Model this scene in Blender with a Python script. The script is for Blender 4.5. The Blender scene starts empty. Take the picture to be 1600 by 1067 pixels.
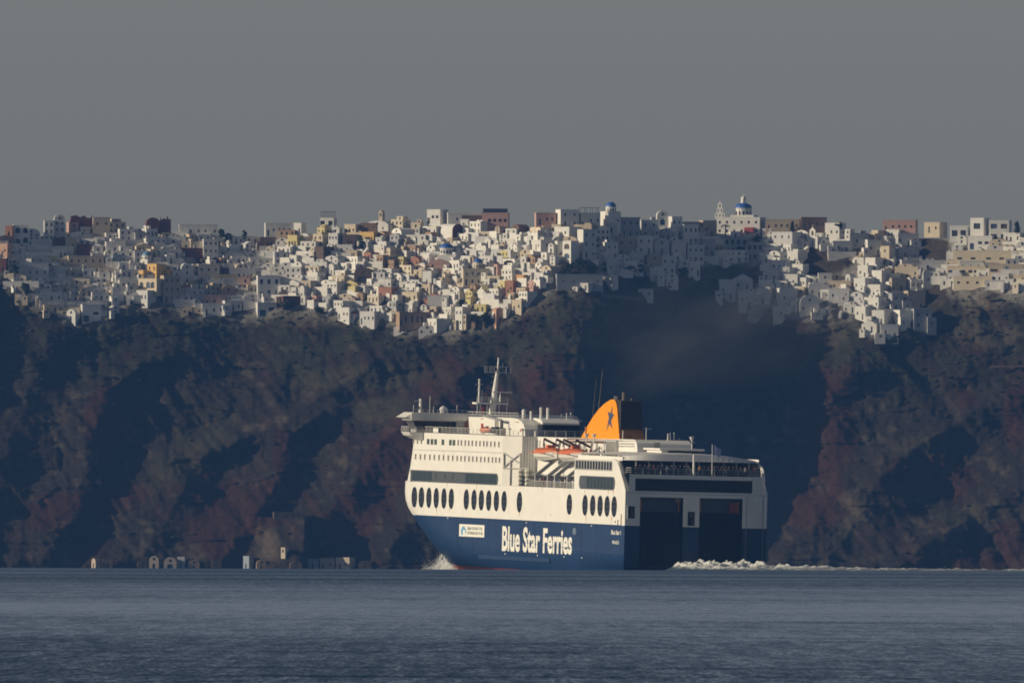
import bpy, bmesh, math, random
import numpy as np
from mathutils import Matrix, Vector, Euler

random.seed(7)
rng = np.random.default_rng(11)
SC = bpy.context.scene
COL = SC.collection

# ------------------------------------------------------------------ camera, sky, sun, exposure
EARTH = 7.4e6              # earth radius with refraction, metres
CAM_D = 6000.0             # metres from the camera to the ferry (ferry near the world origin)
EYE = 2.5                  # eye height over the sea
FPX = 53670.0              # focal length in pixels of a 1600 px wide picture

def sea_z(d):
    """sea level at the distance d from the camera (0 at the ferry)"""
    return (CAM_D ** 2 - d * d) / (2 * EARTH)

CAM = np.array([0.0, -CAM_D, sea_z(0.0) + EYE])
PITCH = (889.5 - 533.5) / FPX - math.sqrt(2 * EYE / EARTH)
ROLL = 0.00375
_fw = np.array([0, math.cos(PITCH), math.sin(PITCH)])
_u0 = np.cross([1.0, 0, 0], _fw)
_r = np.array([1.0, 0, 0]) * math.cos(ROLL) + _u0 * math.sin(ROLL)
_u = np.cross(_r, _fw)

cd = bpy.data.cameras.new('camera')
cd.sensor_width = 36.0
cd.lens = FPX * 36.0 / 1600.0
cd.clip_start = 5.0
cd.clip_end = 60000.0
cam = bpy.data.objects.new('camera', cd)
COL.objects.link(cam)
cam.matrix_world = Matrix(((_r[0], _u[0], -_fw[0], CAM[0]), (_r[1], _u[1], -_fw[1], CAM[1]),
                           (_r[2], _u[2], -_fw[2], CAM[2]), (0, 0, 0, 1)))
SC.camera = cam

SUN_EL = math.radians(17.0)
SUN_AZ = math.radians(171.0)       # direction towards the sun, measured from +x counter-clockwise (180 = left)
sun_dir = Vector((math.cos(SUN_AZ) * math.cos(SUN_EL), -math.sin(SUN_AZ) * math.cos(SUN_EL), math.sin(SUN_EL)))

world = bpy.data.worlds.new('World')
SC.world = world
world.use_nodes = True
wn, wl = world.node_tree.nodes, world.node_tree.links
wn.clear()
sky = wn.new('ShaderNodeTexSky')
sky.sky_type = 'NISHITA'
sky.sun_disc = False
sky.sun_elevation = SUN_EL
sky.sun_rotation = math.atan2(sun_dir.x, sun_dir.y)
sky.dust_density = 0.6
sky.air_density = 0.6
sky.ozone_density = 1.0
hsv = wn.new('ShaderNodeHueSaturation')
hsv.inputs['Saturation'].default_value = 0.66
bg = wn.new('ShaderNodeBackground')
bg.inputs['Strength'].default_value = 0.062
wo = wn.new('ShaderNodeOutputWorld')
wl.new(sky.outputs[0], hsv.inputs['Color'])
warm = wn.new('ShaderNodeMix')          # low evening air: a touch less blue
warm.data_type = 'RGBA'
warm.blend_type = 'MULTIPLY'
warm.inputs[0].default_value = 1.0
warm.inputs[7].default_value = (1.02, 0.945, 0.905, 1)
wl.new(hsv.outputs[0], warm.inputs[6])
wl.new(warm.outputs[2], bg.inputs['Color'])
wl.new(bg.outputs[0], wo.inputs['Surface'])

sl = bpy.data.lights.new('sun', 'SUN')
sl.energy = 4.6
sl.angle = math.radians(0.5)
sl.color = (1.0, 0.86, 0.62)
so = bpy.data.objects.new('sun', sl)
COL.objects.link(so)
so.rotation_euler = (-sun_dir).to_track_quat('-Z', 'Y').to_euler()

SC.view_settings.view_transform = 'Standard'
SC.view_settings.look = 'None'
SC.view_settings.exposure = 0.0
SC.view_settings.gamma = 1.0
SC.view_settings.use_curve_mapping = False
cy = SC.cycles
cy.use_denoising = True
cy.max_bounces = 4
cy.diffuse_bounces = 2
cy.glossy_bounces = 2
cy.transmission_bounces = 2
cy.volume_bounces = 0
cy.transparent_max_bounces = 6
cy.use_adaptive_sampling = False
cy.filter_width = 1.8
cy.caustics_reflective = False
cy.caustics_refractive = False

# ------------------------------------------------------------------ pixel helpers (the photograph is 1600 x 1067)
def ray(px, py):
    return _fw + _r * (px - 800.0) / FPX - _u * (py - 533.5) / FPX

def at_depth(px, py, y):
    d = ray(px, py)
    t = (y - CAM[1]) / d[1]
    return CAM + d * t

def project(p):
    d = np.asarray(p, float) - CAM
    z = d @ _fw
    return 800 + FPX * (d @ _r) / z, 533.5 - FPX * (d @ _u) / z

# ------------------------------------------------------------------ materials
MATS = {}
def mat(name, col, rough=0.6, var=0.12, scale=0.6, metal=0.0, spec=0.5, bump=0.0, streak=0.0, streak_col=(0.30, 0.14, 0.05), stretch=(1, 1, 1)):
    """plain painted or plastered surface: base colour broken by noise, optional run-down streaks of rust or dirt"""
    if name in MATS:
        return MATS[name]
    m = bpy.data.materials.new(name)
    m.use_nodes = True
    n, l = m.node_tree.nodes, m.node_tree.links
    b = n['Principled BSDF']
    b.inputs['Roughness'].default_value = rough
    b.inputs['Metallic'].default_value = metal
    b.inputs['Specular IOR Level'].default_value = spec
    tc = n.new('ShaderNodeTexCoord')
    mp = n.new('ShaderNodeMapping')
    mp.inputs['Scale'].default_value = stretch
    l.new(tc.outputs['Object'], mp.inputs['Vector'])
    nz = n.new('ShaderNodeTexNoise')
    nz.inputs['Scale'].default_value = scale
    nz.inputs['Detail'].default_value = 5
    nz.inputs['Roughness'].default_value = 0.65
    l.new(mp.outputs[0], nz.inputs['Vector'])
    rp = n.new('ShaderNodeMapRange')
    rp.inputs['From Min'].default_value = 0.3
    rp.inputs['From Max'].default_value = 0.7
    rp.inputs['To Min'].default_value = 1.0 - var
    rp.inputs['To Max'].default_value = 1.0 + var * 0.5
    l.new(nz.outputs['Fac'], rp.inputs['Value'])
    mx = n.new('ShaderNodeMix')
    mx.data_type = 'RGBA'
    mx.blend_type = 'MULTIPLY'
    mx.inputs[0].default_value = 1.0
    mx.inputs[6].default_value = (*col, 1)
    l.new(rp.outputs[0], mx.inputs[7])
    out = mx.outputs[2]
    if streak > 0:
        mp2 = n.new('ShaderNodeMapping')
        mp2.inputs['Scale'].default_value = (0.9, 0.9, 0.10)
        l.new(tc.outputs['Object'], mp2.inputs['Vector'])
        nz2 = n.new('ShaderNodeTexNoise')
        nz2.inputs['Scale'].default_value = 1.4
        nz2.inputs['Detail'].default_value = 6
        l.new(mp2.outputs[0], nz2.inputs['Vector'])
        r2 = n.new('ShaderNodeMapRange')
        r2.inputs['From Min'].default_value = 0.60
        r2.inputs['From Max'].default_value = 0.78
        r2.inputs['To Max'].default_value = streak
        l.new(nz2.outputs['Fac'], r2.inputs['Value'])
        m2 = n.new('ShaderNodeMix')
        m2.data_type = 'RGBA'
        l.new(r2.outputs[0], m2.inputs[0])
        l.new(out, m2.inputs[6])
        m2.inputs[7].default_value = (*streak_col, 1)
        out = m2.outputs[2]
    l.new(out, b.inputs['Base Color'])
    if bump > 0:
        bp = n.new('ShaderNodeBump')
        bp.inputs['Strength'].default_value = bump
        bp.inputs['Distance'].default_value = 0.1
        l.new(nz.outputs['Fac'], bp.inputs['Height'])
        l.new(bp.outputs[0], b.inputs['Normal'])
    MATS[name] = m
    return m

def glass(name, col, rough=0.12):
    return mat(name, col, rough=rough, var=0.35, scale=0.25, spec=0.25)

# ------------------------------------------------------------------ mesh helpers
class MB:
    def __init__(s):
        s.v, s.f, s.m = [], [], []
    def poly(s, pts, mi=0):
        k = len(s.v)
        s.v.extend([tuple(p) for p in pts])
        s.f.append(tuple(range(k, k + len(pts))))
        s.m.append(mi)
    def mesh_faces(s, vs, fs, mi=0):
        k = len(s.v)
        s.v.extend([tuple(p) for p in vs])
        for f in fs:
            s.f.append(tuple(k + i for i in f))
            s.m.append(mi)
    def box(s, a, b, mi=0):
        x0, x1 = sorted((a[0], b[0])); y0, y1 = sorted((a[1], b[1])); z0, z1 = sorted((a[2], b[2]))
        vs = [(x0, y0, z0), (x1, y0, z0), (x1, y1, z0), (x0, y1, z0), (x0, y0, z1), (x1, y0, z1), (x1, y1, z1), (x0, y1, z1)]
        s.mesh_faces(vs, [(0, 3, 2, 1), (4, 5, 6, 7), (0, 1, 5, 4), (1, 2, 6, 5), (2, 3, 7, 6), (3, 0, 4, 7)], mi)
        return s
    def bar(s, a, b, w=0.1, h=None, mi=0):
        """rectangular bar from a to b"""
        a, b = Vector(a), Vector(b)
        d = (b - a)
        if d.length < 1e-6:
            return s
        d.normalize()
        up = Vector((0, 0, 1)) if abs(d.z) < 0.95 else Vector((1, 0, 0))
        sx = d.cross(up).normalized() * (w / 2)
        sy = sx.cross(d).normalized() * ((h or w) / 2)
        vs = [a - sx - sy, a + sx - sy, a + sx + sy, a - sx + sy, b - sx - sy, b + sx - sy, b + sx + sy, b - sx + sy]
        s.mesh_faces(vs, [(0, 3, 2, 1), (4, 5, 6, 7), (0, 1, 5, 4), (1, 2, 6, 5), (2, 3, 7, 6), (3, 0, 4, 7)], mi)
        return s
    def tube(s, pts, rad, seg=8, mi=0, cap=True):
        """round tube through the points, one radius each"""
        pts = [Vector(p) for p in pts]
        rads = rad if hasattr(rad, '__len__') else [rad] * len(pts)
        k = len(s.v)
        for i, p in enumerate(pts):
            d = (pts[min(i + 1, len(pts) - 1)] - pts[max(i - 1, 0)]).normalized()
            up = Vector((0, 0, 1)) if abs(d.z) < 0.9 else Vector((1, 0, 0))
            a = d.cross(up).normalized()
            b = a.cross(d).normalized()
            for j in range(seg):
                t = 2 * math.pi * j / seg
                s.v.append(tuple(p + (a * math.cos(t) + b * math.sin(t)) * rads[i]))
        for i in range(len(pts) - 1):
            for j in range(seg):
                j2 = (j + 1) % seg
                s.f.append((k + i * seg + j, k + i * seg + j2, k + (i + 1) * seg + j2, k + (i + 1) * seg + j)); s.m.append(mi)
        if cap:
            s.f.append(tuple(k + j for j in reversed(range(seg)))); s.m.append(mi)
            e = k + (len(pts) - 1) * seg
            s.f.append(tuple(e + j for j in range(seg))); s.m.append(mi)
        return s
    def prism(s, outline, axis, lo, hi, mi=0, cap_mi=None):
        """extrude a closed 2D outline along an axis ('x','y','z'); outline in the two other axes in order"""
        def P(a, b, c):
            return {'x': (c, a, b), 'y': (a, c, b), 'z': (a, b, c)}[axis]
        n = len(outline)
        k = len(s.v)
        s.v.extend([P(a, b, lo) for a, b in outline]); s.v.extend([P(a, b, hi) for a, b in outline])
        for i in range(n):
            j = (i + 1) % n
            s.f.append((k + i, k + j, k + n + j, k + n + i)); s.m.append(mi)
        cm = mi if cap_mi is None else cap_mi
        s.f.append(tuple(k + i for i in reversed(range(n)))); s.m.append(cm)
        s.f.append(tuple(k + n + i for i in range(n))); s.m.append(cm)
        return s
    def dome(s, c, r, h=None, seg=16, rings=5, mi=0, frac=1.0):
        """upper part of an ellipsoid"""
        h = h or r
        k = len(s.v)
        for i in range(rings):
            t = (math.pi / 2) * frac * i / rings
            for j in range(seg):
                a = 2 * math.pi * j / seg
                s.v.append((c[0] + r * math.cos(t) * math.cos(a), c[1] + r * math.cos(t) * math.sin(a), c[2] + h * math.sin(t)))
        s.v.append((c[0], c[1], c[2] + h))
        for i in range(rings - 1):
            for j in range(seg):
                j2 = (j + 1) % seg
                s.f.append((k + i * seg + j, k + i * seg + j2, k + (i + 1) * seg + j2, k + (i + 1) * seg + j)); s.m.append(mi)
        for j in range(seg):
            s.f.append((k + (rings - 1) * seg + j, k + (rings - 1) * seg + (j + 1) % seg, k + rings * seg)); s.m.append(mi)
        return s
    def ball(s, c, r, seg=10, rings=6, mi=0, sc=(1, 1, 1)):
        k = len(s.v)
        for i in range(1, rings):
            t = math.pi * i / rings
            for j in range(seg):
                a = 2 * math.pi * j / seg
                s.v.append((c[0] + sc[0] * r * math.sin(t) * math.cos(a), c[1] + sc[1] * r * math.sin(t) * math.sin(a), c[2] + sc[2] * r * math.cos(t)))
        top = len(s.v); s.v.append((c[0], c[1], c[2] + sc[2] * r))
        bot = len(s.v); s.v.append((c[0], c[1], c[2] - sc[2] * r))
        for i in range(rings - 2):
            for j in range(seg):
                j2 = (j + 1) % seg
                s.f.append((k + i * seg + j2, k + i * seg + j, k + (i + 1) * seg + j, k + (i + 1) * seg + j2)); s.m.append(mi)
        for j in range(seg):
            s.f.append((k + j, k + (j + 1) % seg, top)); s.m.append(mi)
            e = k + (rings - 2) * seg
            s.f.append((e + (j + 1) % seg, e + j, bot)); s.m.append(mi)
        return s
    def mesh(s, name, mats, smooth=False):
        me = bpy.data.meshes.new(name)
        me.from_pydata(s.v, [], s.f)
        for m in (mats if isinstance(mats, (list, tuple)) else [mats]):
            me.materials.append(m)
        me.polygons.foreach_set('material_index', s.m)
        if smooth:
            me.polygons.foreach_set('use_smooth', [True] * len(s.f))
        me.update()
        return me
    def build(s, name, mats, parent=None, smooth=False):
        return link(name, s.mesh(name, mats, smooth), parent)

def link(name, data, parent=None):
    o = bpy.data.objects.new(name, data)
    COL.objects.link(o)
    if parent is not None:
        o.parent = parent
    return o

def tag(o, label=None, cat=None, group=None, kind=None):
    if label: o['label'] = label
    if cat: o['category'] = cat
    if group: o['group'] = group
    if kind: o['kind'] = kind
    return o

def empty(name, mw):
    o = bpy.data.objects.new(name, None)
    o.empty_display_size = 1.0
    COL.objects.link(o)
    o.matrix_world = mw
    return o

def vnoise(x, y, seed=0):
    """smooth value noise on arrays, 0..1"""
    xi = np.floor(x).astype(np.int64); yi = np.floor(y).astype(np.int64)
    fx = x - xi; fy = y - yi
    fx = fx * fx * (3 - 2 * fx); fy = fy * fy * (3 - 2 * fy)
    def h(a, b):
        n = (a * 374761393 + b * 668265263 + seed * 1442695041) & 0x7fffffff
        n = ((n ^ (n >> 13)) * 1274126177) & 0x7fffffff
        n = (n ^ (n >> 16)) & 0xffff
        return n / 65535.0
    return (h(xi, yi) * (1 - fx) + h(xi + 1, yi) * fx) * (1 - fy) + (h(xi, yi + 1) * (1 - fx) + h(xi + 1, yi + 1) * fx) * fy

def fbm(x, y, seed=0, oct=4, ridged=False):
    t = 0; a = 0.5; n = 0
    for i in range(oct):
        v = vnoise(x, y, seed + i * 17)
        if ridged:
            v = 1 - np.abs(2 * v - 1)
        t = t + a * v; n += a
        x = x * 2.03 + 5.1; y = y * 2.03 + 1.7; a *= 0.5
    return t / n

# ------------------------------------------------------------------ the sea
def make_sea():
    ys = np.concatenate([np.linspace(-6400, -5000, 40), np.linspace(-4980, 9000, 330)])
    xs = np.concatenate([np.linspace(-6000, -700, 12), np.linspace(-600, 600, 25), np.linspace(700, 6000, 12)])
    X, Y = np.meshgrid(xs, ys)
    Dd = np.hypot(X, Y + CAM_D)
    Z = (CAM_D ** 2 - Dd ** 2) / (2 * EARTH)
    nx = len(xs); ny = len(ys)
    verts = np.stack([X.ravel(), Y.ravel(), Z.ravel()], 1)
    idx = np.arange(nx * ny).reshape(ny, nx)
    faces = np.stack([idx[:-1, :-1].ravel(), idx[:-1, 1:].ravel(), idx[1:, 1:].ravel(), idx[1:, :-1].ravel()], 1)
    me = bpy.data.meshes.new('sea')
    me.from_pydata(verts.tolist(), [], faces.tolist())
    me.polygons.foreach_set('use_smooth', [True] * len(faces))
    o = link('sea', me)
    tag(o, kind='structure')
    m = bpy.data.materials.new('sea_water')
    m.use_nodes = True
    n, l = m.node_tree.nodes, m.node_tree.links
    b = n['Principled BSDF']
    b.inputs['Base Color'].default_value = (0.012, 0.044, 0.088, 1)
    b.inputs['IOR'].default_value = 1.333
    b.inputs['Roughness'].default_value = 0.12
    g = n.new('ShaderNodeNewGeometry')
    def layer(sx, sy, detail=2.0, rough=0.6, off=0.0):
        mp = n.new('ShaderNodeMapping')
        mp.inputs['Scale'].default_value = (1.0 / sx, 1.0 / sy, 0)
        mp.inputs['Location'].default_value = (off, off * 0.7, 0)
        l.new(g.outputs['Position'], mp.inputs['Vector'])
        t = n.new('ShaderNodeTexNoise')
        t.inputs['Scale'].default_value = 1.0
        t.inputs['Detail'].default_value = detail
        t.inputs['Roughness'].default_value = rough
        l.new(mp.outputs[0], t.inputs['Vector'])
        return t.outputs['Fac']
    def rng_(v, a, b_, c, d_):
        r = n.new('ShaderNodeMapRange')
        r.inputs['From Min'].default_value = a; r.inputs['From Max'].default_value = b_
        r.inputs['To Min'].default_value = c; r.inputs['To Max'].default_value = d_
        l.new(v, r.inputs['Value'])
        return r.outputs[0]
    def op(kind, a, b_):
        q = n.new('ShaderNodeMath'); q.operation = kind
        for i, v in enumerate((a, b_)):
            if isinstance(v, (int, float)): q.inputs[i].default_value = v
            else: l.new(v, q.inputs[i])
        return q.outputs[0]
    sep = n.new('ShaderNodeSeparateXYZ')
    l.new(g.outputs['Position'], sep.inputs[0])
    # wind: fresh near the camera, a slick belt further out, fresh again round the ferry
    cr = n.new('ShaderNodeFloatCurve')
    l.new(rng_(sep.outputs['Y'], -5500, -2700, 0, 1), cr.inputs['Value'])
    cv = cr.mapping.curves[0]
    pts = [(0.0, 0.39), (0.06, 0.36), (0.14, 0.30), (0.22, 0.19), (0.36, 0.16), (0.55, 0.25), (0.75, 0.38), (1.0, 0.40)]
    cv.points[0].location = pts[0]; cv.points[1].location = pts[-1]
    for p in pts[1:-1]:
        cv.points.new(*p)
    cr.mapping.update()
    wind = cr.outputs[0]
    lanes = rng_(layer(160, 260, 3.0, 0.6, 3.3), 0.3, 0.7, 0.55, 1.4)
    lanes2 = rng_(layer(45, 700, 2.0, 0.6, 9.1), 0.35, 0.68, 0.8, 1.25)
    lanes3 = rng_(layer(14, 34, 2.0, 0.6, 5.7), 0.58, 0.70, 1.0, 1.7)
    lanes4 = rng_(layer(26, 24, 1.0, 0.5, 8.2), 0.62, 0.68, 1.0, 1.5)
    amp = op('MULTIPLY', op('MULTIPLY', op('MULTIPLY', wind, lanes), lanes2), op('MULTIPLY', lanes3, lanes4))
    r1 = rng_(layer(0.10, 3.6, 2.0, 0.75), 0.42, 0.66, 0.0, 1.0)
    r0 = rng_(layer(0.20, 6.5, 2.0, 0.7, 2.0), 0.50, 0.66, 0.0, 1.0)
    r2 = rng_(layer(0.42, 18.0, 2.0, 0.6, 4.0), 0.38, 0.68, 0.0, 1.0)
    r3 = rng_(layer(1.3, 70.0, 2.0, 0.6, 7.0), 0.35, 0.68, 0.0, 1.0)
    rip = op('ADD', op('ADD', op('MULTIPLY', r1, 0.46), op('MULTIPLY', r2, 0.34)), op('ADD', op('MULTIPLY', r3, 0.22), op('MULTIPLY', r0, 0.34)))
    slope = op('ADD', op('MULTIPLY', op('MULTIPLY', amp, rip), 0.56), 0.02)
    slope = op('ADD', slope, op('MULTIPLY', amp, 0.05))
    nv = n.new('ShaderNodeCombineXYZ')
    l.new(op('MULTIPLY', slope, -1.0), nv.inputs['Y'])
    nv.inputs['Z'].default_value = 1.0
    nrm = n.new('ShaderNodeVectorMath'); nrm.operation = 'NORMALIZE'
    l.new(nv.outputs[0], nrm.inputs[0])
    l.new(nrm.outputs[0], b.inputs['Normal'])
    me.materials.append(m)
make_sea()
# ------------------------------------------------------------------ the caldera cliff
CL_Y = 5400.0                                    # world y of the foot of the cliff
MPP = (CL_Y + CAM_D) / FPX                       # metres per picture pixel there
def u_of(px):
    return (np.asarray(px, float) - 800.0) * MPP
_z889 = at_depth(800, 889.5, CL_Y)[2]
def v_of(py):
    return _z889 + (889.5 - np.asarray(py, float)) * MPP
ZLOW = -12.0
TOPL = [(-600, 330), (-200, 352), (0, 378), (40, 372), (85, 362), (150, 358), (260, 365), (340, 376), (400, 376), (480, 368), (600, 358), (700, 352),
        (800, 352), (900, 352), (970, 350), (1060, 354), (1150, 362), (1250, 362), (1330, 368), (1400, 365), (1500, 368), (1600, 372), (1800, 366), (2100, 380)]
BOTL = [(-600, 420), (0, 425), (30, 468), (110, 505), (160, 503), (200, 473), (250, 478), (300, 492), (400, 498), (432, 480), (480, 482), (540, 497), (620, 508),
        (640, 522), (720, 522), (760, 505), (800, 492), (850, 455), (870, 449), (1000, 462), (1030, 440), (1110, 420), (1150, 470), (1280, 500), (1320, 480),
        (1345, 505), (1400, 527), (1450, 515), (1480, 455), (1600, 462), (2100, 470)]
def pl(tab, px):
    return np.interp(px, [a for a, b in tab], [b for a, b in tab])
MACRO = [(-700, -30), (-300, -8), (0, 4), (200, 6), (400, 10), (470, 4), (560, -4), (700, -15), (820, -25), (925, -31), (960, -22), (1010, -6), (1120, 10), (1180, 8),
         (1250, 0), (1300, 0), (1340, -5), (1400, -13), (1430, -8), (1470, -6), (1540, -12), (1620, -22), (1800, -22), (2100, -20)]
SPURS = [  # crest line in picture pixels (top to bottom), how far it stands out, width of its flank towards the sun and away from it
    ([(250, 540), (165, 615), (140, 700), (120, 800), (60, 890)], 10, 24, 9),
    ([(350, 680), (300, 740), (265, 800), (215, 890)], 9, 22, 10),
    ([(510, 635), (456, 680), (425, 760), (385, 830), (335, 890)], 14, 26, 8),
    ([(630, 520), (545, 590), (470, 640), (412, 670), (340, 705)], 8, 22, 12),
    ([(655, 625), (590, 700), (540, 770), (500, 815), (470, 890)], 11, 22, 10),
    ([(770, 550), (700, 600), (660, 680), (640, 800), (600, 890)], 9, 16, 9),
    ([(850, 535), (835, 620), (820, 890)], 5, 9, 6),
    ([(930, 455), (905, 545), (900, 640), (890, 890)], 13, 26, 18),
    ([(1320, 555), (1310, 650), (1315, 740), (1270, 820), (1210, 890)], 10, 20, 13),
    ([(1565, 608), (1480, 665), (1410, 712), (1372, 745), (1315, 850), (1290, 890)], 11, 22, 15),
    ([(1620, 740), (1530, 795), (1450, 850), (1400, 890)], 10, 22, 15),
    ([(1395, 430), (1390, 520), (1335, 548), (1320, 600)], 10, 18, 12),
    ([(1540, 450), (1530, 540), (1500, 600)], 6, 13, 8),
    ([(485, 478), (470, 540), (420, 600), (380, 650)], 7, 20, 10),
    ([(75, 500), (45, 600), (0, 720), (-60, 890)], 8, 20, 10),
    ([(1130, 640), (1100, 720), (1085, 890)], 5, 14, 10),
    ([(-90, 480), (-140, 700), (-200, 890)], 16, 30, 16),
]
TU0, TU1, TNU = -330.0, 300.0, 980
TNV, TNB = 330, 22
TU = np.linspace(TU0, TU1, TNU)
TPX = TU / MPP + 800.0
T_VT = v_of(pl(TOPL, TPX))
_k = np.exp(-0.5 * (np.arange(-12, 13) / 5.0) ** 2); _k /= _k.sum()
T_VT = np.convolve(np.pad(T_VT, 12, mode='edge'), _k, mode='valid')
T_VB = v_of(pl(BOTL, TPX))
T_VB = np.convolve(np.pad(T_VB, 12, mode='edge'), _k, mode='valid')
_mac = np.interp(TPX, [a for a, b in MACRO], [b for a, b in MACRO])
_k2 = np.exp(-0.5 * (np.arange(-30, 31) / 11.0) ** 2); _k2 /= _k2.sum()
_mac = np.convolve(np.pad(_mac, 30, mode='edge'), _k2, mode='valid')

def make_depth():
    J = np.linspace(0, 1, TNV)[None, :]
    Z = ZLOW + (T_VT[:, None] - ZLOW) * J
    U = np.repeat(TU[:, None], TNV, 1)
    PX = np.repeat(TPX[:, None], TNV, 1)
    PY = 889.5 - (Z - _z889) / MPP
    VB = T_VB[:, None]
    # profile: steep cliff, gentler village slope
    foot = np.clip((Z - ZLOW) / 40.0, 0, 1)
    cl = np.minimum(Z, VB) - ZLOW
    Yd = 0.62 * cl + 7.0 * foot + np.maximum(Z - VB, 0) * 1.30
    inv = np.clip((Z - VB) / 8.0 + 0.5, 0, 1)            # 1 in the village
    Yd = Yd + _mac[:, None] * (0.55 + 0.45 * np.clip(Z / 80.0, 0, 1))
    # rock benches
    rough = (1 - 0.93 * inv)
    for pts, amp, wl_, wr_ in SPURS:
        ys = [p[1] for p in pts]; xs = [p[0] for p in pts]
        uc = u_of(np.interp(PY, ys, xs)) + 2.2 * (fbm(Z / 9.0, Z * 0 + amp, int(amp), 3) - 0.5) * 2
        fade = np.clip((PY - ys[0]) / 30.0 + 0.15, 0, 1) * np.clip((ys[-1] - PY) / 30.0 + 0.6, 0, 1)
        du = U - uc
        t = np.where(du < 0, 1 + du / (wl_ * 1.15), 1 - du / (wr_ * 1.5))
        t = np.clip(t, 0, 1)
        t = t * t * (2.2 - 1.2 * t)
        Yd = Yd - 0.55 * amp * t * fade * (1 - 0.75 * inv)
    # square buttress at the shore with a ledge on its top
    bx = np.clip((PX - 384) / 48.0, 0, 1) * np.clip((484 - PX) / 5.0, 0, 1)
    bz = np.clip((PY - 808) / 3.0, 0, 1)
    Yd = Yd - 11.0 * bx * bz
    # slanted gullies, boulders, strata
    a = (U + 0.75 * Z); c = (Z - 0.75 * U)
    wx = 6.0 * (fbm(U / 18.0, Z / 18.0, 201, 3) - 0.5); wz = 6.0 * (fbm(U / 18.0, Z / 18.0, 211, 3) - 0.5)
    a2, c2 = a + wx, c + wz
    Yd = Yd + rough * (5.2 * (fbm(a2 / 19.0, c2 / 52.0, 3, 3, True) - 0.62)
                       + 2.0 * (fbm(a2 / 8.0, c2 / 30.0, 21, 3, True) - 0.6)
                       + 0.5 * (fbm(a2 / 2.6, c2 / 14.0, 23, 3, True) - 0.6)
                       + 2.2 * (fbm((U + wx) / 14.0, (Z + wz) / 10.0, 27, 3) - 0.5)
                       + 0.8 * (fbm(U / 2.4, Z / 2.0, 33, 3, True) - 0.55)
                       + 0.30 * (fbm(U / 1.1, Z / 0.9, 39, 2) - 0.5)
                       + 2.4 * np.round(3.0 * fbm(U / 34.0 + wx / 24, (Z + 0.5 * wz) / 6.5, 55, 3)) / 3.0
                       + 1.1 * (fbm((U + 0.5 * wx) / 4.0, Z / 30.0, 71, 3, True) - 0.6))
    Yd = Yd + inv * 1.2 * (fbm(U / 6.0, Z / 3.0, 77, 2) - 0.5)
    return Z, U, PX, PY, Yd, inv
TZ, TUU, TPXX, TPYY, TYD, TINV = make_depth()

def depth_at(x, z):
    i = (x - TU0) / (TU1 - TU0) * (TNU - 1)
    i0 = int(np.clip(math.floor(i), 0, TNU - 2)); fi = min(max(i - i0, 0), 1)
    r = 0
    for ii, w in ((i0, 1 - fi), (i0 + 1, fi)):
        vt = T_VT[ii]
        j = (z - ZLOW) / (vt - ZLOW) * (TNV - 1)
        if j >= TNV - 1:
            q = TYD[ii, -1]
        else:
            j0 = int(np.clip(math.floor(j), 0, TNV - 2)); fj = min(max(j - j0, 0), 1)
            q = TYD[ii, j0] * (1 - fj) + TYD[ii, j0 + 1] * fj
        r += w * q
    return CL_Y + r

def on_cliff(px, py):
    """world point where the picture pixel meets the cliff"""
    y = CL_Y + 40
    for _ in range(14):
        p = at_depth(px, py, y)
        y = y + 0.7 * (depth_at(p[0], p[2]) - y)
    return at_depth(px, py, y)

def rock_material():
    m = bpy.data.materials.new('cliff_rock')
    m.use_nodes = True
    n, l = m.node_tree.nodes, m.node_tree.links
    b = n['Principled BSDF']
    b.inputs['Roughness'].default_value = 0.95
    b.inputs['Specular IOR Level'].default_value = 0.1
    at = n.new('ShaderNodeAttribute'); at.attribute_name = 'soil'
    g = n.new('ShaderNodeNewGeometry')
    nz = n.new('ShaderNodeTexNoise'); nz.inputs['Scale'].default_value = 0.60; nz.inputs['Detail'].default_value = 8; nz.inputs['Roughness'].default_value = 0.82
    l.new(g.outputs['Position'], nz.inputs['Vector'])
    r = n.new('ShaderNodeMapRange'); r.inputs['From Min'].default_value = 0.3; r.inputs['From Max'].default_value = 0.7
    r.inputs['To Min'].default_value = 0.40; r.inputs['To Max'].default_value = 1.42
    l.new(nz.outputs['Fac'], r.inputs['Value'])
    mx = n.new('ShaderNodeMix'); mx.data_type = 'RGBA'; mx.blend_type = 'MULTIPLY'; mx.inputs[0].default_value = 1.0
    l.new(at.outputs['Color'], mx.inputs[6]); l.new(r.outputs[0], mx.inputs[7])
    l.new(mx.outputs[2], b.inputs['Base Color'])
    bp = n.new('ShaderNodeBump'); bp.inputs['Strength'].default_value = 0.9; bp.inputs['Distance'].default_value = 0.9
    l.new(nz.outputs['Fac'], bp.inputs['Height']); l.new(bp.outputs[0], b.inputs['Normal'])
    return m
ROCK = rock_material()

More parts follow.
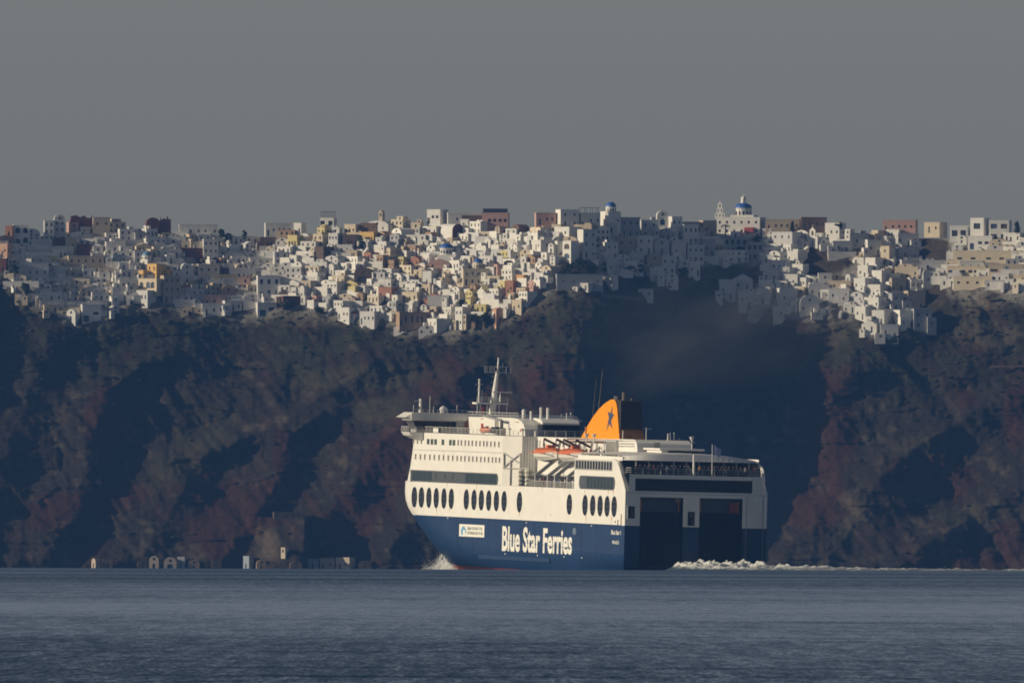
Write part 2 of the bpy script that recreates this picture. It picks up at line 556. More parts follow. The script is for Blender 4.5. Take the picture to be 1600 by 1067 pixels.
def make_terrain():
    Y = CL_Y + TYD
    V = np.stack([TUU * (Y + CAM_D) / (CL_Y + CAM_D) * 0 + TUU, Y, TZ], 2)
    # plateau behind the crest
    t = (np.linspace(0, 1, TNB + 1)[1:] ** 1.6)[None, :]
    PY2 = Y[:, -1:] + 260 * t
    PZ = TZ[:, -1:] + (-9 * t) + 1.0 * (fbm(TUU[:, :1] / 12.0 + t * 0, PY2 / 12.0, 91, 3) - 0.5)
    V2 = np.stack([np.repeat(TU[:, None], TNB, 1), PY2, PZ], 2)
    A = np.concatenate([V, V2], 1)
    nv = TNV + TNB
    idx = np.arange(TNU * nv).reshape(TNU, nv)
    faces = np.stack([idx[:-1, :-1].ravel(), idx[1:, :-1].ravel(), idx[1:, 1:].ravel(), idx[:-1, 1:].ravel()], 1)
    me = bpy.data.meshes.new('cliff')
    nvt = TNU * nv
    me.vertices.add(nvt); me.vertices.foreach_set('co', A.reshape(-1).astype(np.float32))
    nf = len(faces)
    me.loops.add(nf * 4); me.loops.foreach_set('vertex_index', faces.reshape(-1).astype(np.int32))
    me.polygons.add(nf); me.polygons.foreach_set('loop_start', (np.arange(nf) * 4).astype(np.int32)); me.polygons.foreach_set('loop_total', np.full(nf, 4, np.int32))
    me.update()
    me.validate()
    # soils: brown scree, red scoria, tan pumice, olive scrub, plaster dust round the houses
    brown = np.array([0.044, 0.034, 0.026]); dark = np.array([0.028, 0.024, 0.022]); red = np.array([0.060, 0.025, 0.018])
    tan = np.array([0.125, 0.102, 0.072]); olive = np.array([0.038, 0.041, 0.022]); dust = np.array([0.50, 0.47, 0.42])
    U, Zz, PX, PY = TUU, TZ, TPXX, TPYY
    def mixc(c, k, w):
        return c * (1 - w[..., None]) + k * w[..., None]
    sm = lambda x, a, b: np.clip((x - a) / (b - a), 0, 1)
    a = (U + 0.75 * Zz); cc = (Zz - 0.75 * U)
    n1 = fbm(U / 22.0, Zz / 16.0, 101, 4); n2 = fbm(a / 6.0, cc / 20.0, 131, 4); n3 = fbm(U / 4.0, Zz / 3.0, 151, 4)
    C = np.repeat(np.repeat(brown[None, None], TNU, 0), TNV, 1)
    C = mixc(C, dark, sm(n2, 0.45, 0.62) * 0.7)
    C = mixc(C, tan, sm(n3, 0.60, 0.75) * 0.45)
    reds = np.zeros_like(U)
    for px, py, rx, ry, sh in [(160, 660, 40, 80, 0), (447, 715, 24, 55, 0), (400, 800, 60, 70, -0.7), (335, 800, 45, 60, -0.6), (350, 850, 50, 40, 0), (290, 740, 45, 40, -0.5),
                               (1295, 665, 58, 105, 0), (1275, 790, 65, 45, 0), (1450, 745, 95, 40, 0), (1530, 880, 120, 35, 0), (1590, 640, 24, 70, 0), (1505, 615, 28, 26, 0),
                               (700, 600, 60, 45, 0), (860, 600, 60, 60, 0), (610, 720, 50, 90, -0.4), (560, 800, 60, 60, -0.6), (760, 640, 60, 60, 0), (1600, 830, 60, 60, 0), (80, 800, 60, 40, -0.6), (180, 780, 60, 30, -0.6)]:
        dx = (PX - px) - sh * (PY - py); dy = PY - py
        reds = np.maximum(reds, 1 - np.sqrt((dx / rx) ** 2 + (dy / ry) ** 2))
    C = mixc(C, red, sm(reds + 0.7 * (n2 - 0.5), 0.0, 0.3) * 0.9)
    green = sm(v_of(560) * 0 + (640 - PY) / 160.0 + 1.2 * (n1 - 0.5), 0.15, 0.7)
    C = mixc(C, olive, green * sm(n3, 0.40, 0.56) * 0.85)
    ol = np.zeros_like(U)
    for px, py, rx, ry, sh in [(1460, 690, 90, 26, -1.6), (1540, 800, 110, 24, -1.5), (560, 590, 150, 26, -1.5), (300, 700, 60, 90, -0.8), (590, 640, 60, 26, -1.2)]:
        dx = (PX - px) - sh * (PY - py); dy = PY - py
        ol = np.maximum(ol, 1 - np.sqrt((dx / rx) ** 2 + (dy / ry) ** 2))
    C = mixc(C, np.array([0.066, 0.058, 0.034]), sm(ol + 0.5 * (n2 - 0.5), 0.1, 0.4) * 0.8)
    tn = np.zeros_like(U)
    for px, py, rx, ry in [(425, 850, 38, 40), (1290, 515, 40, 40), (1340, 800, 40, 60), (820, 475, 50, 30), (1540, 470, 60, 40), (1550, 520, 60, 40), (480, 500, 60, 20)]:
        tn = np.maximum(tn, 1 - np.sqrt(((PX - px) / rx) ** 2 + ((PY - py) / ry) ** 2))
    C = mixc(C, tan, sm(tn + 0.9 * (n3 - 0.5), 0.1, 0.6) * 0.7)
    C = mixc(C, dust, TINV * sm(n3, 0.30, 0.5) * 0.85)
    for px, py, rx, ry in [(1140, 432, 62, 28), (1290, 405, 45, 28), (1462, 388, 34, 28), (905, 416, 36, 16), (980, 440, 60, 24), (1465, 470, 25, 50), (310, 400, 14, 14)]:
        w = sm(1 - np.sqrt(((PX - px) / rx) ** 2 + ((PY - py) / ry) ** 2) + 0.6 * (n3 - 0.5), 0.0, 0.3)
        C = mixc(C, np.array([0.075, 0.060, 0.045]), w)
    C2 = np.repeat(C[:, -1:, :] * 0 + np.array([0.16, 0.14, 0.10]), TNB, 1)
    CC = np.concatenate([C, C2], 1).reshape(-1, 3)
    RG = np.concatenate([CC, np.ones((nvt, 1))], 1).astype(np.float32)
    ca = me.color_attributes.new('soil', 'FLOAT_COLOR', 'POINT')
    ca.data.foreach_set('color', RG.reshape(-1))
    me.materials.append(ROCK)
    me.polygons.foreach_set('use_smooth', [True] * nf)
    o = link('cliff_terrain', me)
    tag(o, kind='structure')
    return o
make_terrain()

# ------------------------------------------------------------------ scrub on the slopes (uncountable): one mesh of leafy clumps
def make_scrub():
    ico = bmesh.new(); bmesh.ops.create_icosphere(ico, subdivisions=1, radius=1.0)
    bv = np.array([v.co[:] for v in ico.verts]); bf = np.array([[v.index for v in f.verts] for f in ico.faces]); ico.free()
    V, Fc = [], []
    n = 0; k = 0
    want = 2300
    while n < want:
        i = int(rng.integers(0, TNU)); j = int(rng.integers(int(TNV * 0.05), TNV - 2))
        px, py = TPXX[i, j], TPYY[i, j]
        if px < -60 or px > 1660 or py > 885: continue
        if TINV[i, j] > 0.5: continue
        p = 0.06 + 1.0 * max(0, (640 - py) / 190.0)
        p *= 0.35 + 1.3 * float(fbm(np.array([px / 60.0]), np.array([py / 40.0]), 5, 3)[0])
        if rng.random() > p: continue
        s = 0.16 + 0.62 * rng.random() ** 2.6
        c = np.array([TU[i] + rng.normal() * 0.4, CL_Y + TYD[i, j] - 0.1 * s, TZ[i, j] + 0.35 * s])
        jit = 1 + 0.35 * rng.normal(size=(len(bv), 1))
        V.append(bv * jit * np.array([1.35, 1.0, 0.6]) * s + c)
        Fc.append(bf + k); k += len(bv); n += 1
    me = bpy.data.meshes.new('scrub')
    me.from_pydata(np.concatenate(V).tolist(), [], np.concatenate(Fc).tolist())
    me.materials.append(mat('scrub_leaves', (0.042, 0.042, 0.027), 0.9, 0.5, 0.3, spec=0.1))
    o = link('scrub', me)
    tag(o, 'dark green scrub and bushes scattered over the cliff slopes', 'scrub', kind='stuff')
make_scrub()

# ------------------------------------------------------------------ hazy air between the camera, the ferry and the cliff
def make_haze():
    b = MB()
    b.box((-2600, -6300, -24), (2600, 6500, 175))
    m = bpy.data.materials.new('haze_air')
    m.use_nodes = True
    n, l = m.node_tree.nodes, m.node_tree.links
    n.clear()
    out = n.new('ShaderNodeOutputMaterial')
    v = n.new('ShaderNodeVolumePrincipled')
    v.inputs['Color'].default_value = HAZE_COL
    v.inputs['Density'].default_value = HAZE_DENSITY
    v.inputs['Anisotropy'].default_value = 0.5
    l.new(v.outputs[0], out.inputs['Volume'])
    m.cycles.homogeneous_volume = True
    o = b.build('haze', m)
    tag(o, 'thin blue evening haze over the whole bay', 'haze', kind='stuff')
HAZE_COL = (0.15, 0.38, 0.90, 1)
HAZE_DENSITY = 0.34 / 11400
make_haze()
# ------------------------------------------------------------------ the ferry
# ship axes: x forward from the transom, y to port, z up from the waterline at the stern
def ship_matrix():
    th, P, HEEL = math.radians(15), math.radians(0.72), math.radians(1.05)
    f = Vector((-math.sin(th) * math.cos(P), math.cos(th) * math.cos(P), math.sin(P)))
    p = Vector((-math.cos(th), -math.sin(th), 0)); p = (p - f * p.dot(f)).normalized()
    up = f.cross(p)
    p = p * math.cos(HEEL) + up * math.sin(HEEL)
    up = f.cross(p)
    return Matrix(((f.x, p.x, up.x, 32.043), (f.y, p.y, up.y, 0.0), (f.z, p.z, up.z, 0.297), (0, 0, 0, 1)))
SHIP = ship_matrix()
ferry = empty('ferry', SHIP)
tag(ferry, 'large white and navy car ferry steaming away with a yellow star funnel', 'ferry')

WHITE = mat('ship_white', (0.80, 0.775, 0.72), 0.38, 0.07, 0.25, streak=0.30, streak_col=(0.56, 0.42, 0.27))
PLAINW = mat('ship_white_plain', (0.78, 0.76, 0.72), 0.42, 0.08, 0.4)
NAVY = mat('ship_navy', (0.013, 0.038, 0.104), 0.35, 0.22, 0.18, spec=0.3, streak=0.22, streak_col=(0.035, 0.06, 0.10))
RED = mat('ship_bottom_red', (0.24, 0.05, 0.045), 0.5, 0.25, 0.5)
GREYW = mat('ship_grey', (0.42, 0.42, 0.41), 0.5, 0.12, 0.4)
DECK = mat('ship_deck', (0.20, 0.21, 0.20), 0.8, 0.15, 0.5)
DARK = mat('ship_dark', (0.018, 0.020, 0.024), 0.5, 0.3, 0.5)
BLUEGLASS = glass('ship_window_glass', (0.006, 0.010, 0.018), 0.10)
GREENGLASS = glass('ship_lounge_glass', (0.020, 0.036, 0.036), 0.15)
GREYPANEL = mat('ship_band_grey', (0.075, 0.082, 0.085), 0.45, 0.15, 0.3)
YELLOW = mat('funnel_yellow', (0.78, 0.285, 0.002), 0.5, 0.06, 0.3, spec=0.12)
STARBLUE = mat('star_blue', (0.040, 0.055, 0.105), 0.45, 0.1, 0.3)
SOOT = mat('funnel_soot', (0.022, 0.018, 0.015), 0.8, 0.4, 0.5)
SOOTY = mat('funnel_sooty_yellow', (0.30, 0.13, 0.025), 0.7, 0.5, 0.35, streak=0.7, streak_col=(0.035, 0.028, 0.022))
ORANGE = mat('lifeboat_orange', (0.60, 0.155, 0.055), 0.5, 0.12, 0.6)
BOATWHITE = mat('lifeboat_white', (0.72, 0.69, 0.62), 0.45, 0.10, 0.6, streak=0.3, streak_col=(0.4, 0.3, 0.2))
BROWNSTEEL = mat('davit_brown', (0.11, 0.055, 0.040), 0.6, 0.3, 0.8)
RAIL = mat('rail_white', (0.66, 0.64, 0.60), 0.5, 0.1, 1.0)
LETTER = mat('letter_white', (0.80, 0.78, 0.71), 0.5, 0.08, 0.6)
RUSTY = mat('rust_mark', (0.42, 0.19, 0.07), 0.8, 0.4, 1.5)
ORANGEPAINT = mat('safety_orange', (0.55, 0.16, 0.02), 0.6, 0.15, 0.8)

# ---- hull: half breadth by height from the outline of the bow in the photograph
SIL = [(-5.0, 108.0), (-1.62, 117.0), (0.22, 123.8), (2.73, 132.0), (5.25, 139.8), (7.14, 144.6), (8.8, 148.6), (10.5, 150.4), (12.78, 150.4), (13.4, 150.2)]
def bow_params(z):
    s = np.interp(z, [a for a, b in SIL], [b for a, b in SIL])
    L = np.interp(z, [-5, 0, 5, 13.4], [160, 166, 170, 176.5])
    best = None
    for p in (2.4,):
        lo, hi = 20.0, s
        for _ in range(40):
            x0 = (lo + hi) / 2
            t = np.linspace(0, 1, 200)
            q = (x0 + (L - x0) * t - 3.732 * 12.85 * t ** p).max()
            if q > s: hi = x0
            else: lo = x0
        best = (x0, L, p)
    return best
def half_breadth(x, z, prm):
    x0, L, p = prm
    if x <= x0: b = 12.85
    elif x >= L: b = 0.0
    else: b = 12.85 * (1 - ((x - x0) / (L - x0)) ** p)
    if z < 1.0:                                     # stern tuck and bilge
        tuck = max(0.0, 1 - x / 26.0)
        b -= (1.0 - z) * (0.25 + 0.9 * tuck)
    return max(b, 0.0)

def make_hull():
    zs = [-5, -2.6, -1.45, 0.0, 1.0, 2.6, 4.0, 5.4, 7.22, 8.6, 9.9, 11.2, 12.3, 13.25]
    ts = np.concatenate([np.linspace(0, 0.5, 8), np.linspace(0.5, 1, 34)[1:]])
    b = MB()
    rows = []
    for z in zs:
        prm = bow_params(z)
        L = prm[1]
        ring = []
        for t in ts:
            x = L * t
            ring.append((x, half_breadth(x, z, prm), z))
        rows.append(ring)
    for side in (1, -1):
        k = len(b.v)
        n = len(ts)
        for r in rows:
            b.v.extend([(x, side * y, z) for x, y, z in r])
        for i in range(len(zs) - 1):
            zc = (zs[i] + zs[i + 1]) / 2
            mi = 2 if zc < -1.2 else (1 if zc < 7.2 else 0)
            for j in range(n - 1):
                q = (k + i * n + j, k + i * n + j + 1, k + (i + 1) * n + j + 1, k + (i + 1) * n + j)
                b.f.append(q if side < 0 else q[::-1]); b.m.append(mi)
    # weather deck
    n = len(ts)
    top = rows[-1]
    for j in range(n - 1):
        a, c = top[j], top[j + 1]
        b.poly([(a[0], a[1], 13.25), (a[0], -a[1], 13.25), (c[0], -c[1], 13.25), (c[0], c[1], 13.25)], 3)
    o = b.build('hull', [WHITE, NAVY, RED, DECK], ferry)
    sm = [abs(p.normal.z) < 0.9 for p in o.data.polygons]
    o.data.polygons.foreach_set('use_smooth', sm)
    return o
hull = make_hull()
# rubbing strake and the plate seams that show as fine lines on the blue
b = MB(); b.bar((2, 12.87, 7.22), (142, 12.87, 7.22), 0.10, 0.10); b.build('paint_line_strake', NAVY, ferry)
b = MB(); b.bar((3, 12.87, 2.2), (96, 12.87, 3.9), 0.05, 0.06); b.build('plate_seam', mat('seam_blue', (0.03, 0.065, 0.12), 0.4), ferry)
b = MB()
b.bar((50, 12.855, 0.45), (98, 12.855, 0.45), 0.03, 0.7); b.build('fender_plate', mat('fender_blue', (0.016, 0.043, 0.108), 0.4, 0.2, 0.4, spec=0.3), ferry)

# ---- transom with two stern doors
def grid_face(b, us, vs, skip, fn, mi=lambda u, v: 0):
    for i in range(len(us) - 1):
        for j in range(len(vs) - 1):
            uc, vc = (us[i] + us[i + 1]) / 2, (vs[j] + vs[j + 1]) / 2
            if skip(uc, vc): continue
            b.poly([fn(us[i], vs[j]), fn(us[i + 1], vs[j]), fn(us[i + 1], vs[j + 1]), fn(us[i], vs[j + 1])], mi(uc, vc))
HOLES = [(2.35, 10.15, 0.2, 12.27, 2.0), (-8.40, -0.62, 0.2, 12.33, 2.0), (11.05, 12.3, 8.5, 10.65, 0.5), (0.15, 1.5, 7.45, 9.9, 0.6), (-10.55, 11.12, 13.32, 15.5, 0.35)]
def make_transom():
    b = MB()
    ys = sorted({-12.85, -12.25, 12.25, 12.85, *[h[0] for h in HOLES], *[h[1] for h in HOLES]})
    zs = sorted({-0.0, 7.22, 16.2, 1.0, *[h[2] for h in HOLES], *[h[3] for h in HOLES]})
    inside = lambda u, v: any(h[0] < u < h[1] and h[2] < v < h[3] for h in HOLES)
    zs = sorted(set(zs) | {13.25})
    grid_face(b, ys, zs, lambda u, v: inside(u, v) or (abs(u) > 12.25 and v > 13.25), lambda u, v: (0, -u, v) if False else (0, u, v), lambda u, v: 1 if v < 7.22 else 0)
    for y0, y1, z0, z1, d in HOLES:                 # reveals
        mi = 2 if d > 1 else 0
        b.poly([(0, y0, z0), (d, y0, z0), (d, y0, z1), (0, y0, z1)], mi)
        b.poly([(0, y1, z0), (0, y1, z1), (d, y1, z1), (d, y1, z0)], mi)
        b.poly([(0, y0, z1), (d, y0, z1), (d, y1, z1), (0, y1, z1)], mi)
        b.poly([(0, y0, z0), (0, y1, z0), (d, y1, z0), (d, y0, z0)], mi)
    # counter below the transom, tucked under
    b.poly([(0, -12.85, 0), (0, 12.85, 0), (3, 11.0, -4), (3, -11.0, -4)], 1)
    b.poly([(0.0, -12.85, 16.2), (0.0, 12.85, 16.2), (14, 12.85, 16.2), (14, -12.85, 16.2)], 3)
    return b.build('transom', [WHITE, NAVY, DARK, DECK], ferry)
make_transom()
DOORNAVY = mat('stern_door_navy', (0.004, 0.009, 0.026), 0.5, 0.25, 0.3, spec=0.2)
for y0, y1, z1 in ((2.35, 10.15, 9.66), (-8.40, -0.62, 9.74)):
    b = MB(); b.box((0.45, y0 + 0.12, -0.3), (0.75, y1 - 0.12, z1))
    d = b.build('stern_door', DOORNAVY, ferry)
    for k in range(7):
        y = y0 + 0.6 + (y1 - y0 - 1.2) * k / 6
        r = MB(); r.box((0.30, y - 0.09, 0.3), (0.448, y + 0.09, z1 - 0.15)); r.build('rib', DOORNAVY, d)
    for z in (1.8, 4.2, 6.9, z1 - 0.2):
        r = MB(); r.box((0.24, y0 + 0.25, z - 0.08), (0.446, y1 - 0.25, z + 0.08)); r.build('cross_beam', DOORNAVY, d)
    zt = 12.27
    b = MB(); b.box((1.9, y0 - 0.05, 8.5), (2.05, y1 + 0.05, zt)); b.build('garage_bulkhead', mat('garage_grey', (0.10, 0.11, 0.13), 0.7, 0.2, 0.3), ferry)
    for y in (y0 + 0.55, y1 - 0.45):
        b = MB(); b.box((1.0, y - 0.12, z1 + 0.0), (1.2, y + 0.12, 11.8)); b.build('hinge_post', ORANGEPAINT, ferry)
b = MB(); b.box((1.2, -8.0, 9.8), (1.88, -6.4, 11.6)); b.build('garage_locker', mat('locker_red', (0.30, 0.05, 0.02), 0.6), ferry)
b = MB(); b.box((1.0, 2.5, 11.5), (1.5, 3.5, 12.2)); b.build('garage_lamp_housing', mat('garage_tan', (0.35, 0.28, 0.18), 0.6), ferry)
# garage inside walls behind the small openings
for (y0, y1, z0, z1, d) in (HOLES[2], HOLES[3]):
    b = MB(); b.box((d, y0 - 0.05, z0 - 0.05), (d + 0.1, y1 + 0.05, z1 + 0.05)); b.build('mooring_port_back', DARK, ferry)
    b = MB(); b.bar((d - 0.15, y0 + 0.35, z0 + 0.3), (d - 0.15, y0 + 0.5, z1 - 0.2), 0.08); b.build('mooring_gear', mat('gear_tan', (0.4, 0.34, 0.25), 0.6), ferry)
    b = MB()
    for zz, ww in ((z1 + 0.08, 0), (z0 - 0.08, 0)):
        b.bar((-0.04, y0 - 0.16, zz), (-0.04, y1 + 0.16, zz), 0.08, 0.16)
    for yy in (y0 - 0.08, y1 + 0.08):
        b.bar((-0.04, yy, z0), (-0.04, yy, z1), 0.08, 0.16)
    b.build('mooring_port_frame', PLAINW, ferry)
# side shutter, starboard
b = MB(); b.box((-0.06, -12.05, 7.42), (-0.01, -9.2, 12.72)); sh = b.build('side_shutter', PLAINW, ferry)
for k in range(6):
    y = -11.8 + 2.35 * k / 5
    r = MB(); r.box((-0.12, y - 0.06, 7.6), (-0.062, y + 0.06, 12.5)); r.build('rib', PLAINW, sh)
b = MB()
for y in (-12.15, -9.1):
    b.bar((-0.03, y, 0.8), (-0.03, y, 12.9), 0.06, 0.12)
b.build('shutter_guide', mat('guide_grey', (0.30, 0.30, 0.30), 0.6), ferry)
# wide stern window: tall panes set side by side in the opening
N = 14
for k in range(N):
    ya = -10.55 + 21.67 * k / N; yb = -10.55 + 21.67 * (k + 1) / N
    b = MB(); b.box((0.24, ya + 0.03, 13.34), (0.30, yb - 0.03, 15.48)); b.build('stern_pane', BLUEGLASS, ferry)
b = MB(); b.box((0.302, -10.5, 13.33), (0.345, 11.1, 15.49)); b.build('stern_window_backing', DARK, ferry)
# curved cheek beside the stern window
b = MB()
pts = [(0, 16.0), (0.55, 15.6), (0.8, 14.9), (0.75, 14.2), (0.3, 13.3), (0, 13.3)]
b.prism([(-9.7 - a - 0.35, z) for a, z in pts][::-1], 'x', -0.35, -0.01); b.build('corner_cheek', PLAINW, ferry)
b = MB(); b.bar((-0.02, -12.8, 12.95), (-0.02, 12.8, 12.95), 0.05, 0.10); b.build('transom_seam', GREYW, ferry)

# ---- side plates of the stern block with the swept aft edge
SWEEP = [(0.0, 13.25), (0.64, 14.0), (1.6, 14.85), (2.5, 15.66), (3.5, 16.5), (4.4, 17.3), (5.6, 18.1), (7.0, 18.6), (8.8, 18.80), (34.5, 18.6), (34.5, 13.25)]
SWEEP_IN = [(0.0, 13.25), (-0.25, 14.2), (-0.30, 15.2), (-0.15, 16.1), (0.3, 16.8), (1.1, 17.6), (2.6, 18.25), (4.6, 18.6), (7.5, 18.80), (34.5, 18.6), (34.5, 13.25)]
for s in (1, -1):
    b = MB()
    O = [(x, s * 12.85, z) for x, z in SWEEP]; IN = SWEEP_IN if s < 0 else SWEEP
    I = [(x + (0.05 if s > 0 else 0), s * 12.30, z) for x, z in IN]; K = [(x + 0.25, s * 11.95, z) for x, z in IN]
    K[-2:] = [(34.5, s * 11.95, 18.6), (34.5, s * 11.95, 13.25)]
    n = len(O)
    b.poly(O if s < 0 else O[::-1]); b.poly(K[::-1] if s < 0 else K)
    for A, B in ((O, I), (I, K)):
        for i in range(n):
            j = (i + 1) % n
            b.poly([A[i], A[j], B[j], B[i]] if s > 0 else [A[j], A[i], B[i], B[j]])
    o = b.build('stern_side_plate', WHITE, ferry)
b = MB(); b.box((14.0, -11.94, 13.26), (34.49, 11.94, 18.58)); b.build('stern_block', PLAINW, ferry)
# canopy over the stern deck: lower edge, sloping curved fascia
def make_canopy():
    b = MB()
    n = 25
    lo, mid, hi = [], [], []
    for i in range(n):
        y = 12.3 - 24.6 * i / (n - 1)
        c = 1 - (abs(y - 1.5) / 12.9) ** 2.2
        z1 = 19.15 + 0.85 * c
        lo.append((1.9 + 2.2 * (abs(y) / 12.3) ** 6, y, 18.62)); mid.append((2.6 + 2.2 * (abs(y) / 12.3) ** 6, y, z1 - 0.12)); hi.append((9.0, y, z1 + 0.05))
    for i in range(n - 1):
        b.poly([lo[i], lo[i + 1], mid[i + 1], mid[i]], 0)
        b.poly([mid[i], mid[i + 1], hi[i + 1], hi[i]], 0)
        b.poly([(14, lo[i][1], 18.62), (14, lo[i + 1][1], 18.62), lo[i + 1], lo[i]], 1)
    for i in range(n - 1):
        b.poly([hi[i], hi[i + 1], (34, hi[i + 1][1], hi[i + 1][2]), (34, hi[i][1], hi[i][2])], 0)
    return b.build('stern_canopy', [PLAINW, GREYW], ferry)
make_canopy()
for s in (1, -1):
    b = MB(); b.box((4.2, s * 12.36, 18.5), (34, s * 12.30, 19.2)); b.build('canopy_side', PLAINW, ferry)
for y in np.linspace(10.2, -10.2, 10):
    b = MB(); b.box((2.9, y - 0.12, 16.2), (3.15, y + 0.12, 18.62)); b.build('canopy_post', GREYW, ferry)
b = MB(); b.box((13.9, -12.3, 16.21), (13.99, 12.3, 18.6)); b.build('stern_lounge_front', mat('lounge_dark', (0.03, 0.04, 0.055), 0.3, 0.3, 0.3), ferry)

def railing(p0, p1, h=1.05, post=1.6, bars=3, name='railing', r=0.035, m=None):
    b = MB()
    p0, p1 = Vector(p0), Vector(p1)
    n = max(1, int((p1 - p0).length / post))
    for i in range(n + 1):
        p = p0.lerp(p1, i / n)
        b.bar(p, p + Vector((0, 0, h)), r * 2)
    for k in range(1, bars + 1):
        z = Vector((0, 0, h * k / bars))
        b.bar(p0 + z, p1 + z, r * (2.0 if k == bars else 1.4))
    return b.build(name, m or RAIL, ferry)
railing((0.15, 11.9, 16.21), (0.15, -11.8, 16.21), 1.1, 2.1, 3, r=0.03)
railing((3.0, 12.0, 16.21), (0.15, 11.9, 16.21), 1.1, 1.5, 3, r=0.03)
railing((3.0, -12.0, 16.21), (0.15, -11.8, 16.21), 1.1, 1.5, 3, r=0.03)

# ---- windows on the port side (the ribbons on the stern block)
def side_window(x0, x1, z0, z1, rnd_f, rnd_a, panes, m_frame, name, m_glass):
    """ribbon window on the port side, ends rounded forward/aft, divided into panes"""
    b = MB()
    def outline(g, r1, r2):
        pts = []
        zc = (z0 + z1) / 2; h = (z1 - z0) / 2 + g
        for k in range(9):
            a = -math.pi / 2 + math.pi * k / 8
            pts.append((x1 + g - r1 + r1 * math.cos(a) if r1 > 0 else x1 + g, zc + h * math.sin(a)))
        for k in range(9):
            a = math.pi / 2 + math.pi * k / 8
            pts.append((x0 - g + r2 + r2 * math.cos(a) if r2 > 0 else x0 - g, zc + h * math.sin(a)))
        return pts
    b.prism(outline(0.12, rnd_f, rnd_a), 'y', 12.85, 12.90)
    o = b.build(name, m_frame, ferry)
    for (a, c) in panes:
        q = MB(); q.box((a, 12.901, z0 + 0.08), (c, 12.93, z1 - 0.08)); q.build('pane', m_glass, o)
    return o
nb = 10
w = 22.3 / nb
side_window(9.2, 34.3, 16.72, 18.28, 0, 0, [(9.5 + 24.4 * k / 13, 9.5 + 24.4 * (k + 1) / 13 - 0.55) for k in range(13)], mat('frame_pale', (0.40, 0.39, 0.36), 0.5), 'upper_ribbon_window', BLUEGLASS)
side_window(7.2, 31.0, 13.4, 15.5, 1.0, 1.2, [(8.3 + 18.0 * k / 8, 8.3 + 18.0 * (k + 1) / 8 - 0.5) for k in range(8)], GREYPANEL, 'lower_ribbon_window', GREENGLASS)

# round ports: deep ring, dark glass
OVX = [143.44, 138.53, 133.41, 128.3, 122.97, 117.88, 107.49, 102.19, 97.13, 92.07, 86.81, 81.55, 71.06, 37.21, 26.66, 21.5, 16.56, 11.85, 7.15]
def port_meshes():
    ring = MB(); n = 24
    for k in range(n):
        a0, a1 = 2 * math.pi * k / n, 2 * math.pi * (k + 1) / n
        P = lambda a, r, y: (r * math.cos(a) * 0.98, y, r * math.sin(a) * 1.06)
        ring.poly([P(a0, 1.74, 0.0), P(a1, 1.74, 0.0), P(a1, 1.70, 0.10), P(a0, 1.70, 0.10)][::-1])
        ring.poly([P(a0, 1.70, 0.10), P(a1, 1.70, 0.10), P(a1, 1.56, 0.10), P(a0, 1.56, 0.10)][::-1])
        ring.poly([P(a0, 1.56, 0.10), P(a1, 1.56, 0.10), P(a1, 1.56, 0.02), P(a0, 1.56, 0.02)][::-1])
    gl = MB()
    gl.poly([(1.57 * math.cos(2 * math.pi * k / n) * 0.98, 0.025, 1.57 * math.sin(2 * math.pi * k / n) * 1.06) for k in range(n)][::-1])
    mull = MB()
    for z in (-0.9, 0.0, 0.9):
        mull.box((-1.4 * math.sqrt(1 - (z / 1.65) ** 2), 0.03, z - 0.05), (1.4 * math.sqrt(1 - (z / 1.65) ** 2), 0.07, z + 0.05))
    mull.box((-0.05, 0.03, -1.6), (0.05, 0.08, 1.6))
    return ring.mesh('porthole', DARK), gl.mesh('glass', BLUEGLASS), mull.mesh('glazing_bar', mat('bar_dark', (0.05, 0.045, 0.04), 0.6))
PM = port_meshes()
for x in OVX:
    y = 12.852
    o = link('porthole', PM[0], ferry); o.location = (x, y, 10.44)
    if x > 138:
        prm = bow_params(10.44)
        y = half_breadth(x, 10.44, prm); o.location = (x, y + 0.06, 10.44)
        dy = half_breadth(x + 1, 10.44, prm) - half_breadth(x - 1, 10.44, prm)
        o.rotation_euler = (0, 0, math.atan2(dy, 2.0))
    g = link('glass', PM[1], o); g2 = link('glazing_bar', PM[2], o)
# rust runs under some ports
for x, h in ((128, 1.5), (71.2, 0.9), (26.0, 1.2), (8.9, 1.3), (119, 0.6), (50, 0.5)):
    b = MB(); b.poly([(x - 0.12, 12.856, 8.6 - h), (x + 0.25, 12.856, 8.6), (x - 0.25, 12.856, 8.6)]); b.build('rust_run', RUSTY, ferry)

# ---- forward superstructure, full breadth
def make_fwd():
    b = MB()
    zs = [13.25, 16.0, 18.95, 22.0]
    # plan outline per level (port half), aft end chamfered
    def plan(z):
        s = np.interp(z, [13.25, 15.1, 17.4, 19, 22.0], [150.2, 148.8, 147.6, 147.0, 145.8])
        xf = s + 1.2
        pts = [(83.6, 12.85)]
        for k in range(9):
            a = (math.pi / 2) * k / 8
            pts.append((xf - 3.0 + 3.0 * math.sin(a), 12.85 - 3.0 * (1 - math.cos(a))))
        pts.append((xf + 1.2, 0.0))
        return pts
    rows = []
    for z in zs:
        p = plan(z)
        full = [(80.6, 7.3), (80.6, 10.1)] + p + [(x, -y) for x, y in reversed(p[:-1])] + [(80.6, -10.1), (80.6, -7.3)]
        rows.append([(x, y, z) for x, y in full])
    n = len(rows[0])
    k = len(b.v)
    for r in rows: b.v.extend(r)
    for i in range(len(zs) - 1):
        for j in range(n):
            j2 = (j + 1) % n
            b.f.append((k + i * n + j, k + (i + 1) * n + j, k + (i + 1) * n + j2, k + i * n + j2)); b.m.append(0)
    b.poly(rows[-1][::-1] if False else rows[-1], 1)
    return b.build('forward_superstructure', [WHITE, DECK], ferry)
make_fwd()
b = MB(); b.bar((84, 12.87, 18.98), (144.5, 12.87, 18.9), 0.08, 0.12); b.build('deck_seam', GREYW, ferry)
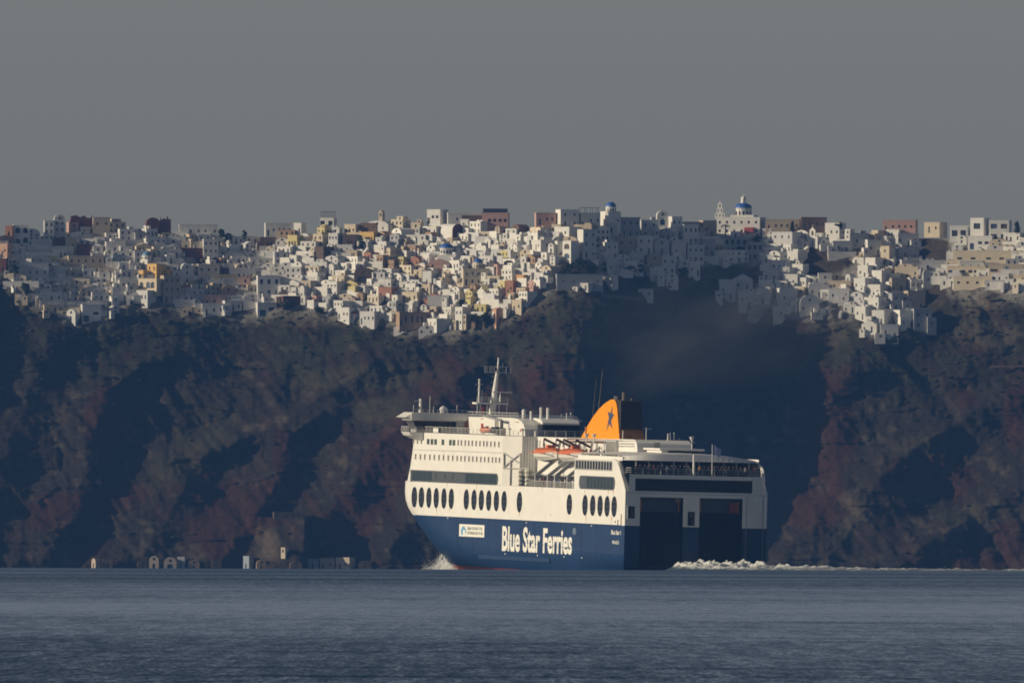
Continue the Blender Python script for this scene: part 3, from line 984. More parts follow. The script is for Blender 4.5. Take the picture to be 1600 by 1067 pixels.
b = MB(); b.bar((84, 12.87, 13.25), (147.5, 12.87, 13.25), 0.06, 0.10); b.build('deck_seam', GREYW, ferry)
# ribbon window with grey panels between two glazed lengths
fw_r = side_window(86.2, 146.6, 13.36, 15.16, 0.0, 1.2, [], GREYPANEL, 'forward_ribbon_window', GREENGLASS)
for a, c, nn in ((131.8, 145.6, 6), (87.2, 108.6, 9)):
    for k in range(nn):
        q = MB(); q.box((a + (c - a) * k / nn, 12.901, 13.45), (a + (c - a) * (k + 1) / nn - 0.22, 12.93, 15.06)); q.build('pane', GREENGLASS, fw_r)
for x in (129.0, 122.5, 117.0):
    q = MB(); q.box((x - 0.25, 12.901, 13.9), (x + 0.25, 12.925, 14.8)); q.build('vent_slot', DARK, fw_r)
# cabin windows
wm = MB(); wm.box((-0.42, 0, -0.48), (0.42, 0.045, 0.48)); wm = wm.mesh('cabin_window', mat('cabin_glass', (0.13, 0.115, 0.085), 0.25, 0.4, 0.3))
wf = MB()
for a, c in (((-0.52, 0, 0.48), (0.52, 0.07, 0.58)), ((-0.52, 0, -0.58), (0.52, 0.07, -0.48)), ((-0.52, 0, -0.48), (-0.42, 0.07, 0.48)), ((0.42, 0, -0.48), (0.52, 0.07, 0.48))):
    wf.box(a, c)
wf = wf.mesh('frame', PLAINW)
wbig = MB(); wbig.box((-0.85, 0, -0.5), (0.85, 0.045, 0.5)); wbig = wbig.mesh('cabin_window', mat('cabin_glass_green', (0.055, 0.075, 0.055), 0.2, 0.4, 0.3))
def px2x(px, slope=0.4408, px0=645.0, x0=145.75):
    return x0 - (px - px0) * slope
for px in (647, 653, 659, 717, 722, 728, 733.5, 739, 745, 751, 757, 762, 768, 774, 780.5):
    o = link('cabin_window', wm, ferry); o.location = (px2x(px), 12.852, 20.45); link('frame', wf, o)
for px in (669.5, 675.5, 681.2, 692.7, 704.5, 710):
    o = link('cabin_window', wbig, ferry); o.location = (px2x(px), 12.852, 20.42)
for px in (650.5, 658, 665, 673, 680, 687.5, 694.5, 702, 709, 716, 722, 728, 734.5, 740.5, 746.5, 753, 759, 765, 771, 776.5, 782):
    o = link('cabin_window', wm, ferry); o.location = (px2x(px), 12.852, 17.66); link('frame', wf, o)
railing((83.8, 12.5, 22.0), (143.0, 12.5, 22.0), 1.05, 2.6, 3)
railing((81.0, 9.9, 22.0), (83.8, 12.5, 22.0), 1.05, 1.3, 3)
railing((80.9, 9.9, 22.0), (80.9, 2.0, 22.0), 1.05, 1.6, 3)
# lockers on the rail
b = MB(); b.box((128, 12.2, 22.0), (133.5, 12.62, 23.0)); o = b.build('rail_board', DARK, ferry)
q = MB(); q.box((129, 12.622, 22.12), (132.6, 12.66, 22.86)); q.build('panel', PLAINW, o)
# X brace and post on the chamfered aft wall
def cham(t, z, out=0.12):
    return (83.6 - 3.0 * t - out * 0.6, 12.85 - 2.75 * t + out, z)
b = MB()
b.bar(cham(0.08, 19.0), cham(0.9, 17.2), 0.16); b.bar(cham(0.95, 19.0), cham(0.15, 16.6), 0.16); b.bar(cham(0.1, 18.9), cham(0.12, 16.4), 0.16)
b.bar(cham(0.05, 16.3), cham(1.0, 16.3), 0.16)
b.build('wall_brace', GREYW, ferry)
b = MB(); b.bar(cham(0.45, 13.3), cham(0.45, 17.8), 0.2); b.build('wall_post', PLAINW, ferry)
b = MB(); b.bar(cham(0.95, 13.3), cham(0.95, 18.8), 0.3); b.build('wall_post', PLAINW, ferry)
for k in range(5):
    b = MB(); b.bar((80.57, 9.6 - 0.5 * k, 13.3), (80.57, 9.6 - 0.5 * k, 21.9), 0.06, 0.08); b.build('wall_stiffener', GREYW, ferry)

# ---- bridge with overhanging wings
def make_bridge():
    b = MB()      # roof slab, raked ends
    prof = [(14.9, 25.55), (16.4, 24.62), (15.5, 24.45), (15.1, 24.1), (-15.1, 24.1), (-15.5, 24.45), (-16.4, 24.62), (-14.9, 25.55)]
    b.prism(prof, 'x', 138.0, 144.6)
    o = b.build('bridge_roof', PLAINW, ferry)
    b = MB()      # eave on the aft edge
    b.box((137.55, -15.4, 24.3), (137.99, 15.4, 25.45)); b.build('eave', PLAINW, o)
    g = MB()      # window wall
    g.prism([(14.6, 24.1), (13.9, 22.6), (-13.9, 22.6), (-14.6, 24.1)], 'x', 139.2, 143.8)
    g.build('bridge_window_band', BLUEGLASS, ferry)
    for k in range(16):
        y = 14.0 - 9.0 * k / 15
        q = MB(); q.bar((139.15, y + 0.5 * (k == 0), 24.1), (139.15, y - 0.1, 22.7), 0.10, 0.08); q.build('bridge_mullion', DARK, ferry)
    for k in range(4):
        x = 139.8 + 1.2 * k
        q = MB(); q.bar((x, 14.66, 24.1), (x, 13.95, 22.6), 0.12, 0.08); q.build('bridge_mullion', PLAINW, ferry)
    s = MB()      # lower wall
    s.box((139.4, -13.9, 21.9), (143.6, 13.9, 22.6)); s.build('bridge_lower_wall', GREYW, ferry)
    for sgn in (1, -1):
        f = MB()
        f.prism([(15.6, 22.0), (15.2, 21.45), (13.0, 20.6), (12.0, 20.6), (12.0, 21.98), (15.6, 22.05)][::-1] if sgn > 0 else [(-y, z) for y, z in [(15.6, 22.0), (15.2, 21.45), (13.0, 20.6), (12.0, 20.6), (12.0, 21.98), (15.6, 22.05)]], 'x', 138.2, 143.6)
        f.build('bridge_wing_floor', PLAINW, ferry)
    railing((138.3, 15.6, 22.05), (138.3, 13.0, 22.05), 0.95, 1.0, 4)
    railing((138.3, 15.6, 22.05), (143.5, 15.6, 22.05), 0.95, 1.6, 4)
    q = MB(); q.box((138.1, 6.9, 22.0), (139.2, 4.95, 24.3)); q.build('bridge_aft_door_recess', GREYW, ferry)
make_bridge()
b = MB(); b.box((137.9, 4.6, 22.4), (138.08, 5.3, 24.0)); b.build('orange_equipment_post', ORANGEPAINT, ferry)
b = MB()
for k in range(13):
    x0 = 14.9 - 10.9 * k / 12
    b.bar((138.2, x0, 25.55), (138.2, x0, 26.1), 0.06)
b.bar((138.2, 14.9, 26.1), (138.2, 4.0, 26.1), 0.06)
b.build('bridge_roof_railing', RAIL, ferry)
# satellite domes and posts on the bridge roof
def radome(x, y, z, r, h=0.9):
    b = MB(); b.tube([(x, y, z), (x, y, z + h)], r * 0.85, 12); b.dome((x, y, z + h), r, r * 1.02, 14, 5)
    return b.build('radome', PLAINW, ferry, smooth=True)
radome(139.4, 9.0, 25.55, 0.74, 0.5)
b = MB(); b.tube([(139, 13.4, 25.5), (139, 13.4, 28.0)], 0.25, 8); b.bar((139, 13.4, 27.6), (139, 14.4, 27.6), 0.12); b.build('searchlight_post', PLAINW, ferry)
for y, h in ((14.6, 1.3), (11.6, 3.0), (10.9, 1.2), (6.6, 1.6)):
    b = MB(); b.tube([(139.2, y, 25.5), (139.2, y, 25.5 + h)], 0.045, 5); b.build('whip_aerial', RAIL, ferry)
b = MB(); b.ball((139.0, 13.9 - 0.2, 26.4), 0.25, 8, 5, 0, (1, 1, 1)); b.build('lamp', DARK, ferry)

# ---- deckhouse behind the bridge, rounded aft corner
HOUSE = [(139.2, 22.0), (98.1, 22.0), (98.4, 23.2), (99.3, 24.0), (101.0, 24.6), (104.0, 25.0), (107.4, 25.12), (139.2, 25.0)]
b = MB(); b.prism(HOUSE, 'y', -4.9, 4.9); b.build('bridge_deckhouse', WHITE, ferry)
b = MB(); b.prism([(98.09, 22.02), (95.0, 22.02), (95.5, 24.1), (98.6, 24.1)], 'y', -4.4, 2.5); hw = b.build('lounge_window_block', BLUEGLASS, ferry)
for k in range(6):
    y = 2.3 - 6.4 * k / 5
    q = MB(); q.bar((95.2, y, 22.1), (95.45, y, 24.1), 0.14, 0.10); q.build('mullion', DARK, hw)
b = MB(); b.prism([(101.5, 25.0), (94.9, 24.12), (94.9, 24.42), (96.2, 25.02), (101.0, 25.25)], 'y', -4.2, 2.6); b.build('lounge_roof', PLAINW, ferry)
railing((94.6, 5.2, 22.0), (94.6, -5.0, 22.0), 1.05, 1.6, 4)
for x, y, z in ((128, 4.92, 24.75), (118, 4.92, 24.75), (103.5, 4.92, 24.4)):
    b = MB(); b.box((x - 1.0, y, z - 0.08), (x + 1.0, y + 0.12, z + 0.08)); b.build('deck_lamp', mat('lamp_tan', (0.5, 0.42, 0.28), 0.5), ferry)
for x in (127.5, 100.5):
    b = MB(); b.box((x - 0.6, 4.91, 22.7 if x < 110 else 23.3), (x + 0.6, 5.05, 23.2 if x < 110 else 23.9)); b.build('fire_box', mat('fire_red', (0.4, 0.03, 0.03), 0.5), ferry)
b = MB(); b.box((116.5, 4.9, 22.0), (119.5, 5.6, 24.6)); b.build('door_locker', PLAINW, ferry)
# rescue boat davit
b = MB(); b.bar((109.5, 6.2, 22), (109.5, 6.2, 24.6), 0.5); b.bar((109.5, 6.2, 24.6), (113.5, 8.6, 25.4), 0.4); b.build('rescue_davit', mat('davit_grey', (0.16, 0.17, 0.18), 0.5), ferry)
b = MB(); b.box((111.5, 5.5, 22.2), (114.5, 6.8, 23.4)); b.build('davit_winch', DARK, ferry)
for x, y, h, r in ((104.5, 3.5, 1.7, 0.42), (101.5, 3.0, 1.2, 0.2), (98.5, 2.0, 1.9, 0.22), (97.8, 0.9, 1.8, 0.26), (97.5, -1.5, 1.0, 0.10), (97.2, -2.4, 1.1, 0.10), (97.4, -3.2, 1.2, 0.10)):
    if r > 0.4: radome(x, y, 25.0, r, h - r)
    else:
        b = MB(); b.tube([(x, y, 24.8), (x, y, 25.0 + h)], r, 8); b.ball((x, y, 25.0 + h), r * 1.25, 8, 5); b.build('roof_fitting', PLAINW, ferry)
railing((138.0, 4.7, 25.0), (104.0, 4.7, 25.05), 0.9, 2.6, 2)

# ---- main mast, raked aft, on a platform
b = MB()
b.tube([(139.4, 0.0, 25.0), (139.0, 0, 27.0), (136.6, 0, 33.0), (136.2, 0, 33.4)], [0.74, 0.64, 0.30, 0.24], 10)
b.tube([(136.2, 0, 33.3), (135.9, 0, 35.4)], [0.2, 0.14], 6)
mast = b.build('main_mast', PLAINW, ferry, smooth=True)
b = MB(); b.ball((135.9, 0, 35.5), 0.2, 8, 5); b.build('masthead_light', RAIL, mast)
b = MB()      # signal yard: two rails and hangers
for z in (33.0, 34.05):
    b.bar((136.3, 2.3, z), (136.3, -2.5, z), 0.13)
for y in (2.3, 1.95, 1.4, 1.05, 0.6, -1.6, -2.4):
    b.bar((136.3, y, 33.0), (136.3, y + 0.05, 34.05), 0.10)
b.bar((136.3, -0.4, 34.0), (136.3, -1.6, 33.05), 0.05); b.bar((136.3, 3.2, 34.1), (136.3, -3.2, 34.0), 0.06)
b.bar((136.3, -0.9, 34.0), (136.3, -0.9, 34.8), 0.05)
b.build('signal_yard', RAIL, mast)
b = MB(); b.bar((137.2, 0.6, 29.5), (137.2, -3.0, 29.5), 0.16, 0.22); b.build('radar_scanner', PLAINW, mast)
b = MB(); b.tube([(137.5, -0.9, 27.8), (137.5, -0.9, 29.4)], [0.16, 0.12], 8); b.build('radar_post', PLAINW, mast)
b = MB()
for z in (26.6, 28.6, 30.0, 31.2, 32.2):
    t = (z - 25) / 8.4
    b.bar((139.4 - 3.0 * t + 0.2, 0.5, z), (139.4 - 3.0 * t + 0.2, 0.85, z + 0.1), 0.12)
b.build('mast_step', GREYW, mast)
b = MB(); b.box((138.0, 3.3, 27.3), (141.0, -2.6, 27.6)); plat = b.build('mast_platform', PLAINW, ferry)
b = MB()
for y in (3.2, 2.4, 1.0, -0.6, -2.5):
    b.bar((138.05, y, 27.6), (138.05, y, 28.55), 0.10)
for z in (27.95, 28.25, 28.55):
    b.bar((138.05, 3.2, z), (138.05, -2.5, z), 0.09)
b.build('railing', RAIL, plat)
for y in (3.0, 2.5, 1.2, -1.0, -2.4):
    b = MB(); b.bar((138.4, y, 25.0), (138.4, y, 27.3), 0.16); b.build('platform_leg', RAIL, plat)
b = MB(); b.box((138.6, 2.1, 25.6), (138.9, 1.6, 26.9)); b.build('fire_gear', mat('fire_red2', (0.30, 0.05, 0.05), 0.5), plat)
b = MB(); b.tube([(138.5, 2.75, 27.6), (138.5, 2.75, 31.5)], [0.2, 0.15], 8); m2 = b.build('fore_mast', PLAINW, ferry)
b = MB(); b.bar((138.5, 3.4, 30.8), (138.5, 2.1, 30.8), 0.12); b.bar((138.5, 3.1, 29.9), (138.5, 2.5, 29.9), 0.1); b.build('yard', RAIL, m2)
b = MB(); b.ball((138.5, 2.75, 31.6), 0.24, 8, 5); b.build('lamp', RAIL, m2)
b = MB(); b.tube([(138.5, 2.2, 27.6), (138.5, 2.2, 29.8)], 0.08, 6); b.build('aerial', RAIL, m2)

# ---- recess amidships: inner house, boat deck
b = MB(); b.box((34.51, -7.3, 15.3), (83.0, 7.3, 22.0)); b.build('inner_deckhouse', WHITE, ferry)
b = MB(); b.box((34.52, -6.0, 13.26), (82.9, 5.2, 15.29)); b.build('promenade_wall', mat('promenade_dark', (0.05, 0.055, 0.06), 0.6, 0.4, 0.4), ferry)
b = MB(); b.box((34.55, 7.31, 15.22), (80.0, 9.0, 15.42)); b.build('boat_deck_ledge', GREYW, ferry)
for k in range(9):
    x = 38 + 5.0 * k
    b = MB(); b.box((x - 0.8, 5.22, 13.5), (x + 0.8, 5.26, 14.9)); b.build('promenade_window', BLUEGLASS, ferry)
for x in (79, 76, 48, 44, 40):
    b = MB(); b.box((x - 0.45, 7.31, 19.6), (x + 0.45, 7.36, 21.4)); b.build('boat_deck_door', GREYW, ferry)
railing((34.8, 12.6, 13.26), (66.0, 12.6, 13.26), 1.05, 1.8, 4)
railing((70.0, 11.6, 15.4), (79.0, 10.6, 15.4), 1.0, 1.2, 4)
b = MB(); b.box((70.0, 8.0, 15.2), (79.6, 10.9, 15.4)); b.build('raft_platform', PLAINW, ferry)
# davit frames: a leg on the deck, a trackway sloping inboard and up, a brown arm over the boat
for x in (40.9, 49.3, 54.2, 62.6):
    b = MB(); b.bar((x, 12.2, 13.26), (x, 12.2, 15.4), 0.55, 0.5); d = b.build('davit', GREYW, ferry)
    q = MB(); q.bar((x, 12.3, 15.2), (x, 8.9, 18.0), 0.45, 0.6); q.bar((x, 12.2, 14.6), (x, 10.0, 15.3), 0.25); q.build('trackway', GREYW, d)
    q = MB(); q.bar((x, 8.7, 18.0), (x, 8.0, 21.2), 0.35, 0.4); q.build('mast_leg', GREYW, d)
    q = MB(); q.bar((x, 11.0, 21.75), (x, 8.2, 20.5), 0.35, 0.4); q.bar((x, 11.0, 21.7), (x, 11.05, 20.4), 0.14); q.build('arm', BROWNSTEEL, d)
for x in (50.5, 37.0, 68.0):
    b = MB(); b.bar((x, 7.6, 20.6), (x, 10.4, 18.6), 0.5, 0.4); b.build('davit_strut', GREYW, ferry)
for x in (41.0, 36.0):
    b = MB(); b.tube([(x, 9.0, 21.2), (x, 9.0, 22.3)], [0.12, 0.12], 6); b.tube([(x, 9.0, 22.3), (x, 9.0, 22.9)], [0.15, 0.5], 8); b.build('loudhailer', RAIL, ferry)
b = MB(); b.box((34.6, 7.35, 21.3), (60, 7.5, 21.95)); b.build('windbreak', mat('windbreak_brown', (0.20, 0.12, 0.09), 0.6), ferry)

# ---- upper aft house and funnel
H2 = [(21.7, 18.7), (21.75, 20.6), (22.2, 21.5), (23.2, 22.0), (24.5, 22.15), (55.5, 22.0), (55.5, 18.7)]
b = MB(); b.prism(H2, 'y', -4.9, 5.0); b.build('aft_deckhouse', WHITE, ferry)
for k in range(4):
    x = 48.6 - 2.15 * k
    b = MB(); b.box((x - 0.85, 5.0, 20.25), (x + 0.85, 5.06, 21.45)); b.build('deckhouse_window', BLUEGLASS, ferry)
b = MB(); b.box((21.62, 2.0, 20.1), (21.69, 0.9, 21.7)); b.build('aft_house_door', GREYW, ferry)
b = MB(); b.box((10.5, -3.4, 19.4), (20.2, 3.65, 20.45)); o = b.build('skylight_house', WHITE, ferry)
q = MB(); q.box((9.9, -4.0, 20.46), (21.0, 4.1, 20.78)); q.build('roof_slab', PLAINW, o)
q = MB(); q.box((10.43, -3.3, 19.8), (10.49, 2.4, 20.4)); q.build('window_band', BLUEGLASS, o)
# pergola beams beside the house
b = MB()
b.bar((24, 8.2, 21.85), (56, 8.2, 21.6), 0.14); b.bar((24, 6.6, 21.85), (56, 6.6, 21.6), 0.14)
for x in (24, 32, 40, 48, 55.5):
    b.bar((x, 8.2, 18.7), (x, 8.2, 21.85), 0.12); b.bar((x, 8.2, 21.8), (x, 5.0, 21.9), 0.12)
b.build('awning_frame', RAIL, ferry)
railing((24, 11.8, 18.66), (34.4, 11.8, 18.66), 1.0, 1.4, 3)
FUN = [(69.4, 22.0), (68.4, 22.6), (64.3, 24.9), (61.8, 26.1), (59.3, 27.1), (55.6, 28.2), (51.7, 28.95), (49.6, 29.0), (48.4, 28.75), (47.5, 28.3), (46.4, 27.0), (43.4, 22.0)]
def make_funnel():
    b = MB()
    n = len(FUN)
    wof = lambda z: 2.4 - 0.45 * (z - 22) / 7.0
    P = [(x, wof(z), z) for x, z in FUN]; S = [(x, -wof(z) + 0.25, z) for x, z in FUN]
    b.poly(P[::-1], 0); b.poly(S, 0)
    for i in range(n):
        j = (i + 1) % n
        aft = i >= 9 and i < 11
        b.poly([P[i], P[j], S[j], S[i]], 1 if aft else (2 if i in (6, 7, 8) else 0))
    return b.build('funnel', [YELLOW, SOOTY, SOOT], ferry)
funnel = make_funnel()
def aft_pt(t, y, out=0.03):     # on the sloping aft face, t 0..1 from bottom to z 27
    return (43.4 + 3.0 * t - out, y, 22.0 + 5.0 * t)
b = MB(); b.poly([aft_pt(0.70, 2.0), aft_pt(0.70, -1.8), aft_pt(0.995, -1.6), aft_pt(0.995, 1.9)][::-1]); b.build('soot_panel', SOOT, funnel)
for r in range(4):
    for k in range(7):
        t = 0.42 + 0.135 * r
        y = 1.75 - 0.52 * k
        q = MB(); q.box((43.4 + 3.0 * t - 0.16, y - 0.20, 22 + 5.0 * t), (43.4 + 3.0 * t + 0.05, y + 0.20, 22.42 + 5.0 * t)); q.build('louvre', SOOT, funnel)
b = MB()
_c = [(44.15, 23.9), (45.3, 28.80), (48.3, 29.02), (48.3, 26.5), (46.5, 23.9)]
_p = [(x, 2.02 - 0.30 * (z - 23.9) / 5 + 0.02, z) for x, z in _c]; _s = [(x, -1.98 + 0.06 * (z - 23.9) / 5, z) for x, z in _c]
b.poly(_p); b.poly(_s[::-1])
for i in range(5):
    j = (i + 1) % 5; b.poly([_p[j], _p[i], _s[i], _s[j]])
b.build('funnel_casing_top', SOOT, funnel)
for x, y, h, r in ((46.4, 0.9, 30.3, 0.42), (49.5, 1.2, 29.6, 0.75), (46.9, -0.8, 29.3, 0.35)):
    b = MB(); b.tube([(x, y, 27.6), (x, y, h)], r, 10); b.build('exhaust_pipe', mat('pipe_steel', (0.10, 0.085, 0.075), 0.5, 0.4, 1.0), funnel)
STAR = [(49.9, 27.9), (50.85, 26.55), (52.8, 26.85), (51.65, 25.75), (52.5, 23.3), (50.95, 24.75), (48.55, 23.75), (50.0, 25.2), (48.3, 26.45), (49.75, 26.45)]
def funnel_y(z): return 2.4 - 0.45 * (z - 22) / 7.0
b = MB(); b.poly([(x, funnel_y(z) + 0.03, z) for x, z in STAR]); b.build('star_emblem', STARBLUE, funnel)
b = MB(); b.tube([(68.0, 0, 22), (64.5, 0, 34.0)], [0.2, 0.13], 6); b.tube([(67.2, 1.2, 22), (64.9, 1.0, 32.6)], [0.12, 0.05], 5)
wm_ = b.build('signal_mast', DARK, ferry); q = MB(); q.ball((64.45, 0, 34.2), 0.2, 6, 4); q.build('lamp', DARK, wm_)
b = MB(); b.box((65.9, 2.3, 22.0), (66.5, 2.46, 24.0)); b.build('funnel_ladder', mat('ladder_brown', (0.35, 0.14, 0.02), 0.6), funnel)
for x, y, h, r in ((18, 0.5, 1.25, 0.14), (18, 0.1, 1.35, 0.14), (18, -0.6, 1.45, 0.12), (18, -1.6, 0.5, 0.06)):
    b = MB(); b.tube([(x, y, 22.1), (x, y, 22.1 + h)], [r, r * 0.7], 6); b.build('roof_aerial', RAIL, ferry)
b = MB(); b.tube([(18, -3.9, 20.0), (18, -3.9, 22.2)], 0.12, 6); b.tube([(18, -3.9, 22.2), (18, -3.8, 22.9)], [0.2, 0.42], 8); b.bar((18, -3.4, 21.9), (18, -4.4, 21.9), 0.14); b.build('satellite_post', RAIL, ferry)
b = MB(); b.tube([(43.2, -2.4, 22.0), (43.2, -2.4, 24.2)], 0.07, 6); b.bar((43.2, -2.0, 24.0), (43.2, -3.4, 24.0), 0.07); b.build('lamp_post', RAIL, ferry)
b = MB(); b.tube([(43.0, 1.9, 22.0), (43.0, 1.9, 23.6)], 0.08, 6); b.build('lamp_post', RAIL, ferry)

# ---- ensign staff and flag, camera post on the stern
b = MB(); b.tube([(-0.15, -2.7, 16.2), (-0.15, -2.62, 21.7)], [0.09, 0.06], 8); staff = b.build('flagstaff', RAIL, ferry)
def make_flag():
    fb = mat('flag_blue', (0.05, 0.10, 0.45), 0.7, 0.1); fwm = mat('flag_white', (0.78, 0.78, 0.78), 0.7, 0.05)
    b = MB(); nx, nz = 18, 18
    def P(i, j):
        t = i / nx
        return (-0.15 + 0.12 * math.sin(7 * t + 0.6), -2.72 - 1.5 * t - 0.06 * math.sin(9 * t), 21.5 - 1.5 * j / nz - 0.55 * t * t + 0.05 * math.sin(8 * t))
    for i in range(nx):
        for j in range(nz):
            row = j // 2
            white = row % 2 == 1
            if i < 7 and j < 10:
                white = (3 <= i < 4 + 1) or (4 <= j < 6)
            b.poly([P(i, j), P(i + 1, j), P(i + 1, j + 1), P(i, j + 1)], 1 if white else 0)
    return b.build('flag', [fb, fwm], staff)
make_flag()
b = MB(); b.tube([(-0.1, 0.62, 16.25), (-0.1, 0.66, 20.0)], 0.20, 8)
post = b.build('camera_post', PLAINW, ferry)
q = MB()
for dy in (-1.1, 1.1, 0.4, -0.4): q.bar((-0.1, 0.62, 17.2), (-0.1, 0.62 + dy, 16.22), 0.07)
q.build('tripod_leg_set', RAIL, post)
q = MB(); q.bar((-0.1, 1.05, 19.95), (-0.1, 0.5, 20.0), 0.12); q.ball((-0.25, 0.6, 17.6), 0.24, 8, 5); q.build('camera', mat('cam_tan', (0.45, 0.42, 0.33), 0.5), post)

# ---- lettering
def text_mesh(s, bold=0.0):
    cu = bpy.data.curves.new('lettering', 'FONT')
    cu.body = s; cu.size = 1.0; cu.offset = bold; cu.extrude = 0.012; cu.resolution_u = 3
    o = bpy.data.objects.new('tmp', cu); COL.objects.link(o)
    dg = bpy.context.evaluated_depsgraph_get()
    me = bpy.data.meshes.new_from_object(o.evaluated_get(dg))
    bpy.data.objects.remove(o); bpy.data.curves.remove(cu)
    return me
def lettering(name, s, x_left, x_right, z0, z1, m, parent=None, y=12.856, bold=0.0, depth=0.02):
    """text on the port side, fitted into the box; it reads from forward to aft"""
    me = text_mesh(s, bold)
    co = np.array([v.co[:] for v in me.vertices])
    lo, hi = co.min(0), co.max(0)
    q = np.empty_like(co)
    q[:, 0] = x_left + (co[:, 0] - lo[0]) / (hi[0] - lo[0]) * (x_right - x_left)
    q[:, 2] = z0 + (co[:, 1] - lo[1]) / (hi[1] - lo[1]) * (z1 - z0)
    q[:, 1] = y + (co[:, 2] - lo[2]) / max(hi[2] - lo[2], 1e-6) * depth
    me.vertices.foreach_set('co', q.reshape(-1)); me.materials.clear(); me.materials.append(m); me.update()
    return link(name, me, parent or ferry)
lettering('company_lettering', 'Blue Star Ferries', 82.3, 34.9, 1.62, 6.12, LETTER, bold=0.028)
lettering('registered_mark', '\u00ae', 34.6, 32.4, 5.2, 6.35, mat('mark_pale', (0.35, 0.42, 0.5), 0.5))
lettering('ship_name', 'Blue Star 1', 8.7, 2.3, 5.55, 6.35, LETTER, bold=0.02)
lettering('home_port', 'PIRAEUS', 7.9, 3.5, 3.9, 4.5, LETTER, bold=0.01)
b = MB(); b.box((94.6, 12.852, 3.88), (111.85, 12.90, 6.05)); board = b.build('notice_board', mat('board_white', (0.80, 0.78, 0.70), 0.5, 0.04), ferry)
lettering('board_text', 'SAILING TOGETHER TO THE', 106.2, 96.0, 5.10, 5.62, mat('board_ink', (0.07, 0.11, 0.19), 0.6), board, 12.903)
lettering('board_text', 'SUSTAINABLE SIDE OF LIFE', 106.2, 95.6, 4.30, 4.82, mat('board_ink2', (0.10, 0.12, 0.10), 0.6), board, 12.903)
b = MB()
pts = [(110.4, 4.15), (110.7, 4.9), (109.9, 5.55), (108.6, 5.75), (107.4, 5.2), (106.9, 4.5), (107.3, 4.2), (107.9, 4.9), (108.7, 5.2), (109.3, 4.8), (109.2, 4.15)]
b.poly([(x, 12.905, z) for x, z in pts]); b.build('board_emblem', mat('emblem_blue', (0.10, 0.32, 0.55), 0.6), board)
for x, z in ((80.0, 1.2), (58, 1.2), (40, 1.2), (28, 1.2), (120, 7.0), (66, 6.9), (22, 6.9)):
    b = MB(); b.box((x - 0.25, 12.852, z - 0.1), (x + 0.25, 12.90, z + 0.1)); b.build('draught_mark', LETTER, ferry)
for x, z0, z1 in ((2.2, 7.3, 9.2), (4.4, 7.3, 8.2), (6.2, 7.6, 8.0)):
    b = MB(); b.bar((x, 12.9, z0), (x, 12.9, z1), 0.14); b.build('hull_pipe', BROWNSTEEL, ferry)

# ---- boats hung from the davits: things of their own
def lifeboat(x, y, z, label):
    root = empty('lifeboat', SHIP @ Matrix.Translation((x, y, z)))
    tag(root, label, 'lifeboat', 'lifeboats in the davits')
    L, W = 6.2, 2.2
    def ring(t, lo):
        xx = -L + 2 * L * t
        w = W * (1 - abs(2 * t - 1) ** 3.2 * 0.92)
        return xx, w
    n = 14
    hullb, can = MB(), MB()
    secs, tops = [], []
    for i in range(n + 1):
        xx, w = ring(i / n, 0)
        sheer = 0.30 * abs(2 * i / n - 1) ** 2
        keel = -0.1 + 0.75 * abs(2 * i / n - 1) ** 3
        secs.append([(xx, w, 1.45 + sheer), (xx, w * 0.93, 0.85 + sheer * 0.5), (xx, w * 0.62, 0.25 + keel * 0.6), (xx, 0, keel), (xx, -w * 0.62, 0.25 + keel * 0.6), (xx, -w * 0.93, 0.85 + sheer * 0.5), (xx, -w, 1.45 + sheer)])
        hh = 1.0 * (1 - abs(2 * i / n - 1) ** 4 * 0.85)
        tops.append([(xx, -w * 1.0, 1.46 + sheer), (xx, -w * 0.85, 1.46 + sheer + hh * 0.55), (xx, -w * 0.45, 1.46 + sheer + hh * 0.92), (xx, 0, 1.46 + sheer + hh), (xx, w * 0.45, 1.46 + sheer + hh * 0.92), (xx, w * 0.85, 1.46 + sheer + hh * 0.55), (xx, w * 1.0, 1.46 + sheer)])
    for bb, rr in ((hullb, secs), (can, tops)):
        for i in range(n):
            for j in range(6):
                bb.poly([rr[i][j], rr[i][j + 1], rr[i + 1][j + 1], rr[i + 1][j]])
        bb.poly(rr[0]); bb.poly(rr[-1][::-1])
    hullb.build('boat_hull', BOATWHITE, root)
    can.build('boat_canopy', ORANGE, root)
    f = MB(); f.bar((-L * 0.9, W, 1.5), (L * 0.9, W, 1.5), 0.16, 0.12); f.bar((-L * 0.9, -W, 1.5), (L * 0.9, -W, 1.5), 0.16, 0.12); f.build('fender', ORANGE, root)
    h = MB(); h.box((-1.9, -0.7, 2.3), (-0.5, 0.7, 2.95)); h.build('wheelhouse', ORANGE, root)
    for xx in (-3.0, 3.0):
        k = MB(); k.bar((xx, 0, 2.2), (xx, 0, 3.2), 0.2); k.build('lifting_hook', BROWNSTEEL, root)
    return root
lifeboat(60.6, 10.6, 17.75, 'orange topped lifeboat with white hull, nearer the bow of the ferry')
lifeboat(43.8, 10.6, 17.75, 'orange topped lifeboat with white hull, nearer the ferry stern')
rb = empty('rescue_boat', SHIP @ Matrix.Translation((114.5, 7.6, 22.4)))
tag(rb, 'small orange rescue boat on its davit behind the bridge', 'rescue boat')
b = MB(); b.tube([(-2.6, 0, 0.5), (-1.2, 0.6, 0.35), (1.2, 0.6, 0.35), (2.6, 0.1, 0.75)], [0.30, 0.42, 0.42, 0.28], 8); b.tube([(-2.6, 0, 0.5), (-1.2, -0.6, 0.35), (1.2, -0.6, 0.35), (2.6, -0.1, 0.75)], [0.30, 0.42, 0.42, 0.28], 8); b.build('float_tube', ORANGE, rb)
b = MB(); b.box((-2.0, -0.5, -0.05), (1.8, 0.5, 0.4)); b.build('boat_hull', DARK, rb)
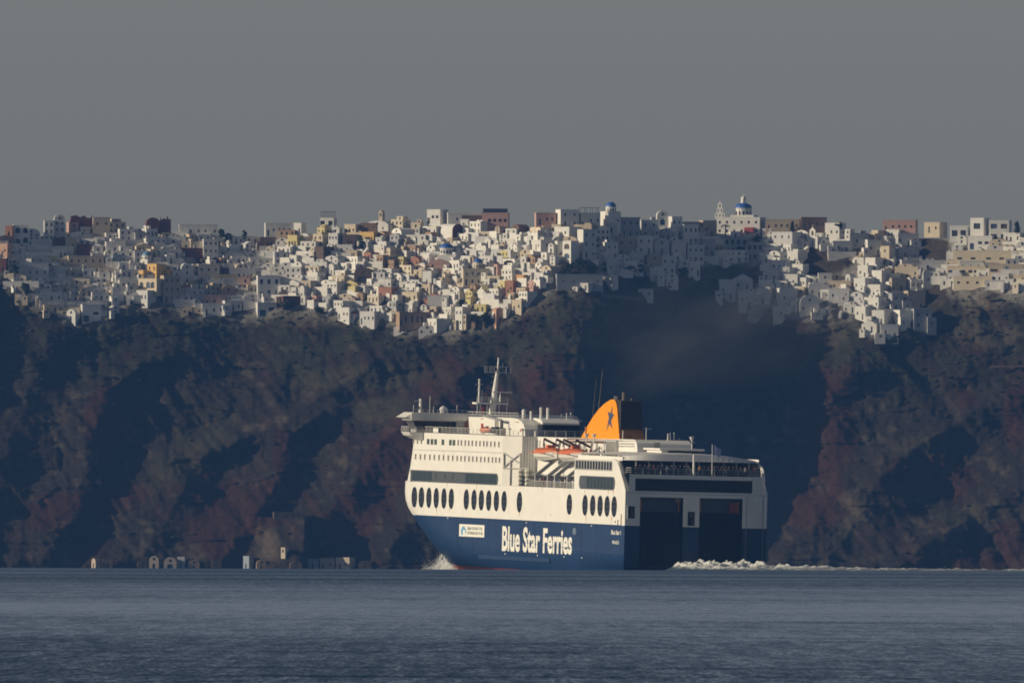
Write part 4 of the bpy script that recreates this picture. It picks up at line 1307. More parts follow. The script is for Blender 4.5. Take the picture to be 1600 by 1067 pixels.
b = MB(); b.box((-0.4, -0.3, 0.4), (0.3, 0.3, 1.1)); b.build('console', mat('console_cream', (0.5, 0.48, 0.42), 0.5), rb)
# life raft canisters stacked on the promenade
cm = MB(); cm.tube([(-0.75, 0, 0), (-0.68, 0, 0), (0.68, 0, 0), (0.75, 0, 0)], [0.26, 0.36, 0.36, 0.26], 12); cm = cm.mesh('canister', mat('canister_white', (0.70, 0.67, 0.58), 0.5, 0.1), True)
bm_ = MB(); bm_.tube([(-0.06, 0, 0), (0.06, 0, 0)], 0.375, 12); bm_ = bm_.mesh('band', GREYW)
for sx, nm in ((70.6, 'by the bow-side davit leg'), (75.6, 'beside the grey aft wall')):
    for k, lv in enumerate(('bottom', 'second', 'third', 'top')):
        r = empty('life_raft_canister', SHIP @ Matrix.Translation((sx, 11.3, 13.65 + 0.74 * k)) @ Matrix.Rotation(math.pi / 2, 4, 'Z'))
        tag(r, f'white life raft canister, {lv} one of the stack {nm}', 'raft canister', 'life raft canisters stacked on deck')
        link('shell', cm, r); q = link('band', bm_, r)

# deck gear along the promenade: winches, lockers, vent heads
for k in range(12):
    x = 36.5 + 2.9 * k + rng.random(); y = 8.0 + 3.6 * rng.random(); h_ = 0.6 + 0.9 * rng.random()
    b = MB(); b.box((x - 0.4, y - 0.4, 13.26), (x + 0.4, y + 0.4, 13.26 + h_)); b.box((x - 0.5, y - 0.5, 13.262 + h_), (x + 0.5, y + 0.5, 13.36 + h_)); b.build('deck_locker', random.choice([GREYW, PLAINW, DARK, BROWNSTEEL]), ferry)
for k in range(5):
    x = 85.0 + 9.0 * k
    b = MB(); b.tube([(x, 6.5, 22.0), (x, 6.5, 22.9), (x - 0.3, 6.5, 23.1)], [0.22, 0.22, 0.3], 8); b.build('vent_head', PLAINW, ferry)

# wear: rust runs below scuppers and seams, weld lines on the blue plating
for k in range(22):
    x = random.choice([rng.uniform(4, 33), rng.uniform(36, 82), rng.uniform(85, 140)]); z = random.choice([13.2, 12.0, 8.8, 18.9 if x > 86 else 13.2]); h_ = 0.4 + 1.3 * rng.random() ** 2; w_ = 0.10 + 0.22 * rng.random()
    b = MB(); b.poly([(x, 12.858, z - h_), (x + w_, 12.858, z), (x - w_, 12.858, z)]); b.build('rust_run', mat('rust_pale', (0.55, 0.36, 0.19), 0.8, 0.3, 1.5), ferry)
SEAM = mat('seam_dark', (0.010, 0.030, 0.084), 0.4, 0.2, 0.4, spec=0.3)
for k in range(11):
    x = 8.0 + 10.5 * k
    b = MB(); b.box((x - 0.06, 12.851, 0.3), (x + 0.06, 12.866, 7.15)); b.build('weld_line', SEAM, ferry)
# ------------------------------------------------------------------ the white village on the rim
PLASTER = {
    'white': [mat('plaster_white_a', (0.74, 0.72, 0.68), 0.85, 0.12, 0.5, spec=0.2, streak=0.22, streak_col=(0.48, 0.45, 0.40)),
              mat('plaster_white_b', (0.68, 0.66, 0.62), 0.85, 0.14, 0.5, spec=0.2, streak=0.28, streak_col=(0.42, 0.39, 0.34)),
              mat('plaster_white_c', (0.78, 0.755, 0.70), 0.85, 0.10, 0.4, spec=0.2),
              mat('plaster_white_d', (0.62, 0.61, 0.60), 0.85, 0.14, 0.6, spec=0.2, streak=0.25, streak_col=(0.40, 0.37, 0.33))],
    'cream': [mat('plaster_cream', (0.64, 0.55, 0.41), 0.85, 0.14, 0.5, spec=0.2, streak=0.25, streak_col=(0.40, 0.33, 0.25)),
              mat('plaster_cream_pale', (0.68, 0.60, 0.48), 0.85, 0.12, 0.5, spec=0.2)],
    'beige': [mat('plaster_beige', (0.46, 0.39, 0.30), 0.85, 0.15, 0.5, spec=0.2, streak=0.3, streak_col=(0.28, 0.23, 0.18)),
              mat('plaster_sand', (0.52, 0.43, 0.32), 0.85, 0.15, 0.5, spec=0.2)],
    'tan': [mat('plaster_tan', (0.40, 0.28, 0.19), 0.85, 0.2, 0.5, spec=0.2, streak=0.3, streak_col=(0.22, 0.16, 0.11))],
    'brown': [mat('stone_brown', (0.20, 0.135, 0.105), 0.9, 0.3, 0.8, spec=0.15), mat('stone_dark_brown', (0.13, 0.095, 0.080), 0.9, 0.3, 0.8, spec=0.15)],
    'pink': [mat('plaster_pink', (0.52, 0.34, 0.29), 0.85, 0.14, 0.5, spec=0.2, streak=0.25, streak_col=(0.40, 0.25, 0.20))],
    'salmon': [mat('plaster_salmon', (0.56, 0.35, 0.25), 0.85, 0.14, 0.5, spec=0.2)],
    'terracotta': [mat('plaster_terracotta', (0.36, 0.185, 0.125), 0.85, 0.2, 0.5, spec=0.2)],
    'red': [mat('stone_dark_red', (0.155, 0.068, 0.058), 0.9, 0.25, 0.7, spec=0.15)],
    'orange': [mat('plaster_orange', (0.66, 0.38, 0.17), 0.85, 0.12, 0.5, spec=0.2)],
    'yellow': [mat('plaster_yellow', (0.70, 0.46, 0.17), 0.85, 0.10, 0.5, spec=0.2)],
    'pale yellow': [mat('plaster_pale_yellow', (0.62, 0.53, 0.26), 0.85, 0.12, 0.5, spec=0.2)],
    'grey': [mat('plaster_grey', (0.40, 0.40, 0.41), 0.85, 0.15, 0.5, spec=0.2)],
    'blue grey': [mat('plaster_blue_grey', (0.36, 0.42, 0.48), 0.85, 0.15, 0.5, spec=0.2)],
    'olive': [mat('plaster_olive', (0.42, 0.38, 0.22), 0.85, 0.15, 0.5, spec=0.2)],
}
PANE = [mat('pane_dark', (0.050, 0.055, 0.065), 0.3, 0.5, 0.8, spec=0.3), mat('pane_brown', (0.10, 0.075, 0.058), 0.5, 0.4, 0.8, spec=0.2), mat('shutter_blue', (0.07, 0.10, 0.17), 0.5, 0.3, 0.8, spec=0.2)]
DOORM = [mat('door_blue', (0.05, 0.085, 0.17), 0.6, 0.3, 0.8), mat('door_brown', (0.075, 0.045, 0.030), 0.6, 0.3, 0.8), mat('door_grey', (0.10, 0.10, 0.10), 0.6, 0.3, 0.8)]
DOMEBLUE = mat('dome_blue', (0.030, 0.115, 0.40), 0.5, 0.12, 0.6)
DOMEPALE = mat('dome_pale_blue', (0.13, 0.26, 0.40), 0.6, 0.12, 0.6)
WOODP = mat('pergola_wood', (0.12, 0.085, 0.06), 0.8, 0.3, 0.8)
REDTRIM = mat('red_paint', (0.42, 0.07, 0.06), 0.7, 0.2, 0.6)

_uw = MB(); _uw.box((-0.5, 0.0, -0.5), (0.5, 0.06, 0.5)); UNITWIN = [_uw.mesh('window', m) for m in PANE]
_uw = MB(); _uw.box((-0.5, 0.0, 0.0), (0.5, 0.06, 1.0)); UNITDOOR = [_uw.mesh('door', m) for m in DOORM]
_a = MB(); _pts = [(-0.5, 0.0)] + [(0.5 * math.cos(math.pi * (1 - k / 8)), 0.6 + 0.4 * math.sin(math.pi * k / 8)) for k in range(9)] + [(0.5, 0.0)]
_a.prism(_pts[::-1], 'y', 0.0, 0.06); ARCHWIN = [_a.mesh('window', m) for m in PANE]

def wall_face(b, w, h, holes, fn, depth, z_low, mi=0):
    """one wall with real openings: fn maps (u across, z, inward) to a point; holes (u0,u1,z0,z1,arched)"""
    us = sorted({-w / 2, w / 2, *[q for o in holes for q in o[:2]]})
    zs = sorted({z_low, h, *[q for o in holes for q in o[2:4]]})
    for i in range(len(us) - 1):
        for j in range(len(zs) - 1):
            uc, zc = (us[i] + us[i + 1]) / 2, (zs[j] + zs[j + 1]) / 2
            if any(o[0] < uc < o[1] and o[2] < zc < o[3] for o in holes): continue
            b.poly([fn(us[i], zs[j], 0), fn(us[i + 1], zs[j], 0), fn(us[i + 1], zs[j + 1], 0), fn(us[i], zs[j + 1], 0)], mi)
    for u0, u1, z0, z1, ar in holes:
        d = depth
        b.poly([fn(u0, z0, 0), fn(u0, z1, 0), fn(u0, z1, d), fn(u0, z0, d)], mi)
        b.poly([fn(u1, z0, d), fn(u1, z1, d), fn(u1, z1, 0), fn(u1, z0, 0)], mi)
        b.poly([fn(u0, z1, 0), fn(u1, z1, 0), fn(u1, z1, d), fn(u0, z1, d)], mi)
        b.poly([fn(u0, z0, d), fn(u1, z0, d), fn(u1, z0, 0), fn(u0, z0, 0)], mi)
        if ar:
            r = (u1 - u0) / 2; uc = (u0 + u1) / 2; rz = min(r, (z1 - z0) * 0.45); zc = z1 - rz
            for sgn in (-1, 1):
                pts = [fn(uc + sgn * r, z1, 0.02)] + [fn(uc + sgn * r * math.cos(math.pi / 2 * k / 5), zc + rz * math.sin(math.pi / 2 * k / 5), 0.02) for k in range(6)]
                b.poly(pts if sgn < 0 else pts[::-1], mi)
    b.poly([fn(-w / 2, h, 0), fn(w / 2, h, 0), fn(w / 2, h, 0.05), fn(-w / 2, h, 0.05)], mi) if False else None

HOUSES = []      # for the labels: dict(obj, px, py, kind, colour, roof, nwin, w, h, label or None)

def add_window(root, u, zc, ww, wh, side, w, d, arched=False, style=None):
    st = style if style is not None else (0 if rng.random() < 0.62 else (1 if rng.random() < 0.6 else 2))
    if arched:
        o = link('window', ARCHWIN[st], root); zoff = -wh / 2
    else:
        o = link('window', UNITWIN[st], root); zoff = 0
    o.scale = (ww, 1.0, wh)
    if side == 'front': o.location = (u, 0.20, zc + zoff)
    elif side == 'right': o.location = (w / 2 - 0.20, u + d / 2, zc + zoff); o.rotation_euler = (0, 0, math.pi / 2)
    else: o.location = (-w / 2 + 0.20, u + d / 2, zc + zoff); o.rotation_euler = (0, 0, -math.pi / 2)
    return o

def house(px0, px1, pyt, pyb, roof='flat', colour='white', rot=0.0, win=(2, 1), label=None, kind='house', cat='house', depth=None, arched=False, door=True,
          side_win=0, parapet=True, group='houses of the village', chimney=False, y_off=0.0, style=None, pm=None, annex=False, ww=0.62, wh=0.95, sink=1.6):
    """a house whose outline fills the picture box px0..px1, pyt..pyb; rot > 0 turns its front towards the sun (picture left)"""
    pxc = (px0 + px1) / 2
    P = on_cliff(pxc, pyb)
    mpp = (P[1] + CAM_D) / FPX
    tot = (px1 - px0) * mpp
    H = max((pyb - pyt) * mpp, 1.8)
    a = -math.radians(rot)
    d = depth or min(5.5, max(3.0, 0.75 * tot))
    sa, ca = abs(math.sin(a)), math.cos(a)
    d = min(d, 0.55 * tot / max(sa, 0.05)) if sa > 0.05 else d
    d = max(d, 2.0)
    w = max((tot - d * sa) / ca, 1.6)
    # centre the outline on the picture box: the body reaches back by d
    cx = P[0] + (d / 2) * math.sin(a)
    M = Matrix.Translation((cx, P[1] + y_off, P[2])) @ Matrix.Rotation(a, 4, 'Z')
    if kind == 'house' and roof == 'vault': kind = 'vaulted_house'
    elif kind == 'house' and roof == 'gable': kind = 'gabled_house'
    elif kind == 'house' and win[1] >= 2: kind = 'two_storey_house'
    root = empty(kind, M)
    pmat = pm or random.choice(PLASTER[colour])
    cols, rows = win
    hw = H
    rise = 0.0
    if roof == 'vault':
        rise = min(w / 2, H * 0.42, 2.2); hw = H - rise
    elif roof == 'gable':
        rise = min(w * 0.28, H * 0.35); hw = H - rise
    elif roof == 'flat' and parapet:
        hw = H - 0.0
    storey = hw / max(rows, 1)
    fh, fd = [], []
    doors = []
    if cols > 0:
        sp = w / cols
        use_w = min(ww, sp * 0.62)
        for r in range(rows):
            use_h = min(wh * (1.35 if arched else 1.0), storey * 0.56)
            zc = storey * (r + 0.52)
            for c in range(cols):
                u = -w / 2 + sp * (c + 0.5) + (rng.normal() * 0.10 * sp if cols > 1 and rows == 1 else 0)
                u = min(max(u, -w / 2 + use_w / 2 + 0.15), w / 2 - use_w / 2 - 0.15)
                if r == 0 and door and c == (cols // 2 if label is None else 0) and hw > 2.0:
                    dh = min(2.1, storey * 0.78)
                    fd.append((u - use_w / 2, u + use_w / 2, 0.02, dh, arched)); doors.append((u, use_w, dh))
                else:
                    fh.append((u - use_w / 2, u + use_w / 2, zc - use_h / 2, zc + use_h / 2, arched))
    # drop openings that collide
    ok = []
    for o in sorted(fd + fh):
        if all(o[0] >= q[1] + 0.06 or o[1] <= q[0] - 0.06 or o[2] >= q[3] + 0.06 or o[3] <= q[2] - 0.06 for q in ok): ok.append(o)
    b = MB()
    wall_face(b, w, hw, ok, lambda u, z, i: (u, i, z), 0.26, -sink)
    sh = []
    vis = 'right' if rot > 0 else 'left'
    if side_win and d > 2.4:
        for r in range(rows):
            zc = storey * (r + 0.55); use_h = min(wh, storey * 0.5)
            for c in range(side_win):
                u = -d / 2 + d * (c + 0.5) / side_win
                sh.append((u - 0.38, u + 0.38, zc - use_h / 2, zc + use_h / 2, arched))
    R_ = lambda u, z, i: (w / 2 - i, u + d / 2, z)
    L_ = lambda u, z, i: (-w / 2 + i, -u + d / 2, z)
    wall_face(b, d, hw, sh if vis == 'right' else [], R_, 0.26, -sink)
    wall_face(b, d, hw, sh if vis == 'left' else [], L_, 0.26, -sink)
    b.poly([(w / 2, d, -sink), (-w / 2, d, -sink), (-w / 2, d, hw), (w / 2, d, hw)])
    if roof in ('flat', 'dome', 'ruin'):
        b.poly([(-w / 2, 0, hw - 0.02), (w / 2, 0, hw - 0.02), (w / 2, d, hw - 0.02), (-w / 2, d, hw - 0.02)])
    b.build('wall', pmat, root)
    for o in ok:
        isd = o in fd
        if isd:
            q = link('door', random.choice(UNITDOOR), root); q.scale = (o[1] - o[0], 1, o[3] - o[2]); q.location = ((o[0] + o[1]) / 2, 0.19, o[2])
        else:
            add_window(root, (o[0] + o[1]) / 2, (o[2] + o[3]) / 2, o[1] - o[0], o[3] - o[2], 'front', w, d, arched, style)
    for o in sh:
        uu = (o[0] + o[1]) / 2
        add_window(root, uu if vis == 'right' else -uu, (o[2] + o[3]) / 2, o[1] - o[0], o[3] - o[2], vis, w, d, arched, style)
    if roof == 'flat' and parapet:
        t, ph = 0.22, 0.34
        q = MB()
        q.box((-w / 2 - 0.04, -0.04, hw), (w / 2 + 0.04, t, hw + ph)); q.box((-w / 2 - 0.04, d - t, hw), (w / 2 + 0.04, d, hw + ph))
        q.box((-w / 2 - 0.04, t + 0.002, hw), (-w / 2 + t, d - t - 0.002, hw + ph)); q.box((w / 2 - t, t + 0.002, hw), (w / 2 + 0.04, d - t - 0.002, hw + ph))
        q.build('parapet', pmat, root)
    elif roof == 'vault':
        q = MB(); n = 10
        arc = [((w / 2) * math.cos(math.pi * k / n), hw + rise * math.sin(math.pi * k / n)) for k in range(n + 1)]
        q.prism(arc, 'y', 0.0, d)
        q.build('vault_roof', pmat, root)
        if w > 2.2 and rise > 0.8:
            g = link('window', ARCHWIN[0 if style is None else style], root); gw = min(0.7, w * 0.25); g.scale = (gw, 1, min(0.9, rise * 0.6)); g.location = (0, -0.05, hw + rise * 0.12)
    elif roof == 'gable':
        q = MB(); q.prism([(w / 2 + 0.15, hw), (0, hw + rise), (-w / 2 - 0.15, hw)], 'y', -0.05, d); q.build('roof', pmat, root)
    elif roof == 'dome':
        r = min(w, d) * 0.36
        q = MB(); q.tube([(0, d / 2, hw - 0.1), (0, d / 2, hw + r * 0.55)], r, 14); q.build('drum', pmat, root)
        q = MB(); q.dome((0, d / 2, hw + r * 0.55), r * 1.04, r * 0.95, 16, 5); q.build('dome', DOMEBLUE, root, smooth=True)
    elif roof == 'ruin':
        q = MB(); n = 9; t = 0.5
        pts = [(-w / 2, hw)] + [(-w / 2 + w * k / n, hw + abs(rng.normal()) * 0.5 + (0.2 if k % 3 else 0.7)) for k in range(n + 1)] + [(w / 2, hw)]
        q.prism(pts[::-1], 'y', 0.0, t); q.build('broken_wall_top', pmat, root)
    if annex:
        def opening(q_, x_, y_, z_):
            wv = link('window', UNITWIN[0 if rng.random() < 0.7 else 1], q_); wv.scale = (0.5, 1, 0.75); wv.location = (x_, y_ - 0.05, z_)
        if rng.random() < 0.75:          # lower room against the front or side
            s_ = random.choice((-1, 1)); aw = w * (0.30 + 0.3 * rng.random()); ah = hw * (0.42 + 0.25 * rng.random()); x_ = s_ * (w / 2 - aw / 2 + 0.35 * rng.random() * w)
            q = MB(); q.box((x_ - aw / 2, -0.9 - 1.1 * rng.random(), -sink), (x_ + aw / 2, d * 0.6, ah)); q_ = q.build('annex', pmat, root); yf = min(v[1] for v in q.v)
            if aw > 1.3: opening(q_, x_, yf, ah * 0.5)
        if roof == 'flat' and rng.random() < 0.35:         # room on the roof
            aw = w * (0.3 + 0.3 * rng.random()); ah = 0.8 + 0.6 * rng.random(); x_ = (rng.random() - 0.5) * (w - aw)
            q = MB(); q.box((x_ - aw / 2, d * 0.35, hw - 0.05), (x_ + aw / 2, d - 0.25, hw + ah)); q_ = q.build('roof_room', pmat, root)
            if aw > 1.3 and rng.random() < 0.6: opening(q_, x_, d * 0.35, hw + ah * 0.5)
        if rng.random() < 0.8 and pyb < float(pl(BOTL, pxc)) - 13:          # terrace wall in front
            tw = w * (0.9 + 0.8 * rng.random()); x_ = rng.normal() * 0.15 * w; yf = -1.9 - 0.9 * rng.random()
            q = MB(); q.box((x_ - tw / 2, yf, -sink - 1.0), (x_ + tw / 2, yf + 0.25, 0.15 + 0.5 * rng.random())); q.box((x_ - tw / 2, yf + 0.252, -sink - 0.8), (x_ + tw / 2, 0.0, -0.25)); q.build('terrace', random.choice(PLASTER['white']), root)
        if rng.random() < 0.22:          # outside stair
            s_ = random.choice((-1, 1)); q = MB(); ns_ = 7
            for k in range(ns_): q.box((s_ * (w / 2 + 0.02) + s_ * 0.0, -0.4 - 0.32 * (ns_ - k), -sink), (s_ * (w / 2 + 0.02) + s_ * 0.9, -0.4 - 0.32 * (ns_ - k - 1) - 0.002, -0.3 + hw * 0.55 * k / ns_))
            q.build('stair', random.choice(PLASTER['white']), root)
    if chimney:
        q = MB(); x = (rng.random() - 0.5) * w * 0.6; q.box((x - 0.22, d * 0.5 - 0.22, H - 0.3), (x + 0.22, d * 0.5 + 0.22, H + 0.75)); q.box((x - 0.3, d * 0.5 - 0.3, H + 0.752), (x + 0.3, d * 0.5 + 0.3, H + 0.9)); q.build('chimney', pmat, root)
    tag(root, label, cat, group)
    HOUSES.append(dict(o=root, px=pxc, py=(pyt + pyb) / 2, box=(px0, px1, pyt, pyb), kind=kind, cat=cat, colour=colour, roof=roof, nwin=len(ok) - len(fd), rows=rows, w=tot, h=H, label=label, W=w, D=d, HW=hw, chim=chimney))
    return HOUSES[-1]

def pergola(h, label=None, up=0.0, x0=-0.45, x1=0.45, ht=2.0):
    """posts and slats on a roof terrace, a part of its house"""
    r, w, d, z = h['o'], h['W'], h['D'], h['HW'] + up
    p = MB()
    xs = np.linspace(x0 * w, x1 * w, 4)
    for x in xs:
        p.bar((x, 0.3, z), (x, 0.3, z + ht), 0.14); p.bar((x, d * 0.8, z), (x, d * 0.8, z + ht), 0.14)
    pg = p.build('pergola', WOODP, r)
    for k in range(max(4, int(w / 0.9))):
        n = max(4, int(w / 0.9))
        x = x0 * w + (x1 - x0) * w * k / (n - 1)
        q = MB(); q.bar((x, 0.0, z + ht + 0.08), (x, d * 0.9, z + ht + 0.08), 0.10); q.build('slat', WOODP, pg)
    q = MB(); q.bar((x0 * w - 0.3, 0.3, z + ht), (x1 * w + 0.3, 0.3, z + ht), 0.14); q.build('beam', WOODP, pg)

def church_dome(h, r, drum_h, blue=None, lantern=False, x=0.0, zup=0.0, windows=6, cross=True, y=None, drum_m=None, dome_k=0.95):
    """windowed drum and dome standing on a church, with its cross"""
    root, d, z = h['o'], h['D'], h['HW'] + zup
    yy = y if y is not None else max(r * 1.05, d * 0.45)
    m = drum_m or PLASTER['white'][2]
    q = MB(); q.tube([(x, yy, z - 0.4), (x, yy, z + drum_h)], r, 16); q.tube([(x, yy, z + drum_h), (x, yy, z + drum_h + 0.22)], r * 1.07, 16)
    dr = q.build('drum', m, root)
    for k in range(windows):
        t = -math.pi / 2 + (k - (windows - 1) / 2) * (math.pi * 0.9 / windows)
        g = link('window', ARCHWIN[0], dr)
        g.scale = (min(0.6, r * 0.3), 1, drum_h * 0.55)
        g.location = (x + (r + 0.0) * math.cos(t), yy + (r + 0.0) * math.sin(t), z + drum_h * 0.22); g.rotation_euler = (0, 0, t + math.pi / 2)
    q = MB(); q.dome((x, yy, z + drum_h + 0.2), r * 1.02, r * dome_k, 18, 6); dm = q.build('dome', blue or DOMEBLUE, root, smooth=True)
    zt = z + drum_h + 0.2 + r * dome_k
    if lantern:
        q = MB(); q.tube([(x, yy, zt - 0.3), (x, yy, zt + 1.3)], r * 0.30, 10); q.dome((x, yy, zt + 1.3), r * 0.32, r * 0.32, 10, 4); q.build('lantern', m, dm); zt += 1.3 + r * 0.3
    if cross:
        q = MB(); q.bar((x, yy, zt - 0.1), (x, yy, zt + 0.9), 0.10); q.bar((x - 0.3, yy, zt + 0.55), (x + 0.3, yy, zt + 0.55), 0.10); q.build('cross', PLASTER['white'][2], dm)

def bell_gable(h, x, y, z, w, ht, tiers=(2,), m=None, name='bell_gable'):
    """pierced wall of arches that carries the bells"""
    root = h['o']; m = m or PLASTER['white'][2]
    b = MB()
    n = len(tiers); th = ht / (n + 0.45)
    bells = []
    wt = w
    for i, k in enumerate(tiers):
        z0 = z + i * th
        us = [-wt / 2]
        sp = wt / k
        holes = [(-wt / 2 + sp * (c + 0.5) - sp * 0.21, -wt / 2 + sp * (c + 0.5) + sp * 0.21, z0 + th * 0.18, z0 + th * 0.86, True) for c in range(k)]
        for yy, flip in ((0.0, 1), (0.5, -1)):
            wall_face(b, wt, z0 + th, holes, (lambda u, zz, i_, yy=yy: (x + u, y + yy + (0.25 if yy == 0 else -0.25) * (i_ > 0.1), zz)), 0.25, z0)
        b.box((x - wt / 2 - 0.08, y - 0.06, z0 + th - 0.10), (x + wt / 2 + 0.08, y + 0.56, z0 + th + 0.02))
        for sx in (-1, 1):
            b.poly([(x + sx * wt / 2, y, z0), (x + sx * wt / 2, y + 0.5, z0), (x + sx * wt / 2, y + 0.5, z0 + th), (x + sx * wt / 2, y, z0 + th)])
        for c in range(k): bells.append((x - wt / 2 + sp * (c + 0.5), z0 + th * 0.60, sp * 0.16))
        wt *= 0.66
    zt = z + n * th
    b.prism([(x + wt * 0.55, zt), (x, zt + th * 0.42), (x - wt * 0.55, zt)], 'y', y + 0.05, y + 0.45)
    g = b.build(name, m, root)
    for bx, bz, br in bells:
        q = MB(); q.tube([(bx, y + 0.25, bz - br), (bx, y + 0.25, bz + br * 0.2), (bx, y + 0.25, bz + br)], [br, br * 0.7, br * 0.3], 8); q.build('bell', WOODP, g)
    q = MB(); q.bar((x, y + 0.25, zt + th * 0.4), (x, y + 0.25, zt + th * 0.4 + 0.7), 0.09); q.bar((x - 0.22, y + 0.25, zt + th * 0.4 + 0.45), (x + 0.22, y + 0.25, zt + th * 0.4 + 0.45), 0.09); q.build('cross', m, g)
    return g
# ---- buildings one can tell apart in the photograph: x0, x1, top, base in picture pixels
LM = {}
def B(key, *a, **k):
    a = list(a)
    if len(a) > 6 and a[6] > 15: a[6] += 8
    LM[key] = house(*a, **k); return LM[key]
# skyline and landmarks, from the left of the village to its right
B('salmon', 0, 18, 382, 402, 'flat', 'salmon', 20, (2, 1), 'salmon house with two windows at the far left edge of the village', side_win=1)
B('archpair', 20, 46, 353, 383, 'flat', 'white', -4, (2, 2), 'white two-storey house with a pair of big arched windows upstairs', arched=True, ww=2.2, wh=2.0)
B('brick', 8, 23, 354, 372, 'flat', 'terracotta', 15, (1, 1), 'small brick-red house on the skyline, leftmost of the village')
B('tower', 83, 102, 335, 374, 'vault', 'white', -5, (2, 3), 'tall white tower house with vaulted top left of the reddish ruin')
B('narrow', 68, 84, 346, 378, 'flat', 'white', -5, (2, 3), 'narrow three-storey white house pressed against the tall tower house', arched=True)
B('ruin', 108, 145, 342, 357, 'ruin', 'red', -6, (1, 1), 'roofless dark red stone ruin on the skyline', door=False, kind='ruin', cat='ruin')
B('tanhouse', 144, 172, 341, 377, 'flat', 'beige', -4, (2, 2), 'tall beige house beside the red ruin on the skyline')
B('redcube', 83, 101, 373, 394, 'flat', 'red', -8, (1, 1), 'dark red cube house directly below the tall tower house')
B('beigecube', 100, 120, 372, 397, 'flat', 'beige', -8, (2, 1), 'beige house right of the dark red cube house', arched=True)
B('redvault', 117, 151, 381, 401, 'vault', 'red', -8, (2, 1), 'dark red vaulted house with a low wall in front')
B('whiteterrace', 163, 196, 379, 400, 'flat', 'white', -6, (3, 1), 'white house above the small blue-grey house', chimney=True)
B('bluehouse', 174, 192, 399, 416, 'flat', 'blue grey', -8, (2, 1), 'small blue-grey house below a white one')
B('bigbeige', 104, 162, 401, 428, 'flat', 'beige', -6, (5, 2), 'wide two-storey beige house with two rows of windows')
B('litvault', 72, 95, 409, 428, 'vault', 'white', 28, (1, 1), 'sunlit white vaulted house left of the wide beige house')
B('darkred', 0, 12, 405, 428, 'flat', 'red', 10, (1, 1), 'dark red house at the left edge below the salmon house')
B('longwhite', 28, 76, 412, 440, 'flat', 'white', -6, (4, 1), 'long low white house left of the sunlit vaulted house')
B('bottomvault', 104, 126, 483, 504, 'vault', 'white', 22, (1, 1), 'rounded white vaulted house, lowest on the left slope')
B('bottomwhite', 125, 158, 477, 503, 'flat', 'white', -8, (2, 1), 'low white house with a wide window beside the lowest vaulted house', ww=1.9)
B('skyred', 227, 250, 340, 362, 'vault', 'red', -6, (1, 1), 'dark red vaulted ruin on the skyline', kind='ruin', cat='ruin')
B('skyred2', 249, 267, 345, 362, 'ruin', 'red', -6, (1, 1), 'broken red stone walls right of the dark red vaulted ruin', kind='ruin', cat='ruin', door=False)
B('hotel', 279, 340, 352, 371, 'flat', 'white', -5, (5, 1), 'long white hotel with flat roof and five windows on the skyline', kind='hotel', cat='hotel')
B('tallwhite', 316, 341, 375, 410, 'flat', 'white', -6, (3, 3), 'tall white three-storey house with nine windows below the long hotel', door=False)
B('lowred', 274, 317, 389, 402, 'flat', 'red', -6, (4, 1), 'long low dark red house left of the tall three-storey house')
h = B('palechapel', 219, 240, 406, 418, 'flat', 'white', 30, (1, 1), 'small white chapel with a pale blue dome above the yellow mansion', kind='chapel', cat='chapel', parapet=False)
church_dome(h, 1.55, 1.2, DOMEPALE, windows=4)
h = B('mansion', 230, 259, 414, 437, 'flat', 'yellow', 34, (2, 2), 'bright yellow mansion with arched windows glowing in the sun', arched=True, kind='mansion', cat='mansion', parapet=True, door=False, y_off=-1.0)
B('mansionwing', 217, 232, 424, 438, 'flat', 'yellow', 34, (3, 1), 'low yellow side wing left of the bright yellow mansion', arched=True, kind='mansion_wing', cat='house', door=False, y_off=-1.0)
B('mansionwing2', 257, 270, 423, 437, 'flat', 'yellow', 30, (1, 1), 'narrow yellow side wing right of the bright yellow mansion', arched=True, kind='mansion_wing', cat='house', door=False, y_off=-1.0)
B('arcade', 216, 262, 437, 455, 'flat', 'cream', 34, (3, 1), 'cream arcade with big arches under the yellow mansion', arched=True, ww=2.6, wh=2.4, kind='arcade', cat='arcade', door=False, y_off=-2.0)
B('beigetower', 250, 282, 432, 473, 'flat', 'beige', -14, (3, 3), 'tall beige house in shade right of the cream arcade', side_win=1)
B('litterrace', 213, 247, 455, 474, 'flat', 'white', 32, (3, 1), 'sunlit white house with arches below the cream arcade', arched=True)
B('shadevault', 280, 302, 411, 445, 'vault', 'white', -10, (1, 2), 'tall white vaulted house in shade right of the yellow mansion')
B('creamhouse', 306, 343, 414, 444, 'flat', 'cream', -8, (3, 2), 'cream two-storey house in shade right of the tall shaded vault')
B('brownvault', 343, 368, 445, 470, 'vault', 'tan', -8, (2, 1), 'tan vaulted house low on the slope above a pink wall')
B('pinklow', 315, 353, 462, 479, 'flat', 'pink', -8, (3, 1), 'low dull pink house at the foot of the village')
B('wings', 355, 399, 420, 441, 'flat', 'white', -8, (4, 1), 'white house with four tall windows right of the cream house')
B('bottomlong', 313, 362, 476, 493, 'flat', 'white', -6, (4, 1), 'long white house on the lowest row left of the big two-storey house', arched=True)
B('bigblock', 400, 438, 432, 466, 'flat', 'white', -6, (3, 2), 'big white two-storey house with tall dark windows', wh=1.6, ww=1.0)
B('bigblock2', 399, 432, 474, 494, 'flat', 'white', -8, (2, 1), 'white house on the lowest row under the big two-storey house', ww=2.0, wh=1.4, sink=0.8)
B('greyblue', 413, 457, 350, 369, 'flat', 'white', -4, (5, 1), 'pale house with blue shuttered windows on the skyline', style=2)
B('skywhite', 459, 479, 350, 369, 'flat', 'white', 26, (2, 1), 'sunlit white cube house on the skyline left of the modern house')
B('paleyellow', 449, 474, 369, 392, 'flat', 'pale yellow', 24, (3, 1), 'pale yellow house with three small arched windows', arched=True, ww=0.7, door=False)
